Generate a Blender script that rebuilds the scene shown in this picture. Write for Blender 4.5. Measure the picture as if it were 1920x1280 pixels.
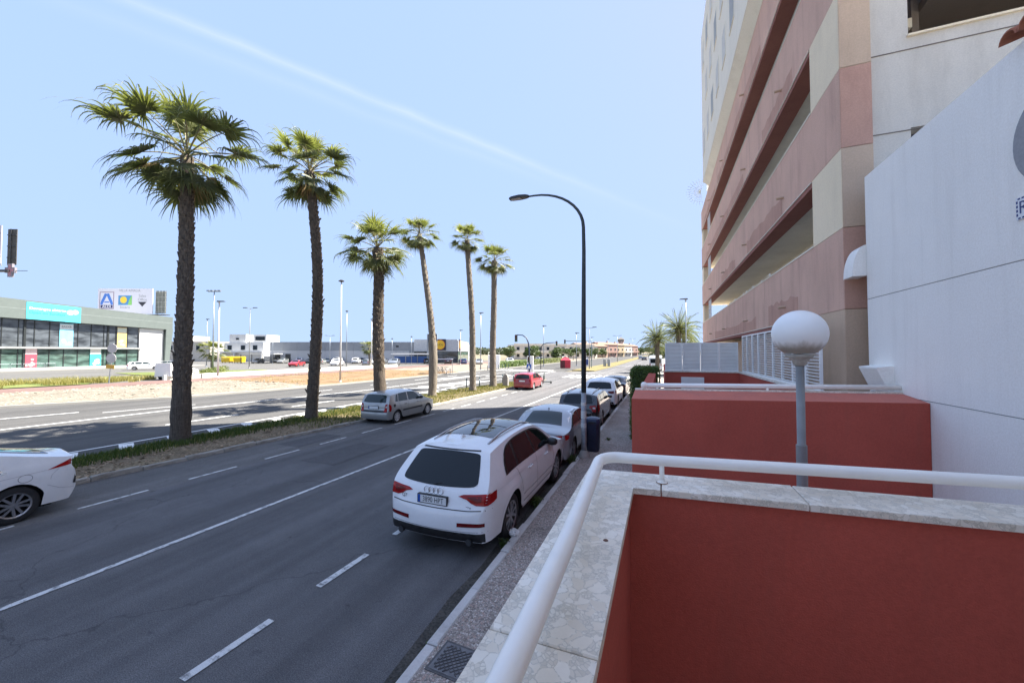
import bpy, bmesh, math, random
import numpy as np
from mathutils import Vector, Matrix, Euler
from mathutils.bvhtree import BVHTree

for o in list(bpy.data.objects):
    bpy.data.objects.remove(o, do_unlink=True)
SC = bpy.context.scene
COL = SC.collection
R = math.radians

# ------------------------------------------------------------------ camera
cam_data = bpy.data.cameras.new('camera')
cam_data.sensor_width = 36.0
cam_data.lens = 712.0 / 1920.0 * 36.0
cam_data.clip_start = 0.05
cam_data.clip_end = 12000.0
cam = bpy.data.objects.new('camera', cam_data)
COL.objects.link(cam)
cam.location = (0, 0, 3.2)
cam.rotation_euler = (R(90 + 1.55), 0, R(21.458))
SC.camera = cam

# ------------------------------------------------------------------ sky, sun, exposure
SUN = Vector((0.817 * math.cos(R(53.3)), 0.576 * math.cos(R(53.3)), math.sin(R(53.3)))).normalized()
world = bpy.data.worlds.new('World')
SC.world = world
world.use_nodes = True
wn = world.node_tree.nodes; wl = world.node_tree.links
wn.clear()
w_out = wn.new('ShaderNodeOutputWorld')
w_bg = wn.new('ShaderNodeBackground')
w_bg.inputs['Strength'].default_value = 0.15
w_sky = wn.new('ShaderNodeTexSky')
w_sky.sky_type = 'NISHITA'
w_sky.sun_disc = False
w_sky.sun_elevation = R(53.3)
w_sky.sun_rotation = math.atan2(SUN.x, SUN.y)
w_sky.air_density = 0.85
w_sky.dust_density = 0.4
w_sky.ozone_density = 3.0
# the lowest degrees of air are read a little higher up, so the horizon stays blue
w_tc = wn.new('ShaderNodeTexCoord')
w_sep = wn.new('ShaderNodeSeparateXYZ'); w_cmb = wn.new('ShaderNodeCombineXYZ')
wl.new(w_tc.outputs['Generated'], w_sep.inputs[0])
wl.new(w_sep.outputs['X'], w_cmb.inputs['X']); wl.new(w_sep.outputs['Y'], w_cmb.inputs['Y'])
w_mx = wn.new('ShaderNodeMath'); w_mx.operation = 'MAXIMUM'; w_mx.inputs[1].default_value = 0.0
wl.new(w_sep.outputs['Z'], w_mx.inputs[0])
w_ma = wn.new('ShaderNodeMath'); w_ma.operation = 'MULTIPLY_ADD'; w_ma.inputs[1].default_value = 0.78; w_ma.inputs[2].default_value = 0.24
wl.new(w_mx.outputs[0], w_ma.inputs[0]); wl.new(w_ma.outputs[0], w_cmb.inputs['Z'])
w_nrm = wn.new('ShaderNodeVectorMath'); w_nrm.operation = 'NORMALIZE'
wl.new(w_cmb.outputs[0], w_nrm.inputs[0]); wl.new(w_nrm.outputs[0], w_sky.inputs['Vector'])
# thin aircraft trails high in the sky: bands along great circles
def w_math(op, a, b=None, clamp=False):
    n = wn.new('ShaderNodeMath'); n.operation = op; n.use_clamp = clamp
    for i, v in enumerate((a, b)):
        if v is None: continue
        if isinstance(v, (int, float)): n.inputs[i].default_value = v
        else: wl.new(v, n.inputs[i])
    return n.outputs[0]
def w_dot(vec):
    n = wn.new('ShaderNodeVectorMath'); n.operation = 'DOT_PRODUCT'
    wl.new(w_tc.outputs['Generated'], n.inputs[0]); n.inputs[1].default_value = vec
    return n.outputs['Value']
w_noise = wn.new('ShaderNodeTexNoise'); w_noise.inputs['Scale'].default_value = 9.0
w_noise.inputs['Detail'].default_value = 5.0
wl.new(w_tc.outputs['Generated'], w_noise.inputs['Vector'])
def trail(d0, d1, width, gain):
    a = Vector(d0).normalized(); b = Vector(d1).normalized()
    n = a.cross(b).normalized()
    t = (b - a * a.dot(b)).normalized()
    off = w_math('MULTIPLY', w_math('SUBTRACT', w_noise.outputs['Fac'], 0.5), width * 0.7)
    d = w_math('ABSOLUTE', w_math('ADD', w_dot(n), off))
    band = w_math('SUBTRACT', 1.0, w_math('DIVIDE', d, width), True)
    band = w_math('POWER', band, 1.6)
    along = w_dot(t)
    fade = w_math('MULTIPLY', w_math('MULTIPLY', w_math('ADD', along, 0.55), 1.5, True),
                  w_math('MULTIPLY', w_math('SUBTRACT', 0.93, along), 3.0, True))
    br = w_math('ADD', w_math('MULTIPLY', w_noise.outputs['Fac'], 0.9), 0.35)
    return w_math('MULTIPLY', w_math('MULTIPLY', band, br), w_math('MULTIPLY', fade, gain))
TR = w_math('ADD', trail((-1.31, 0.529, 0.929), (-0.204, 0.98, 0.445), 0.017, 0.25),
            trail((-1.402, 0.494, 0.898), (-0.335, 0.928, 0.473), 0.022, 0.08))
w_mix = wn.new('ShaderNodeMixRGB'); w_mix.blend_type = 'MIX'
wl.new(TR, w_mix.inputs['Fac'])
w_tint = wn.new('ShaderNodeMixRGB'); w_tint.blend_type = 'MULTIPLY'; w_tint.inputs['Fac'].default_value = 1.0
w_tint.inputs['Color2'].default_value = (0.83, 0.672, 0.57, 1)
# even out the sky as the hazy coastal air does: the bright horizon is held back, hue kept
w_lum = wn.new('ShaderNodeVectorMath'); w_lum.operation = 'DOT_PRODUCT'
wl.new(w_sky.outputs['Color'], w_lum.inputs[0]); w_lum.inputs[1].default_value = (0.25, 0.68, 0.07)
w_sc = wn.new('ShaderNodeVectorMath'); w_sc.operation = 'SCALE'
wl.new(w_sky.outputs['Color'], w_sc.inputs[0])
wl.new(w_math('DIVIDE', 1.35, w_math('ADD', w_lum.outputs['Value'], 0.2)), w_sc.inputs['Scale'])
wl.new(w_sc.outputs[0], w_tint.inputs['Color1'])
wl.new(w_tint.outputs['Color'], w_mix.inputs['Color1'])
w_mix.inputs['Color2'].default_value = (1.3, 1.35, 1.45, 1)
wl.new(w_mix.outputs['Color'], w_bg.inputs['Color'])
wl.new(w_bg.outputs[0], w_out.inputs[0])

sun_data = bpy.data.lights.new('sun', 'SUN')
sun_data.energy = 3.3
sun_data.angle = R(0.53)
sun_data.color = (1.0, 0.95, 0.87)
sun = bpy.data.objects.new('sun', sun_data)
COL.objects.link(sun)
sun.location = (40, 30, 60)
sun.rotation_euler = (-SUN).to_track_quat('-Z', 'Y').to_euler()

SC.view_settings.view_transform = 'Standard'
SC.view_settings.look = 'None'
SC.view_settings.gamma = 1.0
SC.view_settings.exposure = 2.56
SC.view_settings.use_curve_mapping = False
SC.render.engine = 'CYCLES'

# ------------------------------------------------------------------ helpers
def tag(o, label=None, cat=None, group=None, kind=None):
    if label: o['label'] = label
    if cat: o['category'] = cat
    if group: o['group'] = group
    if kind: o['kind'] = kind
    return o

def thing(name, label, cat, loc=(0, 0, 0), rotz=0.0, group=None):
    o = bpy.data.objects.new(name, None)
    o.empty_display_size = 0.2
    COL.objects.link(o)
    o.location = loc
    o.rotation_euler = (0, 0, rotz)
    return tag(o, label, cat, group)

def link_mesh(name, me, parent=None, loc=None, rot=None):
    o = bpy.data.objects.new(name, me)
    COL.objects.link(o)
    if parent is not None: o.parent = parent
    if loc is not None: o.location = loc
    if rot is not None: o.rotation_euler = rot
    return o

class MB:
    """collects polygons; build() links them as one mesh object"""
    def __init__(s):
        s.v = []; s.f = []; s.m = []; s.mi = 0
    def add(s, vs, fs):
        b = len(s.v)
        s.v.extend([tuple(p) for p in vs])
        s.f.extend([tuple(b + i for i in f) for f in fs])
        s.m.extend([s.mi] * len(fs))
        return s
    def box(s, x0, x1, y0, y1, z0, z1):
        return s.add([(x0,y0,z0),(x1,y0,z0),(x1,y1,z0),(x0,y1,z0),(x0,y0,z1),(x1,y0,z1),(x1,y1,z1),(x0,y1,z1)],
                     [(3,2,1,0),(4,5,6,7),(0,1,5,4),(1,2,6,5),(2,3,7,6),(3,0,4,7)])
    def bev(s, x0, x1, y0, y1, z0, z1, b=0.01):
        """box whose top edges are chamfered"""
        return s.add([(x0,y0,z0),(x1,y0,z0),(x1,y1,z0),(x0,y1,z0),
                      (x0,y0,z1-b),(x1,y0,z1-b),(x1,y1,z1-b),(x0,y1,z1-b),
                      (x0+b,y0+b,z1),(x1-b,y0+b,z1),(x1-b,y1-b,z1),(x0+b,y1-b,z1)],
                     [(3,2,1,0),(0,1,5,4),(1,2,6,5),(2,3,7,6),(3,0,4,7),(4,5,9,8),(5,6,10,9),(6,7,11,10),(7,4,8,11),(8,9,10,11)])
    def obox(s, c, sx, sy, sz, M3):
        vs = []
        for k in (-1, 1):
            for (i, j) in ((-1,-1),(1,-1),(1,1),(-1,1)):
                vs.append(Vector(c) + M3 @ Vector((i*sx/2, j*sy/2, k*sz/2)))
        return s.add(vs, [(3,2,1,0),(4,5,6,7),(0,1,5,4),(1,2,6,5),(2,3,7,6),(3,0,4,7)])
    def quad(s, a, b, c, d):
        return s.add([a, b, c, d], [(0,1,2,3)])
    def prism(s, pts, z0, z1):
        """vertical prism over an xy polygon (counter-clockwise)"""
        n = len(pts)
        vs = [(p[0],p[1],z0) for p in pts] + [(p[0],p[1],z1) for p in pts]
        fs = [tuple(range(n-1,-1,-1)), tuple(range(n,2*n))]
        fs += [(i,(i+1)%n,n+(i+1)%n,n+i) for i in range(n)]
        return s.add(vs, fs)
    def extrude(s, pts3, d):
        """prism over any planar polygon along vector d"""
        n = len(pts3); d = Vector(d)
        vs = [Vector(p) for p in pts3] + [Vector(p) + d for p in pts3]
        fs = [tuple(range(n-1,-1,-1)), tuple(range(n,2*n))]
        fs += [(i,(i+1)%n,n+(i+1)%n,n+i) for i in range(n)]
        return s.add(vs, fs)
    def tube(s, path, r, n=10, cap=True):
        path = [Vector(p) for p in path]
        rr = r if isinstance(r, (list, tuple)) else [r]*len(path)
        vs = []; prev = None
        for i, p in enumerate(path):
            if i == 0: t = path[1]-path[0]
            elif i == len(path)-1: t = path[-1]-path[-2]
            else: t = (path[i+1]-p).normalized() + (p-path[i-1]).normalized()
            t.normalize()
            if prev is None:
                a = Vector((0,0,1)) if abs(t.z) < 0.9 else Vector((1,0,0))
                u = t.cross(a).normalized()
            else:
                u = (prev - t*prev.dot(t)).normalized()
            prev = u
            w = t.cross(u)
            for k in range(n):
                an = 2*math.pi*k/n
                vs.append(p + (u*math.cos(an) + w*math.sin(an))*rr[i])
        fs = []
        for i in range(len(path)-1):
            for k in range(n):
                fs.append((i*n+k, i*n+(k+1)%n, (i+1)*n+(k+1)%n, (i+1)*n+k))
        if cap:
            fs.append(tuple(range(n-1,-1,-1)))
            fs.append(tuple((len(path)-1)*n+k for k in range(n)))
        return s.add(vs, fs)
    def lathe(s, prof, n=24, c=(0,0,0), M3=None):
        """prof: list of (r,z); revolve about z, optionally turned by M3, at c"""
        vs = []
        for (r, z) in prof:
            for k in range(n):
                a = 2*math.pi*k/n
                p = Vector((r*math.cos(a), r*math.sin(a), z))
                if M3 is not None: p = M3 @ p
                vs.append(p + Vector(c))
        fs = []
        for i in range(len(prof)-1):
            for k in range(n):
                fs.append((i*n+k, i*n+(k+1)%n, (i+1)*n+(k+1)%n, (i+1)*n+k))
        return s.add(vs, fs)
    def disc(s, c, r, n, M3=None, ry=None):
        vs = []
        for k in range(n):
            a = 2*math.pi*k/n
            p = Vector((r*math.cos(a), (ry or r)*math.sin(a), 0))
            if M3 is not None: p = M3 @ p
            vs.append(p + Vector(c))
        return s.add(vs, [tuple(range(n))])
    def mesh(s, name, mats, smooth=False, angle=None, weld=False):
        me = bpy.data.meshes.new(name)
        me.from_pydata(s.v, [], s.f)
        if not isinstance(mats, (list, tuple)): mats = [mats]
        for m in mats: me.materials.append(m)
        if len(mats) > 1: me.polygons.foreach_set('material_index', s.m)
        if smooth or angle:
            me.polygons.foreach_set('use_smooth', [True]*len(me.polygons))
        if weld:
            bm = bmesh.new(); bm.from_mesh(me); bmesh.ops.remove_doubles(bm, verts=bm.verts, dist=1e-4)
            bm.to_mesh(me); bm.free()
        if angle: me.set_sharp_from_angle(angle=R(angle))
        me.update()
        return me
    def build(s, name, mats, parent=None, smooth=False, angle=None, loc=None, rot=None, weld=False):
        return link_mesh(name, s.mesh(name, mats, smooth, angle, weld), parent, loc, rot)

def box_obj(name, mat, parent, *a, **k):
    return MB().box(*a).build(name, mat, parent, **k)

def copy_tree(o, parent=None):
    c = o.copy(); COL.objects.link(c); c.parent = parent
    for ch in list(o.children): copy_tree(ch, c)
    return c

def rotz(a): return Matrix.Rotation(a, 3, 'Z')
def rotx(a): return Matrix.Rotation(a, 3, 'X')
def roty(a): return Matrix.Rotation(a, 3, 'Y')

def text_obj(name, body, size, mat, parent, loc, rot, align='CENTER', extrude=0.0, sx=1.0):
    cu = bpy.data.curves.new(name, 'FONT')
    cu.body = body; cu.size = size; cu.align_x = align; cu.align_y = 'CENTER'; cu.extrude = extrude
    cu.resolution_u = 3
    t = bpy.data.objects.new('tmp', cu)
    me = bpy.data.meshes.new_from_object(t)
    bpy.data.objects.remove(t); bpy.data.curves.remove(cu)
    me.materials.clear(); me.materials.append(mat)
    o = link_mesh(name, me, parent, loc, rot)
    o.scale = (sx, 1, 1)
    return o

# ------------------------------------------------------------------ materials
def newmat(name):
    m = bpy.data.materials.new(name); m.use_nodes = True
    nt = m.node_tree
    b = nt.nodes['Principled BSDF']
    return m, nt, b
def N(nt, t, **kw):
    n = nt.nodes.new(t)
    for k, v in kw.items():
        if k in ('operation','blend_type','feature','distance','data_type','color_ramp','noise_dimensions','voronoi_dimensions','use_clamp','wave_type','bands_direction'):
            setattr(n, k, v)
        else:
            n.inputs[k.replace('_', ' ')].default_value = v
    return n
def c4(c): return (c[0], c[1], c[2], 1.0)
def ramp(nt, src, stops):
    r = nt.nodes.new('ShaderNodeValToRGB')
    e = r.color_ramp.elements
    while len(e) < len(stops): e.new(0.5)
    for i, (p, c) in enumerate(stops):
        e[i].position = p; e[i].color = c4(c) if len(c) == 3 else c
    nt.links.new(src, r.inputs[0])
    return r.outputs[0]
def mixc(nt, fac, a, b, mode='MIX'):
    n = nt.nodes.new('ShaderNodeMixRGB'); n.blend_type = mode
    for i, v in ((0, fac), (1, a), (2, b)):
        if isinstance(v, (int, float)): n.inputs[i].default_value = v
        elif isinstance(v, tuple): n.inputs[i].default_value = c4(v)
        else: nt.links.new(v, n.inputs[i])
    return n.outputs[0]
def coords(nt, kind='Object', scale=None):
    tc = nt.nodes.new('ShaderNodeTexCoord')
    out = tc.outputs[kind]
    if scale is not None:
        mp = nt.nodes.new('ShaderNodeMapping'); mp.inputs['Scale'].default_value = scale
        nt.links.new(out, mp.inputs[0]); out = mp.outputs[0]
    return out
def noise(nt, vec, scale, detail=4.0, rough=0.55):
    n = nt.nodes.new('ShaderNodeTexNoise')
    n.inputs['Scale'].default_value = scale; n.inputs['Detail'].default_value = detail
    n.inputs['Roughness'].default_value = rough
    nt.links.new(vec, n.inputs['Vector'])
    return n.outputs['Fac']
def bumpn(nt, b, src, strength, dist=0.01):
    n = nt.nodes.new('ShaderNodeBump'); n.inputs['Strength'].default_value = strength
    n.inputs['Distance'].default_value = dist
    nt.links.new(src, n.inputs['Height']); nt.links.new(n.outputs[0], b.inputs['Normal'])
def S(b, rough=None, metal=None, spec=None, coat=None):
    if rough is not None: b.inputs['Roughness'].default_value = rough
    if metal is not None: b.inputs['Metallic'].default_value = metal
    if spec is not None: b.inputs['Specular IOR Level'].default_value = spec
    if coat is not None:
        b.inputs['Coat Weight'].default_value = coat; b.inputs['Coat Roughness'].default_value = 0.03

def plain(name, col, rough=0.6, metal=0.0, var=0.12, scale=3.0, bump=0.0, bscale=80.0, coat=None, spec=None):
    """a colour with soft uneven wear and an optional fine relief"""
    m, nt, b = newmat(name); S(b, rough, metal, spec, coat)
    v = coords(nt)
    f = noise(nt, v, scale, 6)
    lo = tuple(c*(1-var) for c in col); hi = tuple(min(1, c*(1+var)) for c in col)
    nt.links.new(ramp(nt, f, [(0.3, lo), (0.7, hi)]), b.inputs['Base Color'])
    if bump: bumpn(nt, b, noise(nt, v, bscale, 4), bump)
    return m

def stucco(name, col, var=0.08, stain=0.0, stain_col=(0.25,0.2,0.16), bump=0.5, bscale=110.0, streak=(3.0,3.0,0.25)):
    m, nt, b = newmat(name); S(b, 0.92, 0, 0.2)
    v = coords(nt)
    f = noise(nt, v, 0.9, 6, 0.6)
    f2 = noise(nt, v, 45.0, 3)
    lo = tuple(c*(1-var) for c in col); hi = tuple(min(1, c*(1+var)) for c in col)
    c = ramp(nt, f, [(0.3, lo), (0.7, hi)])
    c = mixc(nt, 0.22, c, ramp(nt, f2, [(0.35, tuple(x*0.75 for x in col)), (0.65, tuple(min(1, x*1.2) for x in col))]))
    if stain:
        vs = coords(nt, 'Object', streak)
        fs = noise(nt, vs, 1.6, 6, 0.65)
        n = nt.nodes.new('ShaderNodeMath'); n.operation = 'MULTIPLY'
        nt.links.new(ramp(nt, fs, [(0.5, (0,0,0)), (0.78, (1,1,1))]), n.inputs[0]); n.inputs[1].default_value = stain
        c = mixc(nt, n.outputs[0], c, stain_col)
    nt.links.new(c, b.inputs['Base Color'])
    bumpn(nt, b, noise(nt, v, bscale, 3, 0.6), bump, 0.006)
    return m

def glass_dark(name, col=(0.012,0.016,0.018), rough=0.03, spec=0.6):
    m, nt, b = newmat(name); S(b, rough, 0, spec)
    b.inputs['Base Color'].default_value = c4(col)
    b.inputs['IOR'].default_value = 1.5
    return m

def paint(name, col, flake=0.0, rough=0.28):
    m, nt, b = newmat(name)
    S(b, rough, 0.55 if flake else 0.0, 0.5, 1.0)
    v = coords(nt)
    f = noise(nt, v, 1.7, 5)
    dust = noise(nt, v, 14.0, 5, 0.7)
    c = ramp(nt, f, [(0.3, tuple(x*0.95 for x in col)), (0.7, tuple(min(1, x*1.03) for x in col))])
    c = mixc(nt, mixc(nt, 1.0, ramp(nt, dust, [(0.5,(0,0,0)),(0.8,(0.12,0.12,0.12))]), (1,1,1), 'MULTIPLY'), c, (0.35,0.32,0.28))
    nt.links.new(c, b.inputs['Base Color'])
    return m
def asphalt(name, col, patch=0.3, grain=0.35, crack=0.0):
    m, nt, b = newmat(name); S(b, 0.88, 0, 0.3)
    v = coords(nt)
    big = noise(nt, coords(nt, 'Object', (0.55, 0.12, 1)), 1.0, 7, 0.62)
    mid = noise(nt, v, 2.3, 6, 0.65)
    fine = noise(nt, v, 95.0, 2, 0.7)
    vor = N(nt, 'ShaderNodeTexVoronoi', Scale=140.0); nt.links.new(v, vor.inputs['Vector'])
    lo = tuple(c*(1-patch) for c in col); hi = tuple(c*(1+patch) for c in col)
    c = ramp(nt, big, [(0.32, lo), (0.68, hi)])
    c = mixc(nt, 0.5, c, ramp(nt, mid, [(0.3, tuple(x*0.8 for x in col)), (0.72, tuple(x*1.18 for x in col))]))
    g = ramp(nt, fine, [(0.35, (1-grain,)*3), (0.68, (1+grain,)*3)])
    c = mixc(nt, 1.0, c, g, 'MULTIPLY')
    c = mixc(nt, 0.5, c, mixc(nt, 1.0, c, ramp(nt, vor.outputs['Color'], [(0.1,(0.6,0.6,0.6)),(0.9,(1.5,1.48,1.42))]), 'MULTIPLY'))
    trk = noise(nt, coords(nt, 'Object', (1.5, 0.018, 1)), 1.0, 3, 0.55)
    c = mixc(nt, 1.0, c, ramp(nt, trk, [(0.36,(0.80,)*3),(0.64,(1.17,)*3)]), 'MULTIPLY')
    if crack:
        # oil drips and scuffs, small dark irregular spots
        sp = noise(nt, v, 3.6, 4, 0.6)
        c = mixc(nt, ramp(nt, sp, [(0.66,(0,0,0)),(0.76,(crack,)*3)]), c, (0.012,0.012,0.014))
        vc = N(nt, 'ShaderNodeTexVoronoi', feature='DISTANCE_TO_EDGE', Scale=0.22)
        wv = nt.nodes.new('ShaderNodeVectorMath'); wv.operation = 'ADD'
        nz = nt.nodes.new('ShaderNodeTexNoise'); nz.inputs['Scale'].default_value = 1.4; nz.inputs['Detail'].default_value = 6
        nt.links.new(v, nz.inputs['Vector']); nt.links.new(v, wv.inputs[0]); nt.links.new(nz.outputs['Color'], wv.inputs[1])
        nt.links.new(wv.outputs[0], vc.inputs['Vector'])
        c = mixc(nt, ramp(nt, vc.outputs['Distance'], [(0.0,(0.45,)*3),(0.004,(0,0,0))]), c, (0.02,0.02,0.02))
    nt.links.new(c, b.inputs['Base Color'])
    bumpn(nt, b, fine, 0.5, 0.006)
    return m

def aggregate(name):
    """pavement of small exposed pebbles in grey mortar"""
    m, nt, b = newmat(name); S(b, 0.85, 0, 0.3)
    v = coords(nt)
    vo = N(nt, 'ShaderNodeTexVoronoi', Scale=46.0); nt.links.new(v, vo.inputs['Vector'])
    ve = N(nt, 'ShaderNodeTexVoronoi', feature='DISTANCE_TO_EDGE', Scale=46.0); nt.links.new(v, ve.inputs['Vector'])
    sep = nt.nodes.new('ShaderNodeSeparateColor'); nt.links.new(vo.outputs['Color'], sep.inputs[0])
    c = ramp(nt, sep.outputs[0], [(0.0,(0.17,0.14,0.12)),(0.35,(0.36,0.31,0.26)),(0.6,(0.50,0.46,0.41)),(0.8,(0.42,0.29,0.24)),(1.0,(0.66,0.62,0.56))])
    c = mixc(nt, ramp(nt, ve.outputs['Distance'], [(0.02,(1,1,1)),(0.12,(0,0,0))]), c, (0.22,0.20,0.185))
    d = noise(nt, v, 1.3, 6, 0.65)
    c = mixc(nt, 1.0, c, ramp(nt, d, [(0.3,(0.72,0.71,0.7)),(0.7,(1.12,1.1,1.08))]), 'MULTIPLY')
    nt.links.new(c, b.inputs['Base Color'])
    bumpn(nt, b, ve.outputs['Distance'], 0.5, 0.01)
    return m

def breccia(name):
    """cream artificial stone: big and small broken marble pieces in a grey beige matrix"""
    m, nt, b = newmat(name); S(b, 0.45, 0, 0.4)
    v0 = coords(nt)
    nz = nt.nodes.new('ShaderNodeTexNoise'); nz.inputs['Scale'].default_value = 14; nz.inputs['Detail'].default_value = 3
    nt.links.new(v0, nz.inputs['Vector'])
    sc = nt.nodes.new('ShaderNodeVectorMath'); sc.operation = 'SCALE'; sc.inputs['Scale'].default_value = 0.045
    nt.links.new(nz.outputs['Color'], sc.inputs[0])
    ad = nt.nodes.new('ShaderNodeVectorMath'); ad.operation = 'ADD'
    nt.links.new(v0, ad.inputs[0]); nt.links.new(sc.outputs[0], ad.inputs[1])
    v = ad.outputs[0]
    def layer(scale):
        a = N(nt, 'ShaderNodeTexVoronoi', Scale=scale); nt.links.new(v, a.inputs['Vector'])
        e = N(nt, 'ShaderNodeTexVoronoi', feature='DISTANCE_TO_EDGE', Scale=scale); nt.links.new(v, e.inputs['Vector'])
        s = nt.nodes.new('ShaderNodeSeparateColor'); nt.links.new(a.outputs['Color'], s.inputs[0])
        return s.outputs, e.outputs['Distance']
    A, ea = layer(26.0); B, eb = layer(80.0)
    cola = ramp(nt, A[0], [(0.0,(0.82,0.73,0.60)),(0.5,(0.90,0.82,0.70)),(1.0,(0.94,0.88,0.78))])
    colb = ramp(nt, B[0], [(0.0,(0.72,0.65,0.54)),(0.5,(0.81,0.74,0.63)),(1.0,(0.89,0.83,0.72))])
    colb = mixc(nt, ramp(nt, eb, [(0.03,(1,1,1)),(0.11,(0,0,0))]), colb, (0.64,0.585,0.50))
    mask = ramp(nt, A[1], [(0.40,(0,0,0)),(0.42,(1,1,1))])
    edge = ramp(nt, ea, [(0.03,(0,0,0)),(0.055,(1,1,1))])
    f = mixc(nt, 1.0, mask, edge, 'MULTIPLY')
    c = mixc(nt, f, colb, cola)
    dirt = noise(nt, v0, 3.0, 6, 0.65)
    c = mixc(nt, 1.0, c, ramp(nt, dirt, [(0.3,(0.82,0.80,0.76)),(0.65,(1.04,1.04,1.04))]), 'MULTIPLY')
    nt.links.new(c, b.inputs['Base Color'])
    bumpn(nt, b, noise(nt, v0, 70, 3), 0.08, 0.004)
    return m

def ground_mix(name, cols, scale=0.8, bump=0.5, bscale=25.0, fine=(0.75, 1.25)):
    m, nt, b = newmat(name); S(b, 0.95, 0, 0.15)
    v = coords(nt)
    f = noise(nt, v, scale, 8, 0.65)
    c = ramp(nt, f, [(0.28 + 0.44*i/(len(cols)-1), k) for i, k in enumerate(cols)])
    g = noise(nt, v, bscale, 4, 0.7)
    c = mixc(nt, 1.0, c, ramp(nt, g, [(0.3,(fine[0],)*3),(0.7,(fine[1],)*3)]), 'MULTIPLY')
    nt.links.new(c, b.inputs['Base Color'])
    bumpn(nt, b, g, bump, 0.03)
    return m

def brick_paving(name, col, mortar, sc=4.0):
    m, nt, b = newmat(name); S(b, 0.9, 0, 0.2)
    br = nt.nodes.new('ShaderNodeTexBrick')
    br.inputs['Scale'].default_value = sc; br.inputs['Mortar Size'].default_value = 0.015
    br.inputs['Color1'].default_value = c4(col); br.inputs['Color2'].default_value = c4(tuple(x*0.85 for x in col))
    br.inputs['Mortar'].default_value = c4(mortar)
    v = coords(nt); nt.links.new(v, br.inputs['Vector'])
    d = noise(nt, v, 0.8, 6, 0.65)
    nt.links.new(mixc(nt, 1.0, br.outputs['Color'], ramp(nt, d, [(0.3,(0.82,)*3),(0.7,(1.15,)*3)]), 'MULTIPLY'), b.inputs['Base Color'])
    return m

def leaf(name, c1, c2, trans=0.35, scale=2.0):
    m, nt, b = newmat(name); S(b, 0.45, 0, 0.45)
    v = coords(nt)
    oi = nt.nodes.new('ShaderNodeObjectInfo')
    f = noise(nt, v, scale, 4)
    c = ramp(nt, f, [(0.3, c1), (0.7, c2)])
    c = mixc(nt, 1.0, c, ramp(nt, oi.outputs['Random'], [(0.0,(0.72,0.76,0.7)),(1.0,(1.25,1.2,1.1))]), 'MULTIPLY')
    nt.links.new(c, b.inputs['Base Color'])
    tr = nt.nodes.new('ShaderNodeBsdfTranslucent')
    nt.links.new(mixc(nt, 1.0, c, (1.3, 1.35, 0.6), 'MULTIPLY'), tr.inputs['Color'])
    mx = nt.nodes.new('ShaderNodeMixShader'); mx.inputs[0].default_value = trans
    nt.links.new(b.outputs[0], mx.inputs[1]); nt.links.new(tr.outputs[0], mx.inputs[2])
    nt.links.new(mx.outputs[0], nt.nodes['Material Output'].inputs['Surface'])
    return m

def worn_paint(name, col, under, wear=0.5):
    """road paint rubbed thin: worn spots show the asphalt below"""
    m, nt, b = newmat(name); S(b, 0.75, 0, 0.3)
    v = coords(nt)
    f = noise(nt, v, 9.0, 6, 0.72); g = noise(nt, v, 90, 2, 0.7)
    c = mixc(nt, ramp(nt, f, [(wear+0.06,(0,0,0)),(wear+0.2,(0.85,)*3)]), col, under)
    c = mixc(nt, 1.0, c, ramp(nt, g, [(0.3,(0.85,)*3),(0.7,(1.1,)*3)]), 'MULTIPLY')
    nt.links.new(c, b.inputs['Base Color'])
    return m

MT = {}
MT["asphalt"] = asphalt("street_asphalt", (0.112,0.110,0.112), 0.32, 0.4, 0.5)
MT["asphalt_park"] = asphalt("parking_asphalt", (0.128,0.124,0.12), 0.34, 0.35, 0.5)
MT['asphalt_ave'] = asphalt('avenue_asphalt', (0.078,0.076,0.073), 0.22, 0.25)
MT['asphalt_lot'] = asphalt('lot_asphalt', (0.115,0.112,0.106), 0.18, 0.2)
MT['paint_white'] = worn_paint('road_paint', (0.62,0.62,0.60), (0.10,0.10,0.10), 0.43)
MT['paint_ave'] = worn_paint('avenue_paint', (0.80,0.80,0.77), (0.2,0.2,0.19), 0.55)
MT['kerb'] = stucco('kerb_concrete', (0.56,0.54,0.51), 0.2, 0.5, (0.20,0.19,0.18), 0.6, 60, (2,2,2))
MT['kerb_old'] = stucco('old_kerb_concrete', (0.36,0.34,0.30), 0.25, 0.75, (0.10,0.09,0.08), 0.7, 50, (2.5,2.5,2.5))
MT['aggregate'] = aggregate('pebble_pavement')
MT['breccia'] = breccia('broken_marble_stone')
MT['red'] = stucco('red_stucco', (0.49,0.103,0.072), 0.15, 0.5, (0.40,0.105,0.075), 0.6, 130, (5,5,0.5))
MT['red_top'] = stucco('lighter_red_stucco', (0.58,0.185,0.135), 0.12, 0.5, (0.36,0.16,0.14), 0.5, 120, (2,2,2))  # lighter red than the wall face below, with blotchy stains
MT['white_st'] = stucco('white_stucco', (0.94,0.90,0.82), 0.05, 0.34, (0.70,0.66,0.59), 0.8, 95, (4,4,0.3))
MT['pink'] = stucco('pink_render', (0.68,0.44,0.33), 0.10, 0.38, (0.27,0.12,0.11), 0.5, 60, (1.6,1.6,0.22))
MT['pink_dk'] = stucco('deep_pink_render', (0.56,0.33,0.245), 0.10, 0.4, (0.22,0.09,0.08), 0.5, 60, (1.6,1.6,0.3))
MT['cream'] = stucco('cream_render', (0.89,0.74,0.52), 0.05, 0.15, (0.42,0.32,0.22), 0.5, 60, (1.6,1.6,0.3))
MT['tan'] = stucco('tan_render', (0.60,0.44,0.31), 0.08, 0.3, (0.34,0.22,0.15), 0.5, 60, (1.6,1.6,0.3))
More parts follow.
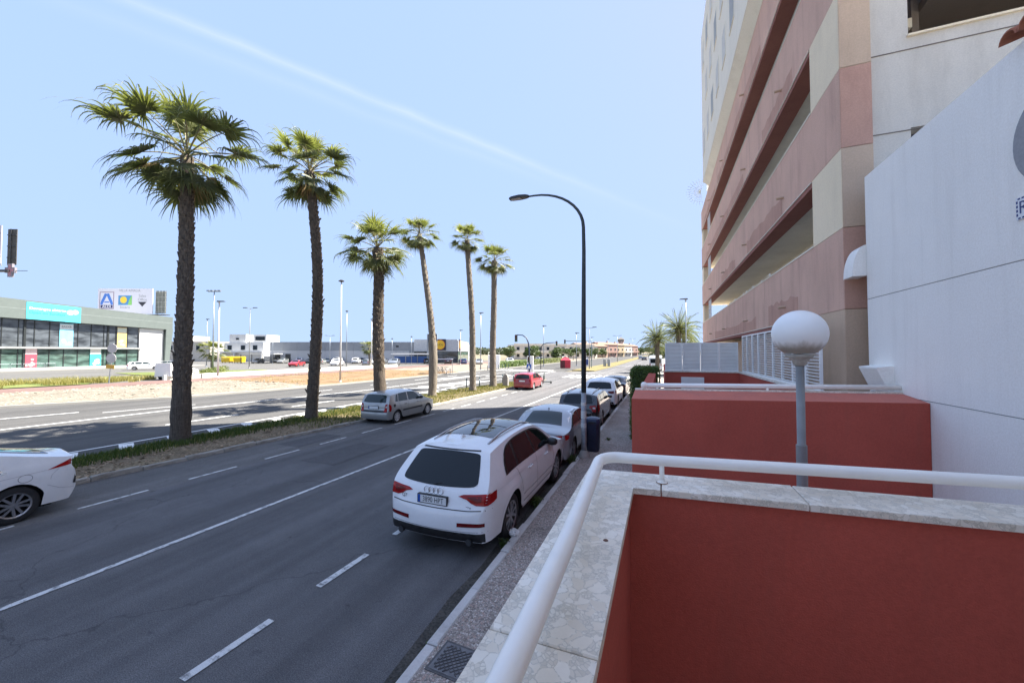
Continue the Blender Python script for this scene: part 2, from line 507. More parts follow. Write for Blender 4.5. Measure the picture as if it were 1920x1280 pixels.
MT['grey_st'] = stucco('grey_render', (0.66,0.60,0.51), 0.05, 0.35, (0.33,0.28,0.22), 0.5, 60, (1.2,1.2,0.25))
MT['offwhite'] = stucco('offwhite_render', (0.82,0.76,0.63), 0.05, 0.2, (0.45,0.42,0.38), 0.4, 60)
MT['soffit'] = stucco('pale_soffit', (0.88,0.83,0.70), 0.04, 0.25, (0.45,0.40,0.3), 0.3, 60, (1,1,1))
MT['dark_red'] = stucco('dark_red_soffit', (0.33,0.145,0.115), 0.1, 0.3, (0.14,0.05,0.05), 0.4, 60)
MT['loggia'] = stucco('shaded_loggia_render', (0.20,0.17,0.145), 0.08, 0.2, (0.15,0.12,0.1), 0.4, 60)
MT['white_paint'] = plain('white_enamel', (0.94,0.90,0.83), 0.34, 0, 0.05, 5, 0.10, 90)
MT['white_slat'] = plain('white_lacquer', (0.88,0.87,0.84), 0.4, 0, 0.04, 4)
MT['globe'] = None
MT['galv'] = plain('galvanised_steel', (0.30,0.33,0.36), 0.45, 0.7, 0.18, 8, 0.1, 60)
MT['grey_post'] = plain('grey_painted_post', (0.25,0.25,0.245), 0.5, 0.0, 0.15, 6, 0.05, 60)
MT['dark_post'] = plain('dark_green_post', (0.035,0.045,0.045), 0.45, 0.2, 0.2, 6)
MT['black'] = plain('black_plastic', (0.018,0.018,0.02), 0.5, 0, 0.2, 10)
MT['dark_metal'] = plain('dark_metal', (0.05,0.052,0.055), 0.5, 0.4, 0.2, 10)
MT['navy'] = plain('navy_plastic', (0.016,0.022,0.05), 0.42, 0, 0.25, 8)
MT['red_path'] = brick_paving('red_paving', (0.18,0.112,0.096), (0.17,0.125,0.11), 4.0)
MT['dirt'] = ground_mix('ochre_dirt', [(0.13,0.082,0.045),(0.19,0.125,0.07),(0.24,0.17,0.105)], 0.5, 0.6, 14)
MT['sand'] = ground_mix('pale_sand', [(0.16,0.135,0.105),(0.21,0.18,0.145),(0.26,0.23,0.19)], 0.6, 0.5, 12)
MT['gravel'] = ground_mix('pale_gravel', [(0.15,0.132,0.10),(0.195,0.174,0.138),(0.24,0.22,0.18)], 0.7, 0.8, 9, (0.55,1.35))
MT['terrain'] = ground_mix('open_ground', [(0.13,0.115,0.075),(0.19,0.165,0.115),(0.25,0.22,0.16)], 0.05, 0.3, 4)
MT['median_soil'] = ground_mix('dry_soil', [(0.13,0.10,0.065),(0.21,0.165,0.105),(0.30,0.25,0.16)], 1.3, 0.9, 22, (0.55,1.4))
MT['concrete'] = stucco('pale_concrete', (0.30,0.29,0.265), 0.1, 0.35, (0.25,0.23,0.2), 0.4, 50, (1,1,1))
MT['stone'] = plain('pale_stones', (0.24,0.21,0.165), 0.9, 0, 0.3, 5, 0.4, 30)
MT['grass'] = leaf('grass_green', (0.035,0.07,0.018), (0.10,0.14,0.035), 0.3, 3)
MT['grass_dry'] = leaf('grass_dry', (0.20,0.19,0.06), (0.32,0.28,0.11), 0.3, 3)
MT['lawn'] = ground_mix('lawn', [(0.07,0.10,0.03),(0.13,0.16,0.05),(0.22,0.21,0.08)], 0.6, 0.7, 10, (0.6,1.4))

def globe_mat():
    m, nt, b = newmat('opal_globe'); S(b, 0.35, 0, 0.4)
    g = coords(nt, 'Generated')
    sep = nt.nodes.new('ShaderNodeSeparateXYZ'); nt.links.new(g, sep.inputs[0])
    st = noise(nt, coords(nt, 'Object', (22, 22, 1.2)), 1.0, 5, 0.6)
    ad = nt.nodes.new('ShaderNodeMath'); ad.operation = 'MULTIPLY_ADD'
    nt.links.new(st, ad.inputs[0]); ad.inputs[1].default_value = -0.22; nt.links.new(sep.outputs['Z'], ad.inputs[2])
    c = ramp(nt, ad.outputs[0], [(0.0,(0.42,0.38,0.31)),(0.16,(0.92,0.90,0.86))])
    nt.links.new(c, b.inputs['Base Color'])
    b.inputs['Subsurface Weight'].default_value = 0.25
    b.inputs['Subsurface Radius'].default_value = (0.1,0.1,0.1)
    return m
MT['globe'] = globe_mat()

# ------------------------------------------------------------------ ground, roads, pavements
def struct(name, mb, mat, **k):
    o = mb.build(name, mat, **k)
    o['kind'] = 'structure'
    return o
def sheet(name, pts, z, mat):
    mb = MB(); mb.add([(p[0], p[1], z) for p in pts], [tuple(range(len(pts)))])
    return struct(name, mb, mat)

sheet('ground', [(-6000,-2000),(6000,-2000),(6000,9000),(-6000,9000)], -0.06, MT['terrain'])
KL = [(-13.35,-30),(-13.2,0),(-13.1,5),(-12.95,9),(-12.62,14.3),(-12.4,22),(-12.2,30),(-12.0,38.5)]       # kerb line, left of the street
street = sheet('street', [(-2.35,-60),(-2.35,700),(-10,700),(-10.6,62),(-17.2,58),(-17.2,40),(-12.0,40)] + KL[::-1] + [(-13.4,-60)], 0.0, MT['asphalt'])
sheet('left_parking_lane', [(-10.95,-30),(-10.85,38)] + [(p[0]+0.002,p[1]) for p in KL[::-1] if p[1] < 38] , 0.004, MT['asphalt_park'])
sheet('far_street', [(-2.352,26),(-2.352,700),(-9.9,700),(-10.5,62.5),(-16.9,58),(-16.9,41),(-12.0,40),(-12.0,38.6),(-12.15,32),(-10.9,31.9),(-10.9,26)], 0.0035, asphalt('bleached_asphalt', (0.125,0.12,0.115), 0.2, 0.25)) if False else None
FK = [(-60,-60),(-39,-10),(-36.2,5),(-34.9,9.5),(-31.2,15.7),(-29.8,21.5),(-29.0,28),(-28.5,42),(-28.5,55),(-27.6,83),(-27.2,180),(-26.5,700)]   # far kerb of the avenue
avenue = sheet('avenue', [(-16.2,-60),(-16.2,30),(-14.9,40),(-14.6,62),(-13.2,110),(-13.2,700)] + FK[::-1], -0.004, MT['asphalt_ave'])
# pavement on the building side
side = struct('pavement', MB().box(-2.212, 60, -20, 48, -0.05, 0.13), MT['aggregate'])
struct('far_pavement', MB().box(-2.1, 60, 56, 400, -0.05, 0.12), MT['concrete'])
struct('side_street', MB().add([(-2.349,48.01,0.003),(60,48.01,0.003),(60,55.99,0.003),(-2.349,55.99,0.003)], [(0,1,2,3)]), MT['asphalt_ave'])
rnd = random.Random(5)
# kerb stones, right
kerb_mesh = []
for k in range(4):
    rr = random.Random(k)
    mb = MB().bev(-0.07, 0.065, 0.004, 0.994, -0.04, 0.128 + 0.006*rr.uniform(-1, 1), 0.018)
    kerb_mesh.append(mb.mesh('kerb_stone', MT['kerb']))
kr = tag(bpy.data.objects.new('kerb', None), kind='structure'); COL.objects.link(kr)
for i in range(-3, 50):
    o = link_mesh('kerb_stone', kerb_mesh[i % 4], kr, (-2.28 + rnd.uniform(-0.008, 0.008), i*1.0 - 0.5, rnd.uniform(-0.006, 0.004)))
gut = MB()
for i in range(60):
    y = -2 + i*0.8
    gut.quad((-2.36, y, 0.0045), (-2.36, y+0.8, 0.0045), (-2.36-0.16-0.10*((i*7)%5)/5, y+0.8, 0.0045), (-2.36-0.16-0.10*(((i-1)*7)%5)/5, y, 0.0045))
struct('gutter', gut, ground_mix('gutter_dirt', [(0.045,0.042,0.038),(0.075,0.07,0.062),(0.12,0.11,0.095)], 3.0, 0.8, 30, (0.5,1.5)))
# kerb stones, left (worn)
kerb_old = []
for k in range(5):
    rr = random.Random(20+k)
    mb = MB().bev(-0.075, 0.075, 0.008, 0.985, -0.04, 0.12, 0.02)
    me = mb.mesh('kerb_stone', MT['kerb_old'])
    bm = bmesh.new(); bm.from_mesh(me)
    bmesh.ops.subdivide_edges(bm, edges=bm.edges[:], cuts=3, use_grid_fill=True)
    for v in bm.verts:
        if v.co.z > 0.05: v.co += Vector((rr.uniform(-.008,.008), 0, rr.uniform(-.014,.006)))
    bm.to_mesh(me); bm.free(); kerb_old.append(me)
kl = tag(bpy.data.objects.new('old_kerb', None), kind='structure'); COL.objects.link(kl)
def along(path, step, y0=-1e9, y1=1e9):
    out = []; carry = 0.0
    for a, b in zip(path[:-1], path[1:]):
        a = Vector(a); b = Vector(b); L = (b-a).length; d = (b-a)/L
        t = carry
        while t < L:
            p = a + d*t
            if y0 <= p.y <= y1: out.append((p, d))
            t += step
        carry = t - L
    return out
for i, (p, d) in enumerate(along(KL, 1.0, 1.0, 39)):
    link_mesh('kerb_stone', kerb_old[i % 5], kl, (p.x - 0.08, p.y, rnd.uniform(-0.03, 0.005)), (rnd.uniform(-.01,.01), rnd.uniform(-.03,.03), math.atan2(-d.x, d.y)))
# median bed with palms
ML = [(-15.9,-30),(-16.0,5),(-16.1,10),(-16.4,18),(-16.2,27),(-15.0,31.5),(-13.6,40.5)]
med_pts = [(p[0]-0.16, p[1]) for p in KL] + [(p[0], p[1]) for p in ML[::-1]]
def strip_mesh(pa, pb, n, m, zf):
    """grid between two polylines sampled by y"""
    def at(path, y):
        for a, b in zip(path[:-1], path[1:]):
            if a[1] <= y <= b[1]: return a[0] + (b[0]-a[0])*(y-a[1])/(b[1]-a[1])
        return path[-1][0] if y > path[-1][1] else path[0][0]
    y0 = max(pa[0][1], pb[0][1]); y1 = min(pa[-1][1], pb[-1][1])
    mb = MB(); vs = []
    for i in range(n+1):
        y = y0 + (y1-y0)*i/n
        xa, xb = at(pa, y), at(pb, y)
        for j in range(m+1):
            x = xa + (xb-xa)*j/m
            vs.append((x, y, zf(x, y, j/m)))
    fs = [(i*(m+1)+j, i*(m+1)+j+1, (i+1)*(m+1)+j+1, (i+1)*(m+1)+j) for i in range(n) for j in range(m)]
    mb.add(vs, fs); return mb
from mathutils import noise as mnoise
def nz(x, y, s, a): return a*mnoise.noise(Vector((x*s, y*s, 3.1)))
def med_z(x, y, t): return 0.06 + 0.05*math.sin(math.pi*min(1, max(0, t))) * 1.2 + nz(x, y, 1.4, 0.035) + nz(x, y, 5.0, 0.015) - (0.10 if t > 0.99 else 0)
KLi = [(p[0]-0.16, p[1]) for p in KL]
o = struct('median_bed', strip_mesh(ML, KLi, 300, 16, lambda x, y, t: med_z(x, y, 1-t) if t < 0.999 else 0.06), MT['median_soil'], smooth=True)

# ------------------------------------------------------------------ painted markings (thin sheets, children of their road)
def dash(parent, x0, y0, x1, y1, w, z=0.009, mat=None, name='lane_line'):
    a = Vector((x0, y0, 0)); b = Vector((x1, y1, 0)); d = (b-a).normalized(); n = Vector((-d.y, d.x, 0))*w/2
    mb = MB()
    k = max(1, int((b-a).length/4))
    for i in range(k):
        p = a + (b-a)*i/k; q = a + (b-a)*(i+1)/k
        mb.quad(p-n+Vector((0,0,z)), p+n+Vector((0,0,z)), q+n+Vector((0,0,z)), q-n+Vector((0,0,z)))
    o = mb.build(name, mat or MT['paint_white'], parent); 
    return o
dash(street, -7.72, -4, -7.3, 44, 0.10)
y = 2.35 - 1.58*3
while y < 22:                                             # right parking bay dashes
    dash(street, -4.38, y, -4.36, y + 0.90, 0.10); y += 1.58
y = 1.0
for i in range(16):                                       # left parking bay dashes
    x = -11.12 + (1.0 + i*1.95)*0.012
    dash(street, x, 2.18 + i*1.95 - 0.1, x + 0.014, 2.18 + i*1.95 + 1.05, 0.085); 
for i in range(10):                                       # pedestrian crossing
    x = -11.4 + i*0.95
    dash(street, x, 46.4, x, 52.0, 0.46, name='crossing_bar')
dash(street, -11.0, 57.5, -6.2, 57.5, 0.25, name='stop_line')
dash(street, -11.2, 58.8, -6.4, 62.5, 0.16)
dash(street, -9.4, 88, -2.6, 88, 0.4, name='crossing_bar')
patch_m = asphalt('patched_asphalt', (0.085,0.083,0.085), 0.3, 0.4)
for (x0, x1, y0, y1) in ((-9.9,-8.6,8.2,10.6),(-6.3,-5.2,13.5,17.0),(-12.4,-11.3,9.3,11.2)):
    rr = random.Random(int(x0*10)); pts = []
    for k in range(24):
        a = 2*math.pi*k/24; q = 1/max(abs(math.cos(a)), abs(math.sin(a)))
        pts.append(((x0+x1)/2 + (x1-x0)/2*math.cos(a)*q*rr.uniform(.93,1.03), (y0+y1)/2 + (y1-y0)/2*math.sin(a)*q*rr.uniform(.95,1.03)))
    MB().add([(p[0], p[1], 0.0062) for p in pts], [tuple(range(24))]).build('asphalt_patch', patch_m, street)
# avenue markings
dash(avenue, -17.5, -5, -17.5, 33, 0.12, 0.006, MT['paint_ave'])
dash(avenue, -25.35, 2, -25.1, 12.6, 0.14, 0.006, MT['paint_ave'])
dash(avenue, -25.1, 12.6, -23.0, 24, 0.14, 0.006, MT['paint_ave'])
dash(avenue, -23.0, 24, -22.6, 60, 0.12, 0.006, MT['paint_ave'])
dash(avenue, -30.0, 5.0, -28.7, 10.4, 0.14, 0.006, MT['paint_ave'])
dash(avenue, -27.4, 10.8, -26.3, 14.5, 0.10, 0.006, MT['paint_ave'])
for i in range(9): dash(avenue, -26.0+0.02*i, 22 + i*7.0, -26.0+0.02*i, 24.5 + i*7.0, 0.12, 0.006, MT['paint_ave'])
for i in range(9): dash(avenue, -20.2+0.12*i, 10 + i*6.0, -20.1+0.12*i, 13.0 + i*6.0, 0.12, 0.006, MT['paint_ave'])
dash(avenue, -17.8, 33, -16.0, 60, 0.12, 0.006, MT['paint_ave'])
for i in range(26):                                       # row of painted blocks beside the median
    yy = 4.35 + i*1.36
    if yy > 30: break
    dash(avenue, -17.36, yy+0.40, -15.9, yy-0.19, 0.37, 0.0065, MT['paint_ave'], 'painted_block')
for k in range(5):                                        # hatched turning zone
    dash(avenue, -21.0+0.3*k, 27.0+2.2*k, -18.6+0.3*k, 29.4+2.2*k, 0.4, 0.0075, MT['paint_ave'], 'painted_hatch')
dash(avenue, -24.5, 38, -22.9, 46, 0.5, 0.0075, MT['paint_ave'], 'painted_hatch')
dash(avenue, -21.4, 45, -17.5, 47, 0.4, 0.0075, MT['paint_ave'], 'painted_hatch')
for i in range(16): dash(avenue, -26.6 + i*0.62, 60, -26.6 + i*0.62, 63.5, 0.35, 0.0065, MT['paint_ave'], 'crossing_bar')
# ------------------------------------------------------------------ beyond the avenue
GK = FK[2:]
far_kerb = MB()
for a, b in zip(FK[1:-1], FK[2:]):
    far_kerb.extrude([(a[0],a[1],-0.05),(a[0]-0.30,a[1],-0.05),(b[0]-0.30,b[1],-0.05),(b[0],b[1],-0.05)], (0,0,0.17))
struct('avenue_kerb', far_kerb, MT['concrete'])
def bank(y0, y1, name, mat, amp, n=120):
    fk = [(p[0]-0.3, p[1]) for p in FK if True]
    def at(y):
        for a, b in zip(fk[:-1], fk[1:]):
            if a[1] <= y <= b[1]: return a[0] + (b[0]-a[0])*(y-a[1])/(b[1]-a[1])
        return fk[-1][0]
    pa = [(-46.0, y0), (-46.0, y1)]
    pb = [(at(y0 + (y1-y0)*i/12), y0 + (y1-y0)*i/12) for i in range(13)]
    return struct(name, strip_mesh(pa, pb, n, 24, lambda x, y, t: 0.04 + 0.20*math.sin(math.pi*t)**0.7*amp + nz(x, y, 0.6, 0.10*amp) + nz(x, y, 2.2, 0.07*amp)), mat, smooth=True)
bank(-20, 26, 'gravel_bank', MT['gravel'], 1.0)
bank(26, 52, 'dirt_verge', MT['dirt'], 0.8)
bank(52, 180, 'sandy_verge', MT['sand'], 0.35)
sheet('red_path', [(-51.2,-60),(-46.0,-60),(-46.0,130),(-51.2,130)], 0.06, MT['red_path'])
sheet('shop_lot', [(-106.5,-60),(-51.3,-60),(-51.3,130),(-150,130),(-150,58),(-106.5,58)], -0.02, MT['asphalt_lot'])
struct('shop_pavement', MB().box(-106.5, -98.5, -30, 56, -0.03, 0.14), MT['concrete'])
kerb_wall = MB().box(-52.4, -52.0, 25.5, 66, -0.05, 0.55)
tag(kerb_wall.build('low_wall', MT['offwhite']), 'low white wall along the red path before the car park', 'wall')
sheet('lawn_patch', [(-64,16),(-53,14),(-52.3,19.5),(-60,24)], 0.05, MT['lawn'])
sheet('lawn_island', [(-66,26),(-56,22.2),(-54.5,24.4),(-63,28.5)], 0.052, MT['lawn'])
sheet('planting_bed', [(-76,31),(-54,28),(-52.6,31),(-53,44),(-66,47)], 0.04, MT['lawn'])
# strip between the two carriageways further on
struct('far_median', MB().prism([(-10.2,62.5),(-9.6,80),(-9.3,300),(-12.8,300),(-13.0,110),(-14.2,64)], -0.03, 0.11), ground_mix('dry_verge', [(0.15,0.12,0.06),(0.19,0.16,0.075),(0.13,0.14,0.05)], 0.4, 0.6, 10))
struct('corner_island', MB().prism([(-12.2,38.6),(-12.0,40.4),(-12.4,42.6),(-14.6,42.2),(-15.2,32),(-12.4,32)], -0.03, 0.03), MT['sand'])
# ================================================================== the tall apartment block
def P(mb, name, mat, parent, top=None, **k):
    """build world-space geometry as a child of an unrotated thing (or of one of its parts)"""
    root = top or parent
    return mb.build(name, mat, parent, loc=None if top else tuple(-Vector(root.location)), **k)

MT['pane_dark'] = glass_dark('balcony_glass', (0.03,0.035,0.04), 0.05, 0.5)
AB = thing('apartment_block', 'tall apartment block with pink balcony bands and cream corner pillar', 'building', (3.05, 8.45, 0))
FX, Y0, Y1 = 3.05, 8.45, 33.2
PY = 9.86
bands = [(3.96 + 2.9*k, 5.42 + 2.9*k) for k in range(4)]
P(MB().box(4.75, 20, 10.62, 33.0, 0, 14.2), 'inner_wall', MT['offwhite'], AB)
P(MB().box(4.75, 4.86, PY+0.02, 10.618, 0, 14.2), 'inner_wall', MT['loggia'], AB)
for k, (z0, z1) in enumerate(bands):
    bd = P(MB().box(FX, FX+0.34, PY+0.002, Y1, z0, z1), 'balcony_parapet', MT['pink'], AB)
    P(MB().box(FX-0.012, FX+0.37, PY+0.004, Y1-0.02, z1, z1+0.035), 'parapet_coping', MT['offwhite'], bd, AB)
    P(MB().box(FX-0.004, FX+0.02, PY+0.05, Y1-0.05, z0-0.02, z0-0.002), 'drip_edge', MT['soffit'], bd, AB)
    # slab: red beam below the parapet, pale ceiling behind
    P(MB().box(FX+0.02, FX+0.44, PY+0.004, Y1-0.02, z0-0.12, z0-0.022), 'edge_beam', MT['dark_red'], AB)
    P(MB().box(FX+0.442, 4.748, PY+0.004, Y1-0.02, z0-0.05, z0+0.14), 'floor_slab', MT['soffit'], AB)
    rr = random.Random(31+k)
    # repainted patches along the lower half of the parapet
    for (ya, yb, h) in [((10.9, 13.6, 0.62), (15.2, 26.0, 0.40)), ((12.0, 16.5, 0.5), (19.0, 23.0, 0.45)), ((11.0, 14.0, 0.4), (17.0, 30.0, 0.42)), ((14.0, 24.0, 0.4), (25.0, 31.0, 0.4))][k]:
        top = []; n = 14
        for i in range(n+1):
            y = ya + (yb-ya)*i/n
            top.append((FX-0.003, y, z0 + h + rr.uniform(-0.07, 0.07)))
        mb = MB()
        for i in range(n):
            ya_, yb_ = top[i][1], top[i+1][1]
            mb.quad((FX-0.003, ya_, z0+0.02), (FX-0.003, ya_, top[i][2]), (FX-0.003, yb_, top[i+1][2]), (FX-0.003, yb_, z0+0.02))
        P(mb, 'repainted_patch', MT['pink_dk'], bd, AB)
    for y in (11.9, 16.6, 22.0, 27.5):
        mb = MB().tube([(FX+0.02, y, z0+0.42), (FX-0.16, y, z0+0.40)], 0.035, 8)
        P(mb, 'drain_spout', MT['tan'], bd, AB)
    # white clothes racks and grilles on the balconies
    if k < 4:
        mb = MB()
        gy0 = 28.2
        for i in range(7):
            mb.box(FX+0.05, FX+0.075, gy0 + i*0.22, gy0 + i*0.22 + 0.025, z1+0.036, z1+1.40)
        for j in range(7):
            mb.box(FX+0.05, FX+0.074, gy0, gy0+1.34, z1+0.05+j*0.22, z1+0.074+j*0.22)
        P(mb, 'balcony_grille', MT['white_paint'], AB)
for k in range(4):
    for j in range(6):
        y = 11.2 + j*3.7; z = bands[k][0] + 0.15
        dr = P(MB().box(4.70, 4.748, y, y+2.2, z, z+2.15), 'balcony_door', MT['white_slat'], AB)
        for q in (0, 1): P(MB().box(4.68, 4.70, y+0.08+q*1.06, y+1.06+q*1.06, z+0.08, z+2.07), 'pane', MT['pane_dark'], dr, AB)
for (y, l) in ((14.2, 1.1), (16.6, 0.7), (17.8, 0.6), (20.3, 1.4)):
    z = bands[0][1] + 0.036
    mb = MB().tube([(FX+0.2, y, z), (FX+0.2, y, z+0.22), (FX+0.2, y+l, z+0.22), (FX+0.2, y+l, z)], 0.018, 6)
    P(mb, 'drying_rack', MT['white_paint'], AB)
# corner pillar: alternating cream and pink courses
zs = [(0.0, 3.96, 'tan')] 
for k in range(4):
    zs.append((bands[k][0], bands[k][1], 'pink'))
    zs.append((bands[k][1], bands[k][0] + 2.9, 'cream'))
for i, (a, b, m) in enumerate(zs):
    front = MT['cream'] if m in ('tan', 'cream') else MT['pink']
    shade_mat = MT['tan'] if m in ('tan', 'cream') else MT['pink_dk']  # darker colours paint the shade on the pillar's side face
    mb = MB(); mb.box(FX, FX+0.45, Y0+0.004, PY, a+0.004, b-0.004)
    if i == 0: front = MT['tan']
    P(mb, 'pillar_course', front, AB)
    P(MB().box(FX+0.004, FX+0.449, Y0-0.012, Y0+0.003, a+0.006, b-0.006), 'pillar_shaded_face', shade_mat, AB)
# end wall facing the terraces, with loggia openings
mb = MB()
mb.box(3.502, 4.02, Y0+0.02, Y0+0.30, 0, 14.2)
mb.box(4.02, 20, Y0+0.02, Y0+0.30, 0, 5.82)
mb.box(4.02, 20, Y0+0.02, Y0+0.30, 7.04, 8.62)
mb.box(4.02, 20, Y0+0.02, Y0+0.30, 9.94, 11.52)
mb.box(4.02, 20, Y0+0.02, Y0+0.30, 12.84, 14.2)
P(mb, 'end_wall', MT['grey_st'], AB)
for z in (6.995, 8.40, 9.90):
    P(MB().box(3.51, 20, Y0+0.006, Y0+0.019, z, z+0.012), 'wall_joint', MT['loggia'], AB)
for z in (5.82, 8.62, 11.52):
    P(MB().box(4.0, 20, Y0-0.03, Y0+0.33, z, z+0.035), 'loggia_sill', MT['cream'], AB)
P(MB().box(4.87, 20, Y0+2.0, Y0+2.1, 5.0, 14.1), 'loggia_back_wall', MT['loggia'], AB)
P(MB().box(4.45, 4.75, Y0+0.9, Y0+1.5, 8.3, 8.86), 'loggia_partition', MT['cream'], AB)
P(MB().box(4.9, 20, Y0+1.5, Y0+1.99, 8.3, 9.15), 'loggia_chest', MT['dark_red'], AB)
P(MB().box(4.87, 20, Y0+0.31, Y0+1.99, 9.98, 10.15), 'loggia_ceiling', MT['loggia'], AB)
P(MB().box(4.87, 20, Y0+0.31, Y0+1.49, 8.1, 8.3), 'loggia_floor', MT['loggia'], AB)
# ground floor recess
P(MB().box(3.9, 4.0, PY+0.01, Y1-0.1, 0, 3.75), 'ground_floor_wall', MT['tan'], AB)
P(MB().box(FX+0.02, FX+0.40, Y1-1.0, Y1, 0, 14.1), 'far_pillar', MT['cream'], AB)
# upper storeys, overhanging
WX = 2.72
up = P(MB().box(WX, 18, Y0-0.05, 28.2, 14.55, 24.4), 'upper_storeys', MT['offwhite'], AB)
P(MB().add([(WX+0.01,Y0,14.549),(FX+0.10,Y0,14.13),(FX+0.10,28.1,14.13),(WX+0.01,28.1,14.549)], [(0,1,2,3)]), 'overhang_soffit', MT['soffit'], AB)
P(MB().box(FX+0.10, 18, Y0, 33.0, 14.2, 14.5), 'roof_slab', MT['offwhite'], AB)
win_gl = glass_dark('window_glass', (0.05,0.06,0.07), 0.05)
shut = plain('grey_shutter', (0.36,0.36,0.34), 0.7)
blind = plain('cream_blind', (0.60,0.57,0.50), 0.7)
for row, z in enumerate((16.1, 18.9, 21.7)):
    for c in range(9):
        y = 10.2 + c*2.05 + (0.5 if row % 2 else 0)
        if y > 26.8: continue
        f = P(MB().box(WX-0.012, WX+0.02, y-0.04, y+0.94, z-0.04, z+1.44), 'window', MT['offwhite'], AB)
        P(MB().box(WX-0.016, WX, y+0.02, y+0.88, z+0.02, z+1.38), 'pane', blind if (c+row) % 3 else shut, f, AB)
        P(MB().box(WX-0.03, WX+0.01, y-0.06, y+0.96, z-0.08, z-0.045), 'sill', MT['offwhite'], f, AB)
P(MB().box(6.0, 18, 10, 28, 24.4, 45.0), 'setback_tower', MT['offwhite'], AB)  # unseen set-back block, sized by the building's shade reaching the avenue
# fan of spikes keeping climbers off at the far corner
mb = MB()
cc = Vector((FX-0.02, 33.25, 15.9))
for i in range(17):
    a = R(70 + i*13)
    mb.tube([cc, cc + Vector((math.cos(a)*1.05, 0.0, math.sin(a)*1.05))], 0.012, 5)
for rr_ in (0.45, 0.8):
    mb.tube([cc + Vector((math.cos(R(70+i*13))*rr_, 0, math.sin(R(70+i*13))*rr_)) for i in range(17)], 0.010, 5)
P(mb, 'spike_fan', MT['galv'], AB)

# ================================================================== white house on the right
WH = thing('white_house', 'white rendered house wall with grooved joints and a tiled eave', 'building', (3.2, 8.02, 0))
for (a, b) in ((0.0, 2.555), (2.565, 4.065), (4.075, 6.12)):
    P(MB().box(3.2, 12, -14, 8.02, a, b), 'wall_panel', MT['white_st'], WH)
P(MB().box(3.212, 11.9, -13.9, 8.01, 0.1, 6.0), 'joint_backing', plain('joint_grey', (0.2,0.2,0.2), 0.9), WH)
P(MB().box(-0.3, 3.199, -4.0, 0.75, 4.75, 4.95), 'unseen_shade_slab', MT['white_st'], WH)  # unseen slab added overhead to darken the terrace's inner walls
tile_m = plain('terracotta_tile', (0.30,0.105,0.055), 0.8, 0, 0.3, 9, 0.3, 40)
for i in range(16):
    y = 4.98 - i*0.21
    mb = MB(); vs = []; fs = []
    n = 8
    for j in range(2):
        for k in range(n+1):
            a = math.pi*k/n
            vs.append((3.07 + j*0.5, y + math.cos(a)*0.10, 6.14 + math.sin(a)*0.09 + j*0.16))
        for k in range(n+1):
            a = math.pi*k/n
            vs.append((3.07 + j*0.5, y + math.cos(a)*0.085, 6.14 + math.sin(a)*0.075 + j*0.16))
    m_ = n+1
    for k in range(n):
        fs += [(k, k+1, 2*m_+k+1, 2*m_+k), (m_+k+1, m_+k, 3*m_+k, 3*m_+k+1), (k+1, k, m_+k, m_+k+1)]
    fs += [(0, 2*m_, 3*m_, m_), (n, m_+n, 3*m_+n, 2*m_+n)]
    mb.add(vs, fs)
    P(mb, 'roof_tile', tile_m, WH)
# curved hood at the far corner
prof = [(3.21, 4.47)] + [(3.21 - 0.20*math.sin(R(90-a)), 4.47 + 0.52*math.sin(R(a))) for a in range(0, 91, 10)]
P(MB().extrude([(p[0], 8.025, p[1]) for p in prof], (0, 0.34, 0)), 'corner_hood', MT['white_st'], WH, angle=30)
# slanted plaster bracket near the rail
P(MB().extrude([(3.20,7.30,2.60),(3.14,7.30,2.60),(3.0,7.30,2.94),(3.0,7.30,2.965),(3.20,7.30,2.99)], (0, 0.55, 0)), 'slanted_bracket', MT['white_st'], WH)
# round grey recess plate at the frame edge
mb = MB().lathe([(0.0,0.012),(0.44,0.012),(0.46,0.0)], 40, (3.2, 4.71, 5.15), roty(R(-90)))
P(mb, 'round_plate', plain('grey_plate', (0.30,0.30,0.31), 0.8, 0, 0.1, 30), WH)
TS = thing('tile_sign', 'white glazed tile name sign with blue lettering on white wall', 'sign', (3.198, 4.9, 4.56))
til = plain('glazed_white_tile', (0.74,0.75,0.78), 0.15, 0, 0.03)
blu = plain('cobalt_glaze', (0.02,0.035,0.16), 0.2, 0, 0.1)
MB().box(-0.012, 0, -0.80, 0.235, -0.105, 0.105).build('tile_plate', til, TS)
mb = MB()
for i in range(24): mb.box(-0.0145, -0.012, -0.79 + i*0.0425, -0.79 + i*0.0425 + 0.024, 0.085, 0.10).box(-0.0145, -0.012, -0.79 + i*0.0425, -0.79 + i*0.0425 + 0.024, -0.10, -0.085)
for i in range(4): mb.box(-0.0145, -0.012, 0.215, 0.23, -0.07 + i*0.04, -0.045 + i*0.04)
mb.build('tile_border', blu, TS)
text_obj('sign_letter', 'R', 0.17, blu, TS, (-0.0146, 0.155, 0.0), (R(90), 0, R(-90)))

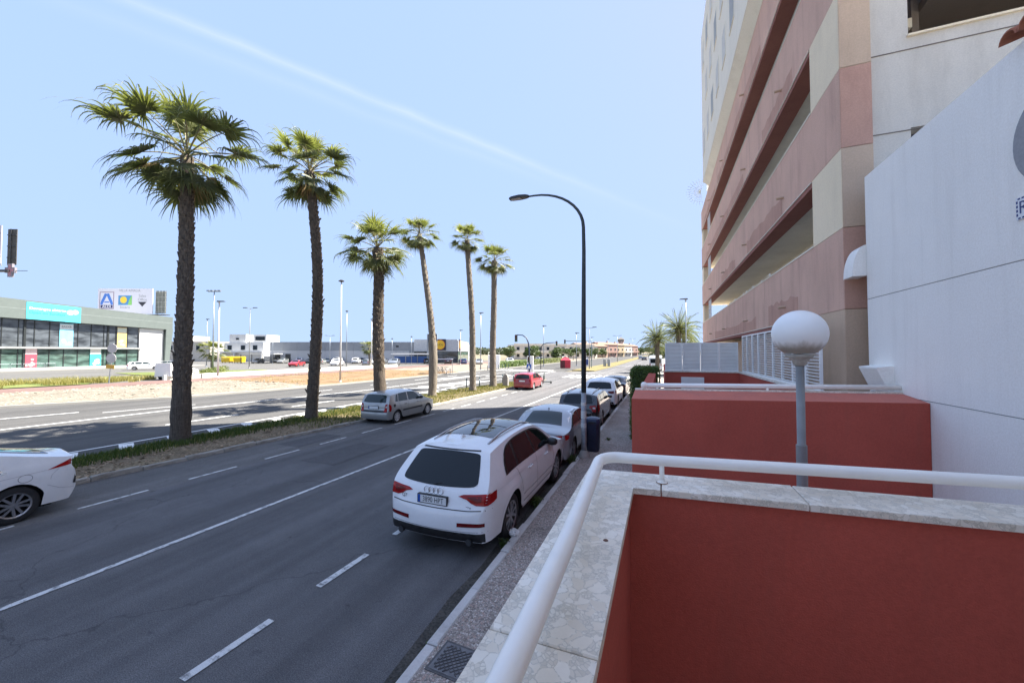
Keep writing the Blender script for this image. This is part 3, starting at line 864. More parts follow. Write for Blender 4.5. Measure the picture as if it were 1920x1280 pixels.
# ================================================================== neighbour's terrace (front wall, sloped top, rail)
NT = thing('neighbour_terrace', 'red stucco terrace wall with sloped top behind the globe lamp', 'wall', (-0.42, 5.95, 0.13))
A, B = Vector((-0.42,5.95,2.50)), Vector((3.195,6.50,2.54))
A2, B2 = Vector((-0.40,6.45,2.585)), Vector((3.195,7.08,2.60))
mb = MB()
mb.add([(A.x,A.y,0.1),(B.x,B.y,0.1),B,A,(A2.x,A2.y,0.1),(B2.x,B2.y,0.1),B2-Vector((0,0,.1)),A2-Vector((0,0,.1))],
       [(0,1,2,3),(5,4,7,6),(4,0,3,7),(1,5,6,2)])
P(mb, 'wall', MT['red'], NT)
P(MB().add([A,B,B2,A2], [(0,1,2,3)]), 'sloped_top', MT['red_top'], NT)
d = (B2-A2)
P(MB().add([A2+Vector((0,-.004,0)),B2+Vector((0,-.004,0)),B2+Vector((0,.10,0)),A2+Vector((0,.10,0)),A2+Vector((0,-.004,.022)),B2+Vector((0,-.004,.022)),B2+Vector((0,.10,.022)),A2+Vector((0,.10,.022))],
           [(3,2,1,0),(4,5,6,7),(0,1,5,4),(1,2,6,5),(2,3,7,6),(3,0,4,7)]), 'coping', MT['breccia'], NT)
P(MB().box(-0.40, -0.18, 6.56, 13.6, 0.1, 2.48), 'street_wall', MT['red'], NT)
P(MB().box(-0.179, 3.19, 7.3, 13.6, 0.1, 1.2), 'terrace_floor', MT['concrete'], NT)
NR = thing('terrace_handrail', 'white tubular handrail on top of the neighbouring red wall', 'railing', (-0.30, 6.5, 2.607))
def NRz(t): return A2 + d*t + Vector((0.10, 0.05, 0))
mb = MB(); p0 = NRz(0.01) + Vector((0,0,.075)); p1 = B2 + Vector((0,0.07,.085))
mb.tube([p0, p1], 0.036, 12)
P(mb, 'rail_tube', MT['white_paint'], NR, smooth=True)
P(MB().lathe([(0.0,-0.05),(0.035,-0.045),(0.05,-0.01),(0.05,0.02),(0.03,0.048),(0.0,0.055)], 12, tuple(p0)), 'rail_end', MT['white_paint'], NR, smooth=True)
for t in (0.013, 0.065, 0.50):
    q = NRz(t)
    P(MB().tube([q + Vector((0,0,0.015)), q + Vector((0,0,0.07))], 0.018 if t > 0.02 else 0.03, 8), 'rail_post', MT['white_paint'], NR)

# ================================================================== third terrace with screens
TT = thing('screened_terrace', 'red terrace wall with pale coping below the white screens', 'wall', (0.1, 15.8, 0.13))
P(MB().box(0.12, 2.62, 15.8, 16.0, 0.1, 2.43), 'front_wall', MT['red'], TT)
P(MB().box(2.62, 2.80, 8.5, 16.0, 0.1, 2.43), 'return_wall', MT['red'], TT)
P(MB().box(0.10, 2.85, 15.77, 16.02, 2.43, 2.475), 'coping', MT['breccia'], TT)
P(MB().box(2.59, 2.84, 8.5, 15.765, 2.43, 2.475), 'coping', MT['breccia'], TT)
P(MB().box(0.12, 0.32, 16.001, 26, 0.1, 2.43), 'street_wall', MT['red'], TT)
wd = P(MB().box(0.69, 1.47, 15.77, 15.799, 0.5, 2.25), 'meter_door', MT['white_slat'], TT)
P(MB().box(0.73, 1.43, 15.762, 15.771, 0.54, 2.21), 'door_leaf', MT['white_slat'], wd, TT)
def louvre_panel(parent, top, p0, p1, z0, z1, pitch, label=None):
    """one framed panel of slats between two plan points"""
    p0 = Vector((p0[0], p0[1], 0)); p1 = Vector((p1[0], p1[1], 0))
    L = (p1-p0).length; ux = (p1-p0)/L; un = Vector((-ux.y, ux.x, 0))
    M3 = Matrix((ux, un, Vector((0,0,1)))).transposed()
    fr = MB()
    mid = (p0+p1)/2
    fr.obox(p0 + ux*0.02 + Vector((0,0,(z0+z1)/2)), 0.04, 0.045, z1-z0, M3)
    fr.obox(p1 - ux*0.02 + Vector((0,0,(z0+z1)/2)), 0.04, 0.045, z1-z0, M3)
    fr.obox(mid + Vector((0,0,z0+0.02)), L-0.08, 0.042, 0.04, M3)
    fr.obox(mid + Vector((0,0,z1-0.02)), L-0.08, 0.042, 0.04, M3)
    f = P(fr, 'panel_frame', MT['white_slat'], parent)
    sl = MB(); z = z0 + 0.06
    tilt = M3 @ rotx(R(-35))
    while z < z1-0.05:
        sl.obox(mid + Vector((0,0,z)), L-0.082, 0.055, 0.009, tilt)
        z += pitch
    s = P(sl, 'slats', MT['white_slat'], f, top)
    s['kind'] = 'stuff'
WS = thing('white_fence', 'white panelled privacy fence above the low red wall', 'fence', (0.12, 15.9, 2.478))
n = 4
for i in range(n):
    x0 = 0.13 + i*0.62; x1 = x0 + 0.61
    P(MB().box(x0+0.04, x1-0.04, 15.885, 15.90, 2.52, 3.50), 'fence_panel', MT['white_slat'], WS)
    louvre_panel(WS, WS, (x0, 15.88), (x1, 15.88), 2.478, 3.54, 0.052)
LS = thing('louvre_screen', 'long white louvred screen in front of the apartment block', 'screen', (2.72, 15.7, 2.478))
n = 9
for i in range(n):
    y0 = 15.72 - i*0.80
    louvre_panel(LS, LS, (2.72, y0), (2.72, y0 - 0.79), 2.478, 3.76, 0.062)

# ================================================================== own terrace in the foreground
OT = thing('balcony_parapet_wall', 'dark red stucco parapet with pale broken-marble coping in foreground', 'wall', (-0.42, 2.4, 0.13))
sk = 0.0875
def fy(x, off): return 2.14 + (x + 0.165)*sk + off
P(MB().add([(-0.39,-3,0.1),(-0.165,-3,0.1),(-0.165,2.15,0.1),(-0.39,2.37,0.1),(-0.39,-3,2.448),(-0.165,-3,2.448),(-0.165,2.15,2.448),(-0.39,2.37,2.448)],
           [(3,2,1,0),(4,5,6,7),(0,1,5,4),(1,2,6,5),(2,3,7,6),(3,0,4,7)]), 'street_wall', MT['red'], OT)
P(MB().add([(-0.164,fy(-0.164,0.01),0.1),(3.19,fy(3.19,0.01),0.1),(3.19,fy(3.19,0.22),0.1),(-0.389,fy(-0.389,0.23),0.1),
            (-0.164,fy(-0.164,0.01),2.448),(3.19,fy(3.19,0.01),2.448),(3.19,fy(3.19,0.22),2.448),(-0.389,fy(-0.389,0.23),2.448)],
           [(3,2,1,0),(4,5,6,7),(0,1,5,4),(1,2,6,5),(2,3,7,6),(3,0,4,7)]), 'front_wall', MT['red'], OT)
P(MB().box(-0.164, 3.19, -3, 2.14, 1.0, 1.42), 'terrace_floor', plain('terrace_tile', (0.36,0.20,0.14), 0.6, 0, 0.1, 2), OT)
def slab(pts, zt=2.48, th=0.032, b=0.004):
    n = len(pts); mb = MB()
    c = sum((Vector((p[0],p[1],0)) for p in pts), Vector())/n
    ins = []
    for p in pts:
        v = Vector((p[0],p[1],0)); ins.append(v + (c-v).normalized()*b)
    vs = [(p[0],p[1],zt-th) for p in pts] + [(p[0],p[1],zt-b) for p in pts] + [(p.x,p.y,zt) for p in ins]
    fs = [tuple(range(n-1,-1,-1))]
    for k in (0, n): fs += [(k+i, k+(i+1)%n, k+n+(i+1)%n, k+n+i) for i in range(n)]
    fs.append(tuple(range(2*n, 3*n)))
    return mb.add(vs, fs)
xo, xi = -0.425, -0.145
g = 0.0028
def front_pts(xa, xb): return [(xa, fy(xa,-0.012)), (xb, fy(xb,-0.012)), (xb, fy(xb,0.262)), (xa, fy(xa,0.262))]
cs = [[(xo,-3),(xi,-3),(xi,-1.0-g),(xo,-1.0-g)], [(xo,-1.0+g),(xi,-1.0+g),(xi,0.92-g),(xo,0.92-g)],
      [(xo,0.92+g),(xi,0.92+g),(xi,fy(xi,-0.012)),(-0.008-g,fy(-0.008,-0.012)),(-0.008-g,fy(-0.008,0.262)),(xo,fy(xo,0.262))],
      front_pts(-0.008+g, 0.645-g), front_pts(0.645+g, 1.9-g), front_pts(1.9+g, 3.19)]
for i, c in enumerate(cs):
    P(slab(c, 2.48 + (0.0, 0.001, 0.0, 0.0015, 0.0, 0.0)[i]), 'coping_slab', MT['breccia'], OT)
P(MB().lathe([(0.0,0.003),(0.007,0.003),(0.010,0.0)], 9, (-0.205, 1.50, 2.4805)), 'rust_mark', plain('rust_mark', (0.16,0.075,0.05), 0.9, 0, 0.3, 80), OT)
HR = thing('balcony_handrail', 'thick white tubular handrail on the foreground parapet', 'railing', (-0.3, 2.2, 2.482))
path = [(-0.245,-3,2.60),(-0.262,0.2,2.60),(-0.285,1.2,2.60),(-0.318,1.95,2.60)]
cx, cy = (-0.318, 1.95)
for a in range(0, 91, 10):
    aa = R(a)
    path.append((-0.215 - 0.110*math.cos(aa), 2.115 + 0.135*math.sin(aa), 2.60))
path += [(-0.007,2.268,2.60),(0.72,2.374,2.60),(1.54,2.49,2.60),(3.19,2.72,2.60)]
P(MB().tube(path, 0.0295, 24), 'rail_tube', MT['white_paint'], HR, smooth=True)
P(MB().tube([(-0.004,2.262,2.481),(-0.004,2.262,2.585)], 0.013, 12), 'rail_post', MT['white_paint'], HR, smooth=True)
P(MB().tube([(-0.285,-0.3,2.481),(-0.285,-0.3,2.585)], 0.013, 12), 'rail_post', MT['white_paint'], HR, smooth=True)
P(MB().tube([(1.75,2.515,2.481),(1.75,2.515,2.585)], 0.013, 12), 'rail_post', MT['white_paint'], HR, smooth=True)

rust = plain('rust_stain', (0.30,0.17,0.09), 0.9, 0, 0.4, 60)
for (x, y) in ((-0.004,2.262),(1.75,2.515)):
    P(MB().lathe([(0.028,0.0),(0.028,0.004),(0.016,0.007),(0.014,0.02)], 14, (x, y, 2.4815)), 'fixing_flange', MT['white_paint'], HR)
    P(MB().lathe([(0.029,0.0005),(0.031,0.002),(0.028,0.0045)], 14, (x, y, 2.4815)), 'rust_ring', rust, HR)
for t_ in ((0.355,2.321),(-0.283,1.12)):
    pass
# ================================================================== globe lamp
GL = thing('globe_lamp', 'white opal globe lamp on a grey post before the red wall', 'lamp', (1.1, 3.92, 0.13))
MB().tube([(0,0,0),(0,0,2.96)], 0.031, 16).build('post', MT['grey_post'], GL, smooth=True)
MB().tube([(0,0,0),(0,0,2.28)], 0.040, 16).build('post_sleeve', MT['grey_post'], GL, angle=40)
MB().lathe([(0.034,2.95),(0.05,2.965),(0.055,2.99),(0.085,3.02),(0.11,3.045),(0.0,3.055)], 28).build('collar', plain('dirty_collar', (0.45,0.42,0.36), 0.6, 0, 0.25, 20), GL, smooth=True)
prof = []
for i in range(25):
    a = -math.pi/2 + 0.55 + (math.pi - 0.55)*i/24
    prof.append((0.200*math.cos(a) if i < 24 else 0.0, 3.225 + 0.198*math.sin(a)))
MB().lathe(prof, 48).build('globe', MT['globe'], GL, smooth=True)

# ================================================================== hedge, manhole, bin, near street lamp
MH = thing('manhole_cover', 'square grey metal access cover set in the pebble pavement', 'manhole', (-1.93, 3.38, 0.13))
iron = plain('cast_iron', (0.10,0.095,0.095), 0.55, 0.5, 0.3, 14, 0.4, 60)
MB().box(-0.23,0.23,-0.20,0.20,-0.02,0.006).build('frame', iron, MH)
MB().box(-0.205,0.205,-0.175,0.175,0.0,0.009).build('plate', plain('worn_plate', (0.17,0.165,0.165), 0.5, 0.5, 0.3, 10), MH)
mb = MB()
for i in range(-9, 10):
    for sgn in (1, -1):
        # diagonal ribs clipped to the plate
        pts = []
        for t in np.linspace(-0.5, 0.5, 41):
            x = t; y = sgn*t + i*0.055
            if abs(x) < 0.19 and abs(y) < 0.16: pts.append((x, y))
        if len(pts) > 1:
            a, b = Vector((*pts[0], 0.0115)), Vector((*pts[-1], 0.0115)); d_ = (b-a); l = d_.length; d_.normalize()
            mb.obox((a+b)/2, l, 0.010, 0.006, Matrix((d_, Vector((-d_.y,d_.x,0)), Vector((0,0,1)))).transposed())
mb.build('ribs', iron, MH)
MH.rotation_euler.z = R(-3)

SL = thing('street_lamp', 'tall street lamp with curved arm and black head beside the bin', 'street lamp', (-2.14, 11.2, 0.0))
MB().lathe([(0.17,0.10),(0.17,0.14),(0.10,0.30),(0.075,0.33)], 14).build('foot', MT['kerb_old'], SL, smooth=True)
MB().tube([(0,0,0.1),(0.004,0,2.0)], [0.078,0.074], 16).build('lower_post', plain('worn_grey_paint', (0.30,0.32,0.34), 0.55, 0.1, 0.35, 5), SL, smooth=True)
top = [(0.004,0,2.0),(0.012,0,4.2),(0.03,0,6.2),(0.02,0,6.9)]
rad = [0.074,0.066,0.055,0.05]
for i in range(1, 11):
    a = R(i*9)
    top.append((0.02 - 1.55*(1-math.cos(a)), 0, 6.9 + 1.18*math.sin(a))); rad.append(0.05 - 0.0022*i)
top.append((-1.75,0,8.08)); rad.append(0.028)
MB().tube(top, rad, 14).build('arm', MT['dark_post'], SL, smooth=True)
hd = MB()
pr = [(-1.70,0.045,0.05),(-1.80,0.10,0.075),(-2.0,0.135,0.085),(-2.25,0.12,0.07),(-2.34,0.08,0.045)]
vs = []; fs = []
for (x, w, h) in pr:
    vs += [(x,-w,8.06),(x,w,8.06),(x,w*0.9,8.08+h*0.7),(x,w*0.4,8.08+h),(x,-w*0.4,8.08+h),(x,-w*0.9,8.08+h*0.7)]
for i in range(len(pr)-1):
    for k in range(6): fs.append((i*6+k, i*6+(k+1)%6, (i+1)*6+(k+1)%6, (i+1)*6+k))
fs += [(5,4,3,2,1,0), tuple(24+k for k in range(6))]
hd.add(vs, fs); hd.build('lamp_head', MT['black'], SL, angle=50)
MB().box(-2.26,-1.96,-0.075,0.075,8.045,8.0595).build('lens', plain('lamp_lens', (0.42,0.42,0.40), 0.2), SL)
MB().box(-0.02,0.05,-0.086,-0.070,0.5,0.85).build('service_hatch', MT['galv'], SL)
for (z, h, c) in ((1.25,0.22,(0.55,0.55,0.52)),(1.62,0.10,(0.62,0.60,0.55)),(0.98,0.14,(0.50,0.51,0.5))):
    MB().lathe([(0.0795,z),(0.0795,z+h)], 16).build('paper_scrap', plain('old_paper', c, 0.9, 0, 0.2, 30), SL, smooth=True)

BN = thing('litter_bin', 'dark navy plastic litter bin standing beside the near lamp post', 'bin', (-2.0, 12.0, 0.13))
sec = lambda w, d_, z: [(-w,-d_*0.6,z),(-w*0.6,-d_,z),(w*0.6,-d_,z),(w,-d_*0.6,z),(w,d_*0.6,z),(w*0.6,d_,z),(-w*0.6,d_,z),(-w,d_*0.6,z)]
def loft(rows, n, cap=True):
    mb = MB(); vs = sum(rows, [])
    fs = [(i*n+k, i*n+(k+1)%n, (i+1)*n+(k+1)%n, (i+1)*n+k) for i in range(len(rows)-1) for k in range(n)]
    if cap: fs += [tuple(range(n-1,-1,-1)), tuple((len(rows)-1)*n+k for k in range(n))]
    return mb.add(vs, fs)
loft([sec(0.16,0.16,0.0), sec(0.185,0.185,0.06), sec(0.21,0.21,0.86)], 8).build('bin_body', MT['navy'], BN, angle=30)
loft([sec(0.222,0.222,0.865), sec(0.228,0.228,0.92), sec(0.20,0.20,1.0), sec(0.12,0.12,1.04)], 8).build('bin_lid', plain('blue_lid', (0.022,0.036,0.085), 0.4), BN, angle=30)
MB().box(-0.12,0.12,-0.236,-0.222,0.875,0.925).build('bin_opening', MT['black'], BN)
# ================================================================== vegetation
MT['trunk'] = None
def trunk_mat(name, c1, c2):
    m, nt, b = newmat(name); S(b, 0.95, 0, 0.15)
    f = noise(nt, coords(nt, 'Object', (9, 9, 16)), 1.0, 5, 0.65)
    g = noise(nt, coords(nt, 'Object', (30, 30, 2.5)), 1.0, 4, 0.6)
    c = ramp(nt, f, [(0.3, c1), (0.7, c2)])
    c = mixc(nt, 0.45, c, ramp(nt, g, [(0.35, tuple(x*0.55 for x in c1)), (0.65, tuple(x*1.2 for x in c2))]))
    nt.links.new(c, b.inputs['Base Color'])
    bumpn(nt, b, g, 0.8, 0.02)
    return m
MT['trunk'] = trunk_mat('palm_trunk', (0.055,0.045,0.036), (0.14,0.115,0.092))
MT['trunk_grey'] = trunk_mat('grey_palm_trunk', (0.13,0.11,0.088), (0.27,0.235,0.19))
MT['boot'] = trunk_mat('leaf_bases', (0.06,0.046,0.035), (0.19,0.155,0.12))
MT['fan'] = leaf('fan_leaf', (0.085,0.105,0.045), (0.165,0.18,0.085), 0.36, 1.2)
MT['fan_y'] = leaf('young_fan_leaf', (0.17,0.19,0.075), (0.28,0.28,0.13), 0.42, 1.2)
MT['fan_d'] = leaf('dry_fan_leaf', (0.22,0.15,0.085), (0.36,0.27,0.16), 0.25, 1.2)
MT['petiole'] = plain('leaf_stalk', (0.19,0.17,0.075), 0.6, 0, 0.25, 8)
MT['flower'] = plain('palm_flower_stalk', (0.20,0.165,0.09), 0.9, 0, 0.2, 12)

def fan_frond(seed, elev, lp, lb, droop, nseg=33, mats=None, spread=118, dry=0):
    """one fan leaf: a stalk and radiating split blades with hanging tips. Leaves along +x at the given elevation."""
    rr = random.Random(seed)
    mb = MB()
    e = R(elev)
    # stalk curve
    pts = []; d = Vector((math.cos(e), 0, math.sin(e))); p = Vector((0,0,0)); n = 6
    for i in range(n+1):
        pts.append(p.copy())
        p = p + d*lp/n
        d = (d + Vector((0,0,-0.055*droop))).normalized()
    mb.mi = 0
    mb.tube(pts, [0.028 - 0.0026*i for i in range(n+1)], 5, cap=False)
    mb.mi = 1
    ctr = pts[-1]
    ax = d.copy()                                  # leaf axis
    side = Vector((0,1,0))
    up = ax.cross(side).normalized()*-1
    if up.z < 0: up = -up
    yaw = R(rr.uniform(-14, 14)); roll = R(rr.uniform(-25, 25))
    Rm = Matrix.Rotation(roll, 3, ax)
    side = Rm @ side; up = Rm @ up
    for k in range(nseg):
        t = -1 + 2*k/(nseg-1)
        a = R(spread)*t + R(rr.uniform(-2.5, 2.5))
        L = lb*(1 - 0.33*abs(t)**1.6)*rr.uniform(0.86, 1.08)
        dirv = ax*math.cos(a) + side*math.sin(a)
        dirv = (dirv + up*(0.16*math.cos(a))).normalized()
        # costapalmate fold: outer blades rise a little then hang
        dirv = (dirv + up*0.22*abs(t)).normalized()
        q = ctr.copy(); dd = dirv.copy(); hang = rr.choice((0.5, 0.9, 1.3, 1.8)); L *= rr.choice((0.8, 1.0, 1.0, 1.12))
        rows = []; m = 8
        w0 = lb*0.040
        for i in range(m+1):
            u = i/m
            w = w0*(0.35 + 1.6*u if u < 0.40 else max(0.05, 0.95*(1-u)**0.9))
            wd = dd.cross(up).normalized()
            tw = Matrix.Rotation(R(24)*(1 if k % 2 else -1), 3, dd)
            wd = tw @ wd
            rows.append((q - wd*w, q + wd*w))
            q = q + dd*L/m
            g = (0.04*droop if u < 0.38 else (0.36 + 0.8*(u-0.38))*droop*hang)
            dd = (dd + Vector((rr.uniform(-.05,.05), rr.uniform(-.05,.05), -g))).normalized()
        vs = [v for r_ in rows for v in r_]
        fs = [(2*i, 2*i+1, 2*i+3, 2*i+2) for i in range(m)]
        mb.add(vs, fs)
    return mb.mesh('frond', mats)

FR = []
for i, (el, lp, lb, dr) in enumerate([(82,0.8,1.15,0.55),(70,1.15,1.2,0.9),(60,1.3,1.25,1.0),(48,1.45,1.3,1.1),(38,1.55,1.3,1.2),(24,1.6,1.3,1.2),(12,1.6,1.3,1.2),(0,1.55,1.25,1.2),(-14,1.45,1.25,1.1),(-30,1.3,1.2,1.0),(-48,1.15,1.15,0.8),(-62,0.95,1.1,0.6)]):
    for v in range(2):
        mats = [MT['petiole'], MT['fan_y'] if el > 45 else MT['fan']]
        FR.append((el, fan_frond(100+i*7+v, el, lp, lb, dr, 33, mats)))
FD = [fan_frond(300+i, el, 0.8, 0.95, 0.5, 17, [MT['petiole'], MT['fan_d']], 60) for i, el in enumerate((-35,-55,-68,-78))]

def palm(label, base, top, r0, r1, crown_scale, nfr, seed, bend=(0,0), smooth_to=1.5, grey=False, group='fan palms on the median', emax=85, emin=-66, dead=5, lean_wind=0.0):
    rr = random.Random(seed)
    T = thing('palm_tree', label, 'palm tree', (base[0], base[1], base[2]), 0, group)
    b = Vector((0,0,0)); t = Vector(top) - Vector(base)
    def axis(u):
        p = b.lerp(t, u)
        s = math.sin(math.pi*u)
        return p + Vector((bend[0]*s + 0.05*math.sin(u*7+seed), bend[1]*s + 0.04*math.sin(u*5+seed*2), 0))
    H = t.length
    prof = []
    def rad(z):
        u = z/H
        r = r0*(1-u) + r1*u
        if z < smooth_to: r = r0*(1.0 + 0.32*max(0, 1 - z/0.35)**1.5) + 0.03*math.sin(math.pi*z/smooth_to)
        return r
    n = 46; k = 16
    mb = MB(); vs = []; fs = []
    for i in range(n+1):
        u = (i/n); z = u*H
        c = axis(u); r = rad(z)
        for j in range(k):
            a = 2*math.pi*j/k
            q = r*(1 + 0.05*math.sin(j*2.3+i*1.7) + 0.03*math.sin(j*5.1+i*0.9))
            vs.append((c.x + math.cos(a)*q, c.y + math.sin(a)*q, c.z - (0.12 if i == 0 else 0)))
    fs = [(i*k+j, i*k+(j+1)%k, (i+1)*k+(j+1)%k, (i+1)*k+j) for i in range(n) for j in range(k)]
    mb.add(vs, fs)
    tr = mb.build('trunk', MT['trunk_grey'] if grey else MT['trunk'], T, smooth=True)
    # old leaf bases, cut short, spiralling up the trunk
    mb = MB(); z = smooth_to; i = 0
    while z < H - 0.15:
        u = z/H; a = i*2.39996 + rr.uniform(-.25,.25)
        c = axis(u); r = rad(z)*0.98
        o = Vector((math.cos(a), math.sin(a), 0)); s_ = Vector((-o.y, o.x, 0))
        w = r*0.42*rr.uniform(0.7,1.2); h = rr.uniform(0.10,0.20); out = rr.uniform(0.02,0.06)*(1.0 if not grey else 0.6)
        if rr.random() < 0.05: out *= 2.2
        p = c + o*r
        up_ = Vector((0,0,1))
        tip = p + o*out + up_*h
        mb.add([p - s_*w - up_*0.03, p + s_*w - up_*0.03, tip + s_*w*0.55, tip - s_*w*0.55, tip - o*0.03 + s_*w*0.5 + up_*0.0, tip - o*0.05 - s_*w*0.5, p - o*0.03 - s_*w + up_*0.05, p - o*0.03 + s_*w + up_*0.05],
               [(0,1,2,3),(3,2,4,5),(1,7,4,2),(6,0,3,5)])
        z += (0.030 if not grey else 0.055)*rr.uniform(0.6,1.4)*max(1.0, 0.30/r0*0.9); i += 1
    lb_ = mb.build('leaf_bases', MT['trunk_grey'] if grey else MT['boot'], tr); lb_['kind'] = 'stuff'
    # crown heart with fibres, its fronds are pieces of it
    mb = MB().lathe([(r1*0.95,-0.45),(r1*1.1,-0.25),(r1*0.9,-0.05),(r1*0.4,0.08),(0.0,0.12)], 12, tuple(t))
    cr = mb.build('crown', MT['boot'], T, smooth=True)
    for j in range(nfr):
        f = j/(nfr-1)
        el = emax + (emin-emax)*(f**0.92) + rr.uniform(-6, 6)
        best = sorted(FR, key=lambda x: abs(x[0]-el))[:2]
        me = rr.choice(best)[1]
        fo = link_mesh('frond', me, cr, tuple(t + Vector((0,0,0.06 - 0.20*f))), (rr.uniform(-.1,.1), rr.uniform(-.1,.1), j*2.39996 + rr.uniform(-.25,.25)))
        s = crown_scale*rr.uniform(0.85, 1.12)
        fo.scale = (s*rr.uniform(0.9,1.08), s, s)
        if lean_wind: fo.rotation_euler.y += rr.uniform(0.3,1)*lean_wind*-math.cos(fo.rotation_euler.z)
    for j in range(dead):
        fo = link_mesh('dry_frond', rr.choice(FD), cr, tuple(t + Vector((0,0,-0.06))), (0, 0, rr.uniform(0, 6.28)))
        fo.scale = (crown_scale,)*3
    for j in range(3):
        a = rr.uniform(0, 6.28); d_ = Vector((math.cos(a), math.sin(a), 0))
        q = t + Vector((0,0,0.15)); L = crown_scale*rr.uniform(1.9,2.5)
        MB().tube([q, q + d_*L*0.35 + Vector((0,0,0.5)), q + d_*L*0.7 + Vector((0,0,0.45)), q + d_*L*0.95 + Vector((0,0,0.05)), q + d_*L*1.05 + Vector((0,0,-0.4))], [0.02,0.016,0.012,0.008,0.004], 5).build('flower_stalk', MT['flower'], cr)
    return T

palm('tallest nearest fan palm with the widest drooping crown', (-15.54,8.16,0.08), (-15.70,8.2,10.2), 0.262, 0.17, 1.0, 36, 11, (0.06,0), 1.75, dead=8)
palm('second fan palm from the left with a slightly curved trunk', (-15.09,13.02,0.08), (-15.35,13.0,11.7), 0.24, 0.18, 0.84, 38, 22, (0.28,0.1), 0.55, dead=10)
palm('short stout fan palm right behind the silver hatchback', (-15.31,17.88,0.08), (-15.65,17.9,9.35), 0.32, 0.26, 0.90, 38, 33, (0.05,0), 1.9, dead=7)
palm('slender leaning fan palm with a bare smooth lower trunk', (-14.9,22.7,0.08), (-16.1,22.75,11.6), 0.27, 0.155, 0.66, 32, 44, (0.38,0), 3.9, True, dead=3)
palm('slim straight fan palm, second farthest on the median', (-13.84,26.9,0.08), (-14.45,26.9,12.2), 0.25, 0.19, 0.60, 32, 55, (0.10,0), 0.4, True, dead=4)
palm('farthest fan palm on the median, near the stone post', (-13.84,30.7,0.08), (-13.75,30.75,11.3), 0.29, 0.22, 0.74, 31, 66, (-0.08,0), 0.6, True, dead=4)
palm('small fan palm in the planting before the white houses', (-71.0,41.5,0), (-71.0,41.5,3.3), 0.20, 0.17, 0.95, 26, 77, grey=True, group='small palms by the car parks', dead=3)
palm('small fan palm at the edge of the long grey shop lot', (-58.6,65.0,0), (-58.6,65.0,4.1), 0.20, 0.17, 0.85, 26, 88, grey=True, group='small palms by the car parks', dead=2)

# feathered date palms behind the fence
def feather(seed, elev, L, droop):
    rr = random.Random(seed); mb = MB(); mb.mi = 0
    d = Vector((math.cos(R(elev)),0,math.sin(R(elev)))); p = Vector((0,0,0)); n = 12; pts = []
    for i in range(n+1):
        pts.append(p.copy()); p = p + d*L/n; d = (d + Vector((0,0,-0.10*droop))).normalized()
    mb.tube(pts, [0.035-0.0026*i for i in range(n+1)], 4, cap=False)
    mb.mi = 1
    for i in range(2, n*3):
        u = i/(n*3.0); q = pts[min(n, int(u*n))].lerp(pts[min(n, int(u*n)+1)], u*n - int(u*n))
        l = 0.55*math.sin(math.pi*min(1, 0.15+u*0.95))*rr.uniform(.8,1.1)
        for s_ in (-1, 1):
            dv = Vector((0.55, s_*0.75, 0.25)).normalized()
            e1 = q + dv*l*0.6; e2 = q + dv*l + Vector((0,0,-0.14))
            w = Vector((0.022,0,0))
            mb.add([q-w, q+w, e1+w*0.9, e1-w*0.9, e2], [(0,1,2,3),(3,2,4)])
    return mb.mesh('frond', [MT['petiole'], MT['feather']])
MT['feather'] = leaf('date_leaf', (0.10,0.125,0.045), (0.19,0.21,0.085), 0.35, 1.2)
FE = [feather(500+i, el, 2.9, dr) for i, (el, dr) in enumerate([(80,0.7),(66,0.9),(52,1.1),(38,1.2),(22,1.3),(5,1.3),(-15,1.1)])]
def date_palm(label, base, H, s, seed):
    rr = random.Random(seed)
    T = thing('date_palm', label, 'palm tree', base, 0, 'date palms beyond the white fence')
    mb = MB().tube([(0,0,-0.1),(0.05,0,H*0.5),(0.02,0.03,H)], [0.34,0.30,0.33], 12)
    mb.build('trunk', MT['boot'], T, smooth=True)
    cr = MB().lathe([(0.33,-0.4),(0.45,0.0),(0.3,0.4),(0.0,0.5)], 10, (0.02,0.03,H)).build('crown', MT['boot'], T, smooth=True)
    for j in range(64):
        f = j/63
        me = FE[min(6, int(f*7))]
        fo = link_mesh('frond', me, cr, (0.02,0.03,H+0.2-0.3*f), (rr.uniform(-.15,.15), rr.uniform(-.1,.1), j*2.39996))
        fo.scale = (s*rr.uniform(.85,1.1),)*3
    return T
date_palm('tallest date palm close to the pink block corner', (2.2,57.0,0), 5.9, 1.2, 1)
date_palm('date palm left of the tallest one beyond the fence', (-0.6,62.0,0), 4.9, 1.1, 2)
date_palm('date palm hidden partly by the pink block corner', (3.4,66.0,0), 5.6, 1.1, 3)
date_palm('low date palm nearest the white van', (-0.8,73.0,0), 4.2, 1.1, 4)

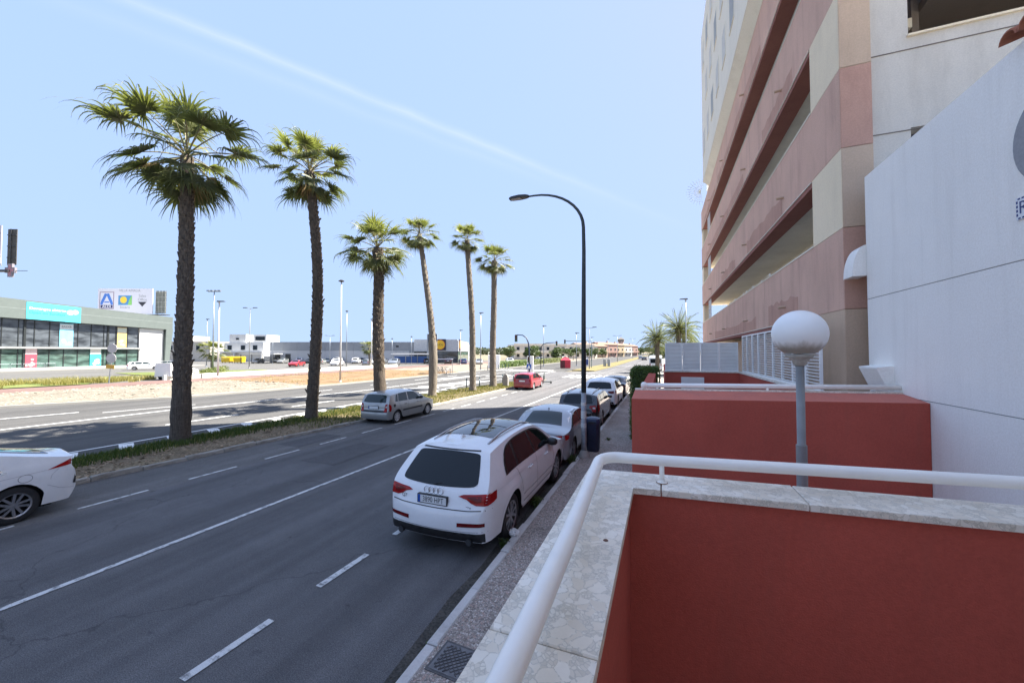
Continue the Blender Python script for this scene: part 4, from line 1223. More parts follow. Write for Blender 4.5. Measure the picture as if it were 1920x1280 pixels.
# ---------------------------------------------------------------- leafy crowns made of many small leaves
def leaf_cloud(rr, blobs, n, size):
    """n leaf quads spread through ellipsoid blobs (c, r)"""
    tot = sum(b[1][0]*b[1][1]*b[1][2] for b in blobs); mb = MB(); V = []; F_ = []
    for (c, r) in blobs:
        m = int(n*r[0]*r[1]*r[2]/tot)
        for i in range(m):
            d_ = Vector((rr.gauss(0,1), rr.gauss(0,1), rr.gauss(0,1))).normalized()
            rad = rr.uniform(0.55, 1.03)**0.6
            p = Vector((c[0]+d_.x*r[0]*rad, c[1]+d_.y*r[1]*rad, c[2]+d_.z*r[2]*rad))
            nn = (d_ + Vector((rr.gauss(0,.6), rr.gauss(0,.6), rr.gauss(0,.6)))).normalized()
            a = nn.orthogonal().normalized(); b_ = nn.cross(a)
            s_ = size*rr.uniform(0.6,1.4)
            k = len(V)
            V += [p-a*s_*0.5, p+b_*s_*0.32, p+a*s_*0.6, p-b_*s_*0.32]; F_.append((k,k+1,k+2,k+3))
    mb.v = [tuple(v) for v in V]; mb.f = F_; mb.m = [0]*len(F_)
    return mb
MT['hedge'] = leaf('hedge_leaf', (0.075,0.125,0.03), (0.15,0.22,0.05), 0.3, 3)
MT['tree'] = leaf('tree_leaf', (0.035,0.06,0.02), (0.075,0.105,0.035), 0.3, 1)
MT['shrub'] = leaf('shrub_leaf', (0.09,0.12,0.035), (0.20,0.21,0.07), 0.3, 2)
MT['core'] = plain('dense_inner_leaves', (0.03,0.05,0.016), 0.95, 0, 0.4, 14)
MT['bark'] = trunk_mat('bark', (0.10,0.08,0.06), (0.2,0.16,0.12))
HG = thing('clipped_hedge', 'clipped dark green box hedge at the pavement edge', 'hedge', (-0.55, 14.7, 0.13))
rr = random.Random(9)
MB().box(-0.40,0.42,-0.62,0.70,0.0,2.40).build('inner_growth', MT['core'], HG)
mb = MB(); V = []; F_ = []
for i in range(15000):
    f = rr.random()
    if f < 0.30: p = Vector((rr.uniform(-.48,.5), rr.uniform(-.7,.78), 2.47 + rr.gauss(0,.045))); nn = Vector((0,0,1))
    elif f < 0.65: p = Vector((rr.uniform(-.48,.5), -0.70 + rr.gauss(0,.04), rr.uniform(0,2.48))); nn = Vector((0,-1,0))
    elif f < 0.95: p = Vector((-0.47 + rr.gauss(0,.04), rr.uniform(-.7,.78), rr.uniform(0,2.48))); nn = Vector((-1,0,0))
    else: p = Vector((0.49, rr.uniform(-.7,.78), rr.uniform(1,2.48))); nn = Vector((1,0,0))
    # rounded shoulders
    if p.z > 2.2:
        k = (p.z-2.2)/0.3
        p.x *= 1-0.12*k*k; p.y *= 1-0.10*k*k
    p += Vector((nz(p.z*3, p.y*3, 1.0, 0.05), nz(p.z*3+9, p.x*3, 1.0, 0.05), 0))
    nn = (nn + Vector((rr.gauss(0,.7), rr.gauss(0,.7), rr.gauss(0,.7)))).normalized()
    a = nn.orthogonal().normalized(); b_ = nn.cross(a); s_ = 0.034*rr.uniform(.6,1.4); k = len(V)
    V += [p-a*s_*.6, p+b_*s_*.4, p+a*s_*.7, p-b_*s_*.4]; F_.append((k,k+1,k+2,k+3))
mb.v = [tuple(v) for v in V]; mb.f = F_; mb.m = [0]*len(F_)
mb.build('foliage', MT['hedge'], HG)

def tree(label, base, H, w, seed, mat, n=2600, group=None, name='tree', leafs=0.28):
    rr = random.Random(seed)
    T = thing(name, label, 'tree', base, 0, group)
    tm = MB().tube([(0,0,-0.1),(rr.uniform(-.1,.1),0,H*0.3),(rr.uniform(-.2,.2),rr.uniform(-.2,.2),H*0.62)], [0.05*H*0.5,0.04*H*0.5,0.015*H*0.5], 8)
    for i in range(4):
        a = rr.uniform(0,6.28); tm.tube([(0,0,H*0.32),(math.cos(a)*w*0.3,math.sin(a)*w*0.3,H*0.6)], [0.03*H*.5,0.01*H*.5], 6)
    tm.build('trunk', MT['bark'], T, smooth=True)
    blobs = []
    for i in range(9):
        a = rr.uniform(0,6.28); r_ = rr.uniform(0,0.62)*w/2
        blobs.append(((math.cos(a)*r_, math.sin(a)*r_, H*rr.uniform(0.45,0.82)), (w*rr.uniform(.16,.27), w*rr.uniform(.16,.27), H*rr.uniform(.10,.19))))
    leaf_cloud(rr, blobs, n, leafs).build('crown', mat, T)
    return T
# ================================================================== cars
MT['glass'] = glass_dark('car_glass', (0.008,0.012,0.014), 0.02, 0.38)
MT['glass_g'] = glass_dark('pale_car_glass', (0.02,0.034,0.034), 0.02, 0.5)
MT['glass_roof'] = glass_dark('roof_glass', (0.02,0.026,0.028), 0.03, 1.0)
MT['tyre'] = plain('tyre_rubber', (0.022,0.022,0.023), 0.85, 0, 0.2, 20)
MT['alloy'] = plain('alloy_rim', (0.42,0.42,0.43), 0.32, 0.85, 0.12, 10)
MT['alloy_dark'] = plain('dark_wheel_inner', (0.03,0.03,0.032), 0.5, 0.3, 0.2, 10)
MT['hubcap'] = plain('silver_hubcap', (0.55,0.55,0.56), 0.4, 0.4, 0.1, 10)
MT['chrome'] = plain('chrome', (0.75,0.75,0.76), 0.12, 1.0, 0.03)
MT['trim'] = plain('black_trim', (0.016,0.016,0.017), 0.45, 0, 0.2, 12)
MT['under'] = plain('car_underside', (0.01,0.01,0.01), 0.9, 0, 0.2, 6)
MT['plate'] = plain('number_plate', (0.70,0.71,0.70), 0.35, 0, 0.04, 20)
MT['plate_blue'] = plain('plate_blue_band', (0.02,0.09,0.38), 0.35)
MT['ink'] = plain('plate_ink', (0.012,0.012,0.014), 0.5)
def tail_mat(name, c):
    m, nt, b = newmat(name); S(b, 0.15, 0, 0.35)
    w = noise(nt, coords(nt, 'Object', (6, 6, 60)), 1.0, 2)
    nt.links.new(ramp(nt, w, [(0.35, tuple(x*0.55 for x in c)), (0.65, c)]), b.inputs['Base Color'])
    return m
MT['tail'] = tail_mat('tail_light', (0.42,0.012,0.012))
MT['tail_dk'] = tail_mat('dark_tail_light', (0.16,0.008,0.010))
MT['lamp_clear'] = plain('clear_lamp', (0.6,0.55,0.52), 0.1, 0, 0.1)
PAINT = {'white': paint('white_paint', (0.80,0.80,0.79)), 'silver': paint('silver_paint', (0.36,0.38,0.40), 1, 0.34),
         'grey': paint('grey_paint', (0.40,0.40,0.385), 1, 0.36), 'black': paint('black_paint', (0.012,0.013,0.015), 0, 0.2),
         'red': paint('red_paint', (0.30,0.018,0.022)), 'dark': paint('graphite_paint', (0.04,0.045,0.05), 1, 0.3),
         'blue': paint('blue_paint', (0.03,0.07,0.18)), 'green': paint('green_paint', (0.20,0.26,0.05)),
         'beige': paint('beige_paint', (0.42,0.38,0.30), 1, 0.35)}

def interp(pts, x):
    if x <= pts[0][0]: return pts[0][1]
    for a, b in zip(pts[:-1], pts[1:]):
        if x <= b[0]:
            t = (x-a[0])/max(1e-9, b[0]-a[0]); return a[1] + (b[1]-a[1])*t
    return pts[-1][1]
def smooth_poly(pts, n=6):
    """Catmull-Rom through 2D points"""
    out = []
    P_ = [pts[0]] + list(pts) + [pts[-1]]
    for i in range(1, len(P_)-2):
        p0, p1, p2, p3 = [Vector(P_[i+k]) for k in (-1,0,1,2)]
        for j in range(n):
            t = j/n
            q = 0.5*((2*p1) + (-p0+p2)*t + (2*p0-5*p1+4*p2-p3)*t*t + (-p0+3*p1-3*p2+p3)*t**3)
            out.append((q.x, q.y))
    out.append(tuple(pts[-1]))
    return out

class Car:
    """x runs from the rear bumper (0) forward, y to the left, z up"""
    def __init__(s, L, W, T, rear, front, belt, wheels, wr, sill=0.24, arch=None, tumble=0.26, xroof=None, corner=(0.55,0.17), fcorner=(0.9,0.22), bulge=0.06, round_=0.09, flare=0.0):
        s.L, s.W, s.belt, s.wheels, s.wr, s.sill = L, W, belt, wheels, wr, sill
        s.T = smooth_poly(T, 5); s.rear = smooth_poly(rear, 4); s.front = smooth_poly(front, 4)
        s.Ra = arch or wr + 0.055; s.tumble = tumble; s.corner = corner; s.fcorner = fcorner; s.bulge = bulge; s.round = round_; s.flare = flare
    def xr(s, z): return interp([(b, a) for a, b in s.rear], z)
    def xf(s, z): return interp([(b, a) for a, b in s.front], z)
    def plan(s, x):
        r = 1.0
        x0, c = s.corner
        if x < x0: r -= 0.30*c*((x0-x)/x0)**2
        if x < 0.26: r -= 0.85*c*(1-math.sqrt(max(0, 1-((0.26-x)/0.26)**2)))
        x1, c1 = s.fcorner
        if x > s.L-x1: r -= 0.5*c1*((x-(s.L-x1))/x1)**2
        if x > s.L-0.3: r -= 0.7*c1*(1-math.sqrt(max(0, 1-min(1,((x-s.L+0.3)/0.3))**2)))
        return s.W/2*r
    def vert(s, z):
        b = s.belt
        if z <= b:
            t = (z-s.sill)/(b-s.sill)
            return 0.935 + 0.065*math.sin(math.pi*min(1, max(0, 0.12+t*0.72)))**0.8 - 0.012*max(0, t-0.75)*4
        return (0.935 + 0.065*math.sin(math.pi*0.84)**0.8 - 0.012) - s.tumble*(z-b) - 0.06*max(0, z-b)**2
    def zb(s, x):
        z = s.sill
        for c in s.wheels:
            dx = abs(x-c)
            if dx < s.Ra: z = max(z, s.wr + math.sqrt(max(0, s.Ra**2-dx**2)))
        return z
    def body(s):
        zm = 0.5
        xs = []
        for c in s.wheels:
            e = math.sqrt(max(0.01, s.Ra**2-(s.wr-s.sill)**2))
            for f in (-1.0,-0.985,-0.94,-0.86,-0.72,-0.5,-0.25,0,0.25,0.5,0.72,0.86,0.94,0.985,1.0): xs.append(c+f*e)
            xs += [c-e-0.004, c+e+0.004]
        xs += list(np.linspace(s.xr(zm), s.xf(zm), 34)) + [s.xr(zm)+q for q in (0.004,0.014,0.03,0.055,0.085,0.12,0.17)] + [s.xf(zm)-q for q in (0.01,0.03,0.07,0.13)]
        xs = sorted(x for x in xs if s.xr(zm)-1e-6 <= x <= s.xf(zm)+1e-6)
        xx = [xs[0]]
        for x in xs[1:]:
            if x-xx[-1] > 0.003: xx.append(x)
        L0, L1 = s.xr(zm), s.xf(zm)
        # roof line as a function of the station
        ts = []
        for (x, z) in s.T:
            a, b = s.xr(z), s.xf(z)
            ts.append(((x-a)/(b-a), z))
        ts.sort()
        rows = []; NL, NU, NT = 9, 7, 7
        for x in xx:
            st = (x-L0)/(L1-L0)
            top = interp(ts, st)
            zb = min(s.zb(x), top-0.12)
            e = min(s.round, (top-zb)*0.3)
            zt = top - e
            zbelt = min(s.belt, zt-0.02)
            half = []
            for i in range(NL): half.append(zb + (zbelt-zb)*i/(NL-1))
            for i in range(1, NU): half.append(zbelt + (zt-zbelt)*i/(NU-1))
            pts = []
            for z in half:
                X = s.xr(z) + st*(s.xf(z)-s.xr(z))
                fl = s.flare*max(math.exp(-((X-w_)/0.40)**4) for w_ in s.wheels)*max(0, min(1, (0.98-z)/0.15)) if s.flare else 0
                pts.append((X, s.plan(X)*s.vert(z) + fl, z))
            xe, ye, ze = pts[-1]
            for i in range(1, NT+1):
                c = 1-i/NT
                z = zt + e*(1-c**2.4)
                X = s.xr(z) + st*(s.xf(z)-s.xr(z))
                pts.append((X, ye*c, z))
            rows.append(pts + [(p[0], -p[1], p[2]) for p in pts[-2::-1]])
        n = len(rows[0]); mb = MB()
        vs = [p for r in rows for p in r]
        fs = [(i*n+k, i*n+k+1, (i+1)*n+k+1, (i+1)*n+k) for i in range(len(rows)-1) for k in range(n-1)]
        # end caps: bulged rows across the car
        for (ri, sg) in ((0, -1), (len(rows)-1, 1)):
            r = rows[ri]; m = 10; base = len(vs); h = n//2
            grid = []
            for k in range(h):
                a, b = Vector(r[k]), Vector(r[n-1-k]); line = []
                for j in range(m+1):
                    if j == 0: line.append(ri*n+k)
                    elif j == m: line.append(ri*n+n-1-k)
                    else:
                        p = a.lerp(b, j/m); c = abs(2*j/m-1)
                        p.x += sg*s.bulge*(1-c**2.2)
                        # follow the roof crown near the top
                        vs.append(tuple(p)); line.append(len(vs)-1)
                grid.append(line)
            for k in range(h-1):
                for j in range(m):
                    f = (grid[k][j], grid[k][j+1], grid[k+1][j+1], grid[k+1][j])
                    fs.append(f if sg < 0 else f[::-1])
            tipf = [ri*n+k for k in range(h-1, n-h+1)]
            topl = grid[-1]
            fs.append(tuple(topl + [ri*n+k for k in range(n-h-1, h-1, -1)][1:]) if False else tuple(tipf))
            s_last = topl
            # close the sliver between the top cap row and the ring top
            fs.append(tuple(list(topl)))
        mb.add(vs, fs)
        return mb
    def make(s, name, label, mat, group=None, cat='car'):
        s.t = thing(name, label, cat, (0,0,0), 0, group)
        me = s.body().mesh('body', mat, smooth=True, weld=True)
        bm = bmesh.new(); bm.from_mesh(me); bmesh.ops.recalc_face_normals(bm, faces=bm.faces); bm.to_mesh(me)
        s.bvh = BVHTree.FromBMesh(bm); bm.free()
        me.set_sharp_from_angle(angle=R(38))
        s.bo = link_mesh('body', me, s.t)
        y = s.W/2
        MB().box(0.35, s.L-0.4, -(y-0.16), y-0.16, 0.17, 0.62).build('underbody', MT['under'], s.t)
        for c in s.wheels:
            for sg in (-1, 1):
                mb = MB(); vs = []; n = 16
                for k in range(n+1):
                    a = math.pi*(-0.12 + 1.24*k/n)
                    for yy in (y-0.02, y-0.30): vs.append((c+math.cos(a)*(s.Ra+0.012), sg*yy*0.985, s.wr+math.sin(a)*(s.Ra+0.012)))
                fs = [(2*k, 2*k+1, 2*k+3, 2*k+2) for k in range(n)]
                mb.add(vs, fs); mb.build('wheel_well', MT['under'], s.t)
        return s
    def proj(s, poly, face, eps, cuts=3, out=None):
        bm = bmesh.new()
        vs = []
        for p in poly:
            vs.append(bm.verts.new((p[0], p[1], 0)))
        f = bm.faces.new(vs)
        bmesh.ops.triangulate(bm, faces=[f])
        for _ in range(cuts):
            long_ = [e for e in bm.edges if e.calc_length() > 0.06]
            if not long_: break
            bmesh.ops.subdivide_edges(bm, edges=long_, cuts=1)
            bmesh.ops.triangulate(bm, faces=bm.faces[:])
        for v in bm.verts:
            a, b = v.co.x, v.co.y
            if face == 'L': o, d = Vector((a, 3, b)), Vector((0,-1,0))
            elif face == 'R': o, d = Vector((a, -3, b)), Vector((0,1,0))
            elif face == 'B': o, d = Vector((-3, a, b)), Vector((1,0,0))
            elif face == 'F': o, d = Vector((s.L+3, a, b)), Vector((-1,0,0))
            else: o, d = Vector((a, b, 4)), Vector((0,0,-1))
            h = s.bvh.ray_cast(o, d)
            if h[0] is None:
                h2 = s.bvh.find_nearest(Vector((a, {'L':s.W/2,'R':-s.W/2}.get(face,0), b)) if face in 'LR' else Vector((0 if face == 'B' else s.L, a, b)) if face in 'BF' else Vector((a,b,1.4)))
                v.co = h2[0] - d*eps
            else:
                v.co = h[0] - d*eps
        bm.normal_update()
        me = bpy.data.meshes.new('panel'); bm.to_mesh(me); bm.free()
        # face outward
        me.polygons.foreach_set('use_smooth', [True]*len(me.polygons))
        return me
    def panel(s, name, mat, poly, face, eps=0.005, parent=None, cuts=6):
        me = s.proj(poly, face, eps, cuts); me.name = name; me.materials.append(mat)
        bm = bmesh.new(); bm.from_mesh(me)
        ref = {'L':Vector((0,1,0)),'R':Vector((0,-1,0)),'B':Vector((-1,0,0)),'F':Vector((1,0,0)),'T':Vector((0,0,1))}[face]
        if sum((f.normal.dot(ref) for f in bm.faces)) < 0: bmesh.ops.reverse_faces(bm, faces=bm.faces)
        bm.to_mesh(me); bm.free()
        return link_mesh(name, me, parent or s.t)
    def both(s, name, mat, poly, eps=0.005, cuts=4):
        r = []
        for f in 'LR': r.append(s.panel(name, mat, poly, f, eps, None, cuts))
        return r
    def line(s, pts, face, w=0.010, mat=None, eps=0.003, name='shut_line'):
        """thin seam drawn as a strip on the body"""
        mb = MB(); prev = None
        P_ = []
        for a, b in zip(pts[:-1], pts[1:]):
            n = max(1, int((Vector(b)-Vector(a)).length/0.06))
            for i in range(n): P_.append(Vector(a).lerp(Vector(b), i/n))
        P_.append(Vector(pts[-1]))
        rows = []
        for i, p in enumerate(P_):
            t = (P_[min(i+1, len(P_)-1)] - P_[max(0, i-1)]).normalized(); nn = Vector((-t.y, t.x))*w/2
            row = []
            for q in (p-nn, p+nn):
                if face == 'L': o, d = Vector((q.x,3,q.y)), Vector((0,-1,0))
                elif face == 'R': o, d = Vector((q.x,-3,q.y)), Vector((0,1,0))
                elif face == 'B': o, d = Vector((-3,q.x,q.y)), Vector((1,0,0))
                else: o, d = Vector((q.x,q.y,4)), Vector((0,0,-1))
                h = s.bvh.ray_cast(o, d)
                row.append((h[0]-d*eps) if h[0] is not None else None)
            rows.append(row)
        for r0, r1 in zip(rows[:-1], rows[1:]):
            if None in r0 or None in r1: continue
            mb.quad(r0[0], r0[1], r1[1], r1[0])
        if mb.f: return mb.build(name, mat or MT['trim'], s.t)
    def wheel_set(s, style='ten', width=0.23):
        r = s.wr; y = s.W/2
        ty = MB().lathe([(r*0.66,-width/2),(r*0.80,-width/2*1.02),(r*0.95,-width/2*0.96),(r,-width/2*0.72),(r,width/2*0.72),(r*0.95,width/2*0.96),(r*0.80,width/2*1.02),(r*0.66,width/2)], 40).mesh('tyre', MT['tyre'], smooth=True)
        rm = MB()
        rm.mi = 1; rm.lathe([(0,-0.02),(r*0.62,-0.03),(r*0.67,-width/2)], 40)
        rm.mi = 0
        rm.lathe([(r*0.60,width/2-0.012),(r*0.68,width/2+0.001),(r*0.685,width/2-0.006),(r*0.66,-width/2)], 40)
        if style == 'hub':
            rm.lathe([(0,width/2-0.01),(r*0.25,width/2-0.012),(r*0.6,width/2-0.02),(r*0.66,width/2-0.008)], 28)
            rm.mi = 1
            for k in range(7):
                a = 2*math.pi*k/7
                rm.disc((math.cos(a)*r*0.46, math.sin(a)*r*0.46, width/2-0.006), r*0.09, 10)
        else:
            n = {'ten':5,'five':5,'turbine':5}[style]
            rm.lathe([(0,width/2-0.008),(r*0.13,width/2-0.012),(r*0.15,width/2-0.04)], 20)
            for k in range(n):
                for off in ((-0.20, 0.20) if style != 'five' else (0,)):
                    a0 = 2*math.pi*k/n + off*0.55; a1 = 2*math.pi*k/n + off*(1.5 if style == 'ten' else 1.9)
                    w0 = r*(0.06 if style != 'five' else 0.10); w1 = r*(0.055 if style != 'five' else 0.14)
                    p = Vector((math.cos(a0), math.sin(a0), 0))*r*0.12; q = Vector((math.cos(a1), math.sin(a1), 0))*r*0.62
                    d = (q-p).normalized(); nn = Vector((-d.y, d.x, 0))
                    z0 = width/2-0.012; z1 = width/2-0.008
                    rm.add([p-nn*w0+Vector((0,0,z0)), p+nn*w0+Vector((0,0,z0)), q+nn*w1+Vector((0,0,z1)), q-nn*w1+Vector((0,0,z1)),
                            p-nn*w0+Vector((0,0,z0-.05)), p+nn*w0+Vector((0,0,z0-.05)), q+nn*w1+Vector((0,0,z1-.05)), q-nn*w1+Vector((0,0,z1-.05))],
                           [(0,1,2,3),(0,4,5,1),(1,5,6,2),(2,6,7,3),(3,7,4,0)])
        rim = rm.mesh('rim', [MT['hubcap'] if style == 'hub' else MT['alloy'], MT['alloy_dark']], angle=35)
        hubm = MB().tube([(0,0,-width/2),(0,0,0)], r*0.35, 12).mesh('hub', MT['under'])
        for c in s.wheels:
            for sg in (-1, 1):
                e = link_mesh('wheel', hubm, s.t, (c, sg*(y-width/2-0.028), r), (R(-90*sg), 0, 0))
                link_mesh('tyre', ty, e); link_mesh('rim', rim, e)
    def plate_rear(s, z, txt, y=0.0, eps=0.02, w=0.52, h=0.115, x=None):
        hit = s.bvh.ray_cast(Vector((-3, y, z)), Vector((1,0,0)))
        xx = hit[0].x if hit[0] is not None else 0
        xx = min(xx, (s.bvh.ray_cast(Vector((-3, y, z-h/2)), Vector((1,0,0)))[0] or Vector((9,0,0))).x)
        X = xx - eps
        f = MB().box(X, X+eps+0.03, y-w/2-0.012, y+w/2+0.012, z-h/2-0.012, z+h/2+0.012).build('number_plate', MT['trim'], s.t)
        MB().box(X-0.002, X+0.002, y-w/2, y+w/2, z-h/2, z+h/2).build('plate_face', MT['plate'], f)
        MB().box(X-0.003, X-0.0021, y+w/2-0.045, y+w/2, z-h/2, z+h/2).build('plate_band', MT['plate_blue'], f)
        if txt: text_obj('plate_text', txt, h*1.02, MT['ink'], f, (X-0.0035, y-0.02, z-0.002), (R(90), 0, R(-90)), sx=0.80)
        return X
    def mirrors(s, x, z, mat, size=1.0):
        for sg in (-1, 1):
            o, d = Vector((x, sg*3, z)), Vector((0,-sg,0))
            h = s.bvh.ray_cast(o, d)
            y = abs(h[0].y) if h[0] is not None else s.W/2*0.9
            pts = []
            mb = MB()
            rows = []
            for (dy, hx, hz) in ((0.0,0.03,0.03),(0.05,0.05,0.05),(0.07,0.095,0.075),(0.15,0.10,0.085),(0.22,0.085,0.07),(0.25,0.045,0.045)):
                rows.append([(x + hx*size*math.cos(a), sg*(y-0.02+dy*size), z+0.03*(dy > 0.04) + hz*size*math.sin(a)) for a in [2*math.pi*k/10 for k in range(10)]])
            n = 10; vs = sum(rows, [])
            fs = [(i*n+k, i*n+(k+1)%n, (i+1)*n+(k+1)%n, (i+1)*n+k) for i in range(len(rows)-1) for k in range(n)] + [tuple(range(n)), tuple((len(rows)-1)*n+k for k in range(n))]
            mb.add(vs, fs); mb.build('mirror', mat, s.t, smooth=True)
    def handle(s, x, z, mat, l=0.20):
        for sg in (-1, 1):
            h = s.bvh.ray_cast(Vector((x, sg*3, z)), Vector((0,-sg,0)))
            if h[0] is None: continue
            y = abs(h[0].y)
            MB().tube([(x-l/2, sg*(y-0.005), z), (x-l/2+0.03, sg*(y+0.028), z+0.002), (x+l/2-0.03, sg*(y+0.028), z+0.004), (x+l/2, sg*(y-0.005), z+0.004)], 0.014, 6).build('door_handle', mat, s.t, smooth=True)
    def fin(s, x, mat):
        h = s.bvh.ray_cast(Vector((x, 0, 4)), Vector((0,0,-1)))
        z = h[0].z
        MB().extrude([(x-0.06,-0.012,z-0.005),(x+0.12,-0.012,z-0.005),(x-0.02,-0.012,z+0.055),(x-0.05,-0.012,z+0.055)], (0,0.024,0)).build('antenna', mat, s.t)
    def rails(s, x0, x1, y, mat):
        for sg in (-1, 1):
            pts = []
            for i in range(9):
                x = x0 + (x1-x0)*i/8
                h = s.bvh.ray_cast(Vector((x, sg*y, 4)), Vector((0,0,-1)))
                lift = 0.04*min(1, 4*min(i/8, 1-i/8)) 
                pts.append((x, sg*y, h[0].z + lift))
            MB().tube(pts, 0.020, 8).build('roof_rail', mat, s.t, smooth=True)
    def place(s, x, y, face=1, dz=0.0, ang=0.0):
        """rear-bumper centre at x,y ; face +1 looks along +Y, -1 along -Y"""
        s.t.location = (x, y, dz)
        s.t.rotation_euler = (0, 0, R(90)*face + ang)
        return s

def rpoly(pts, n=4): return smooth_poly(list(pts)+[pts[0]], n)[:-1]
def mirror_y(p): return [(-a, b) for a, b in p][::-1]

# ---- white seven-seat SUV, nearest
c = Car(5.05, 1.94, [(0.66,1.605),(0.95,1.645),(1.5,1.69),(2.2,1.705),(2.75,1.675),(3.1,1.60),(3.55,1.35),(3.93,1.13),(4.25,1.07),(4.7,0.99),(4.94,0.86)],
        [(0.06,0.30),(0.0,0.42),(-0.0,0.60),(0.02,0.74),(0.075,0.80),(0.085,0.93),(0.15,1.06),(0.37,1.32),(0.57,1.53),(0.66,1.61),(0.66,1.9)],
        [(4.95,0.25),(5.06,0.45),(5.09,0.65),(5.02,0.85),(4.9,0.95),(4.8,1.8)], 1.05, (0.96,3.96), 0.375, 0.29, 0.435, 0.43, corner=(0.70,0.21), bulge=0.075, flare=0.035)
c.make('white_suv', 'large white SUV with glass roof parked nearest on the right kerb', PAINT['white'])
c.panel('rear_window', MT['glass'], rpoly([(-0.69,1.135),(-0.63,1.09),(-0.4,1.07),(0,1.06),(0.4,1.07),(0.63,1.09),(0.69,1.135),(0.66,1.27),(0.60,1.44),(0.56,1.495),(0.4,1.515),(0,1.525),(-0.4,1.515),(-0.56,1.495),(-0.60,1.44),(-0.66,1.27)],3), 'B', 0.008)
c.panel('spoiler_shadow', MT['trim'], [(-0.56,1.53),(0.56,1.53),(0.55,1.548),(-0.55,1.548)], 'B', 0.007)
for sg in (1, -1):
    tl = [(0.42,0.955),(0.50,0.985),(0.70,1.0),(0.90,1.02),(0.90,0.85),(0.72,0.845),(0.64,0.87),(0.56,0.92)]
    p = [(sg*a, b) for a, b in tl]; p = p if sg > 0 else p[::-1]
    lt = c.panel('tail_light', MT['tail'], p, 'B', 0.010)
    inner = [(sg*a, b) for a, b in [(0.56,0.955),(0.70,0.975),(0.80,0.985),(0.80,0.90),(0.74,0.885),(0.66,0.91)]]
    c.panel('light_lens', MT['tail_dk'], inner if sg > 0 else inner[::-1], 'B', 0.0125, lt)
    sp = [(0.085,0.99),(0.26,1.02),(0.36,1.02),(0.32,0.90),(0.085,0.85)]
    c.panel('tail_light', MT['tail'], sp, 'L' if sg > 0 else 'R', 0.010)
    rf = [(sg*a, b) for a, b in [(0.44,0.585),(0.86,0.60),(0.86,0.545),(0.44,0.525)]]
    c.panel('reflector', MT['tail_dk'], rf if sg > 0 else rf[::-1], 'B', 0.008)
c.panel('bumper_valance', MT['trim'], [(-0.86,0.44),(-0.78,0.375),(-0.70,0.335),(0.70,0.335),(0.78,0.375),(0.86,0.44),(0.86,0.30),(-0.86,0.30)][::-1], 'B', 0.008)
c.line([(-0.93,0.79),(-0.6,0.762),(0,0.755),(0.6,0.762),(0.93,0.79)], 'B', 0.014)
c.line([(-0.955,0.47),(-0.5,0.455),(0,0.45),(0.5,0.455),(0.955,0.47)], 'B', 0.009, plain('soft_seam', (0.35,0.35,0.35), 0.6))
X = c.plate_rear(0.865, '3890 HPT', 0.02, 0.02)
ring = MB()
for k in range(4):
    yy = 0.145 - k*0.082 + 0.0
    ring.tube([(c.xr(0.99)-0.088, yy + 0.052*math.cos(a), 0.995 + 0.052*math.sin(a)) for a in [2*math.pi*i/20 for i in range(21)]], 0.007, 6, cap=False)
ring.build('badge_rings', MT['chrome'], c.t, smooth=True)
text_obj('badge_text', 'Q7', 0.075, MT['chrome'], c.t, (c.xr(0.87)-0.062, 0.58, 0.855), (R(90),0,R(-90)), extrude=0.003)
text_obj('badge_text', 'TDI', 0.055, MT['chrome'], c.t, (c.xr(0.82)-0.060, -0.60, 0.80), (R(90),0,R(-90)), extrude=0.003)
win = rpoly([(0.80,1.10),(1.3,1.12),(2.2,1.115),(3.15,1.105),(3.52,1.11),(3.34,1.28),(3.0,1.48),(2.55,1.56),(1.8,1.57),(1.35,1.54),(1.06,1.46),(0.86,1.27)], 3)
c.both('side_trim', MT['trim'], win, 0.007)
for q in ([(0.88,1.125),(1.32,1.135),(1.36,1.52),(1.10,1.45),(0.92,1.28)], [(1.42,1.135),(2.32,1.13),(2.26,1.545),(1.8,1.55),(1.46,1.535)], [(2.42,1.13),(3.42,1.125),(3.26,1.29),(2.96,1.46),(2.58,1.535),(2.36,1.545)]):
    c.both('side_window', MT['glass'], q, 0.010)
for f in 'LR':
    c.line([(2.37,1.09),(2.36,0.75),(2.36,0.42)], f, 0.009); c.line([(1.28,1.10),(1.42,0.86),(1.50,0.62)], f, 0.009); c.line([(3.55,1.08),(3.56,0.75),(3.50,0.42)], f, 0.009)
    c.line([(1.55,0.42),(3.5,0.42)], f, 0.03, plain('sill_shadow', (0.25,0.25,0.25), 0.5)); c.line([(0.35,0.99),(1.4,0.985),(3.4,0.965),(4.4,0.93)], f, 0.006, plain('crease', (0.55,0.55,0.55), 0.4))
    c.line([(1.55,0.55),(3.5,0.55)], f, 0.025, MT['chrome'])
    # flared arches
    for wc in c.wheels:
        c.line([(wc+0.50*math.cos(R(a)), 0.375+0.50*math.sin(R(a))) for a in range(8, 173, 8)], f, 0.010, plain('arch_crease', (0.6,0.6,0.6), 0.4))
c.panel('glass_roof', MT['glass_roof'], rpoly([(1.12,-0.46),(1.12,0.46),(1.3,0.49),(2.7,0.46),(2.92,0.38),(2.92,-0.38),(2.7,-0.46),(1.3,-0.49)][::-1], 2), 'T', 0.006, cuts=5)
c.line([(1.9,-0.48),(1.9,0.48)], 'T', 0.03, MT['trim'], 0.009)
c.panel('windscreen', MT['glass'], rpoly([(3.10,-0.52),(3.10,0.52),(3.5,0.62),(3.86,0.68),(3.86,-0.68),(3.5,-0.62)][::-1], 2), 'T', 0.006)
c.rails(0.85, 3.0, 0.545, MT['alloy']); c.fin(0.95, PAINT['white']); c.wheel_set('ten', 0.27)
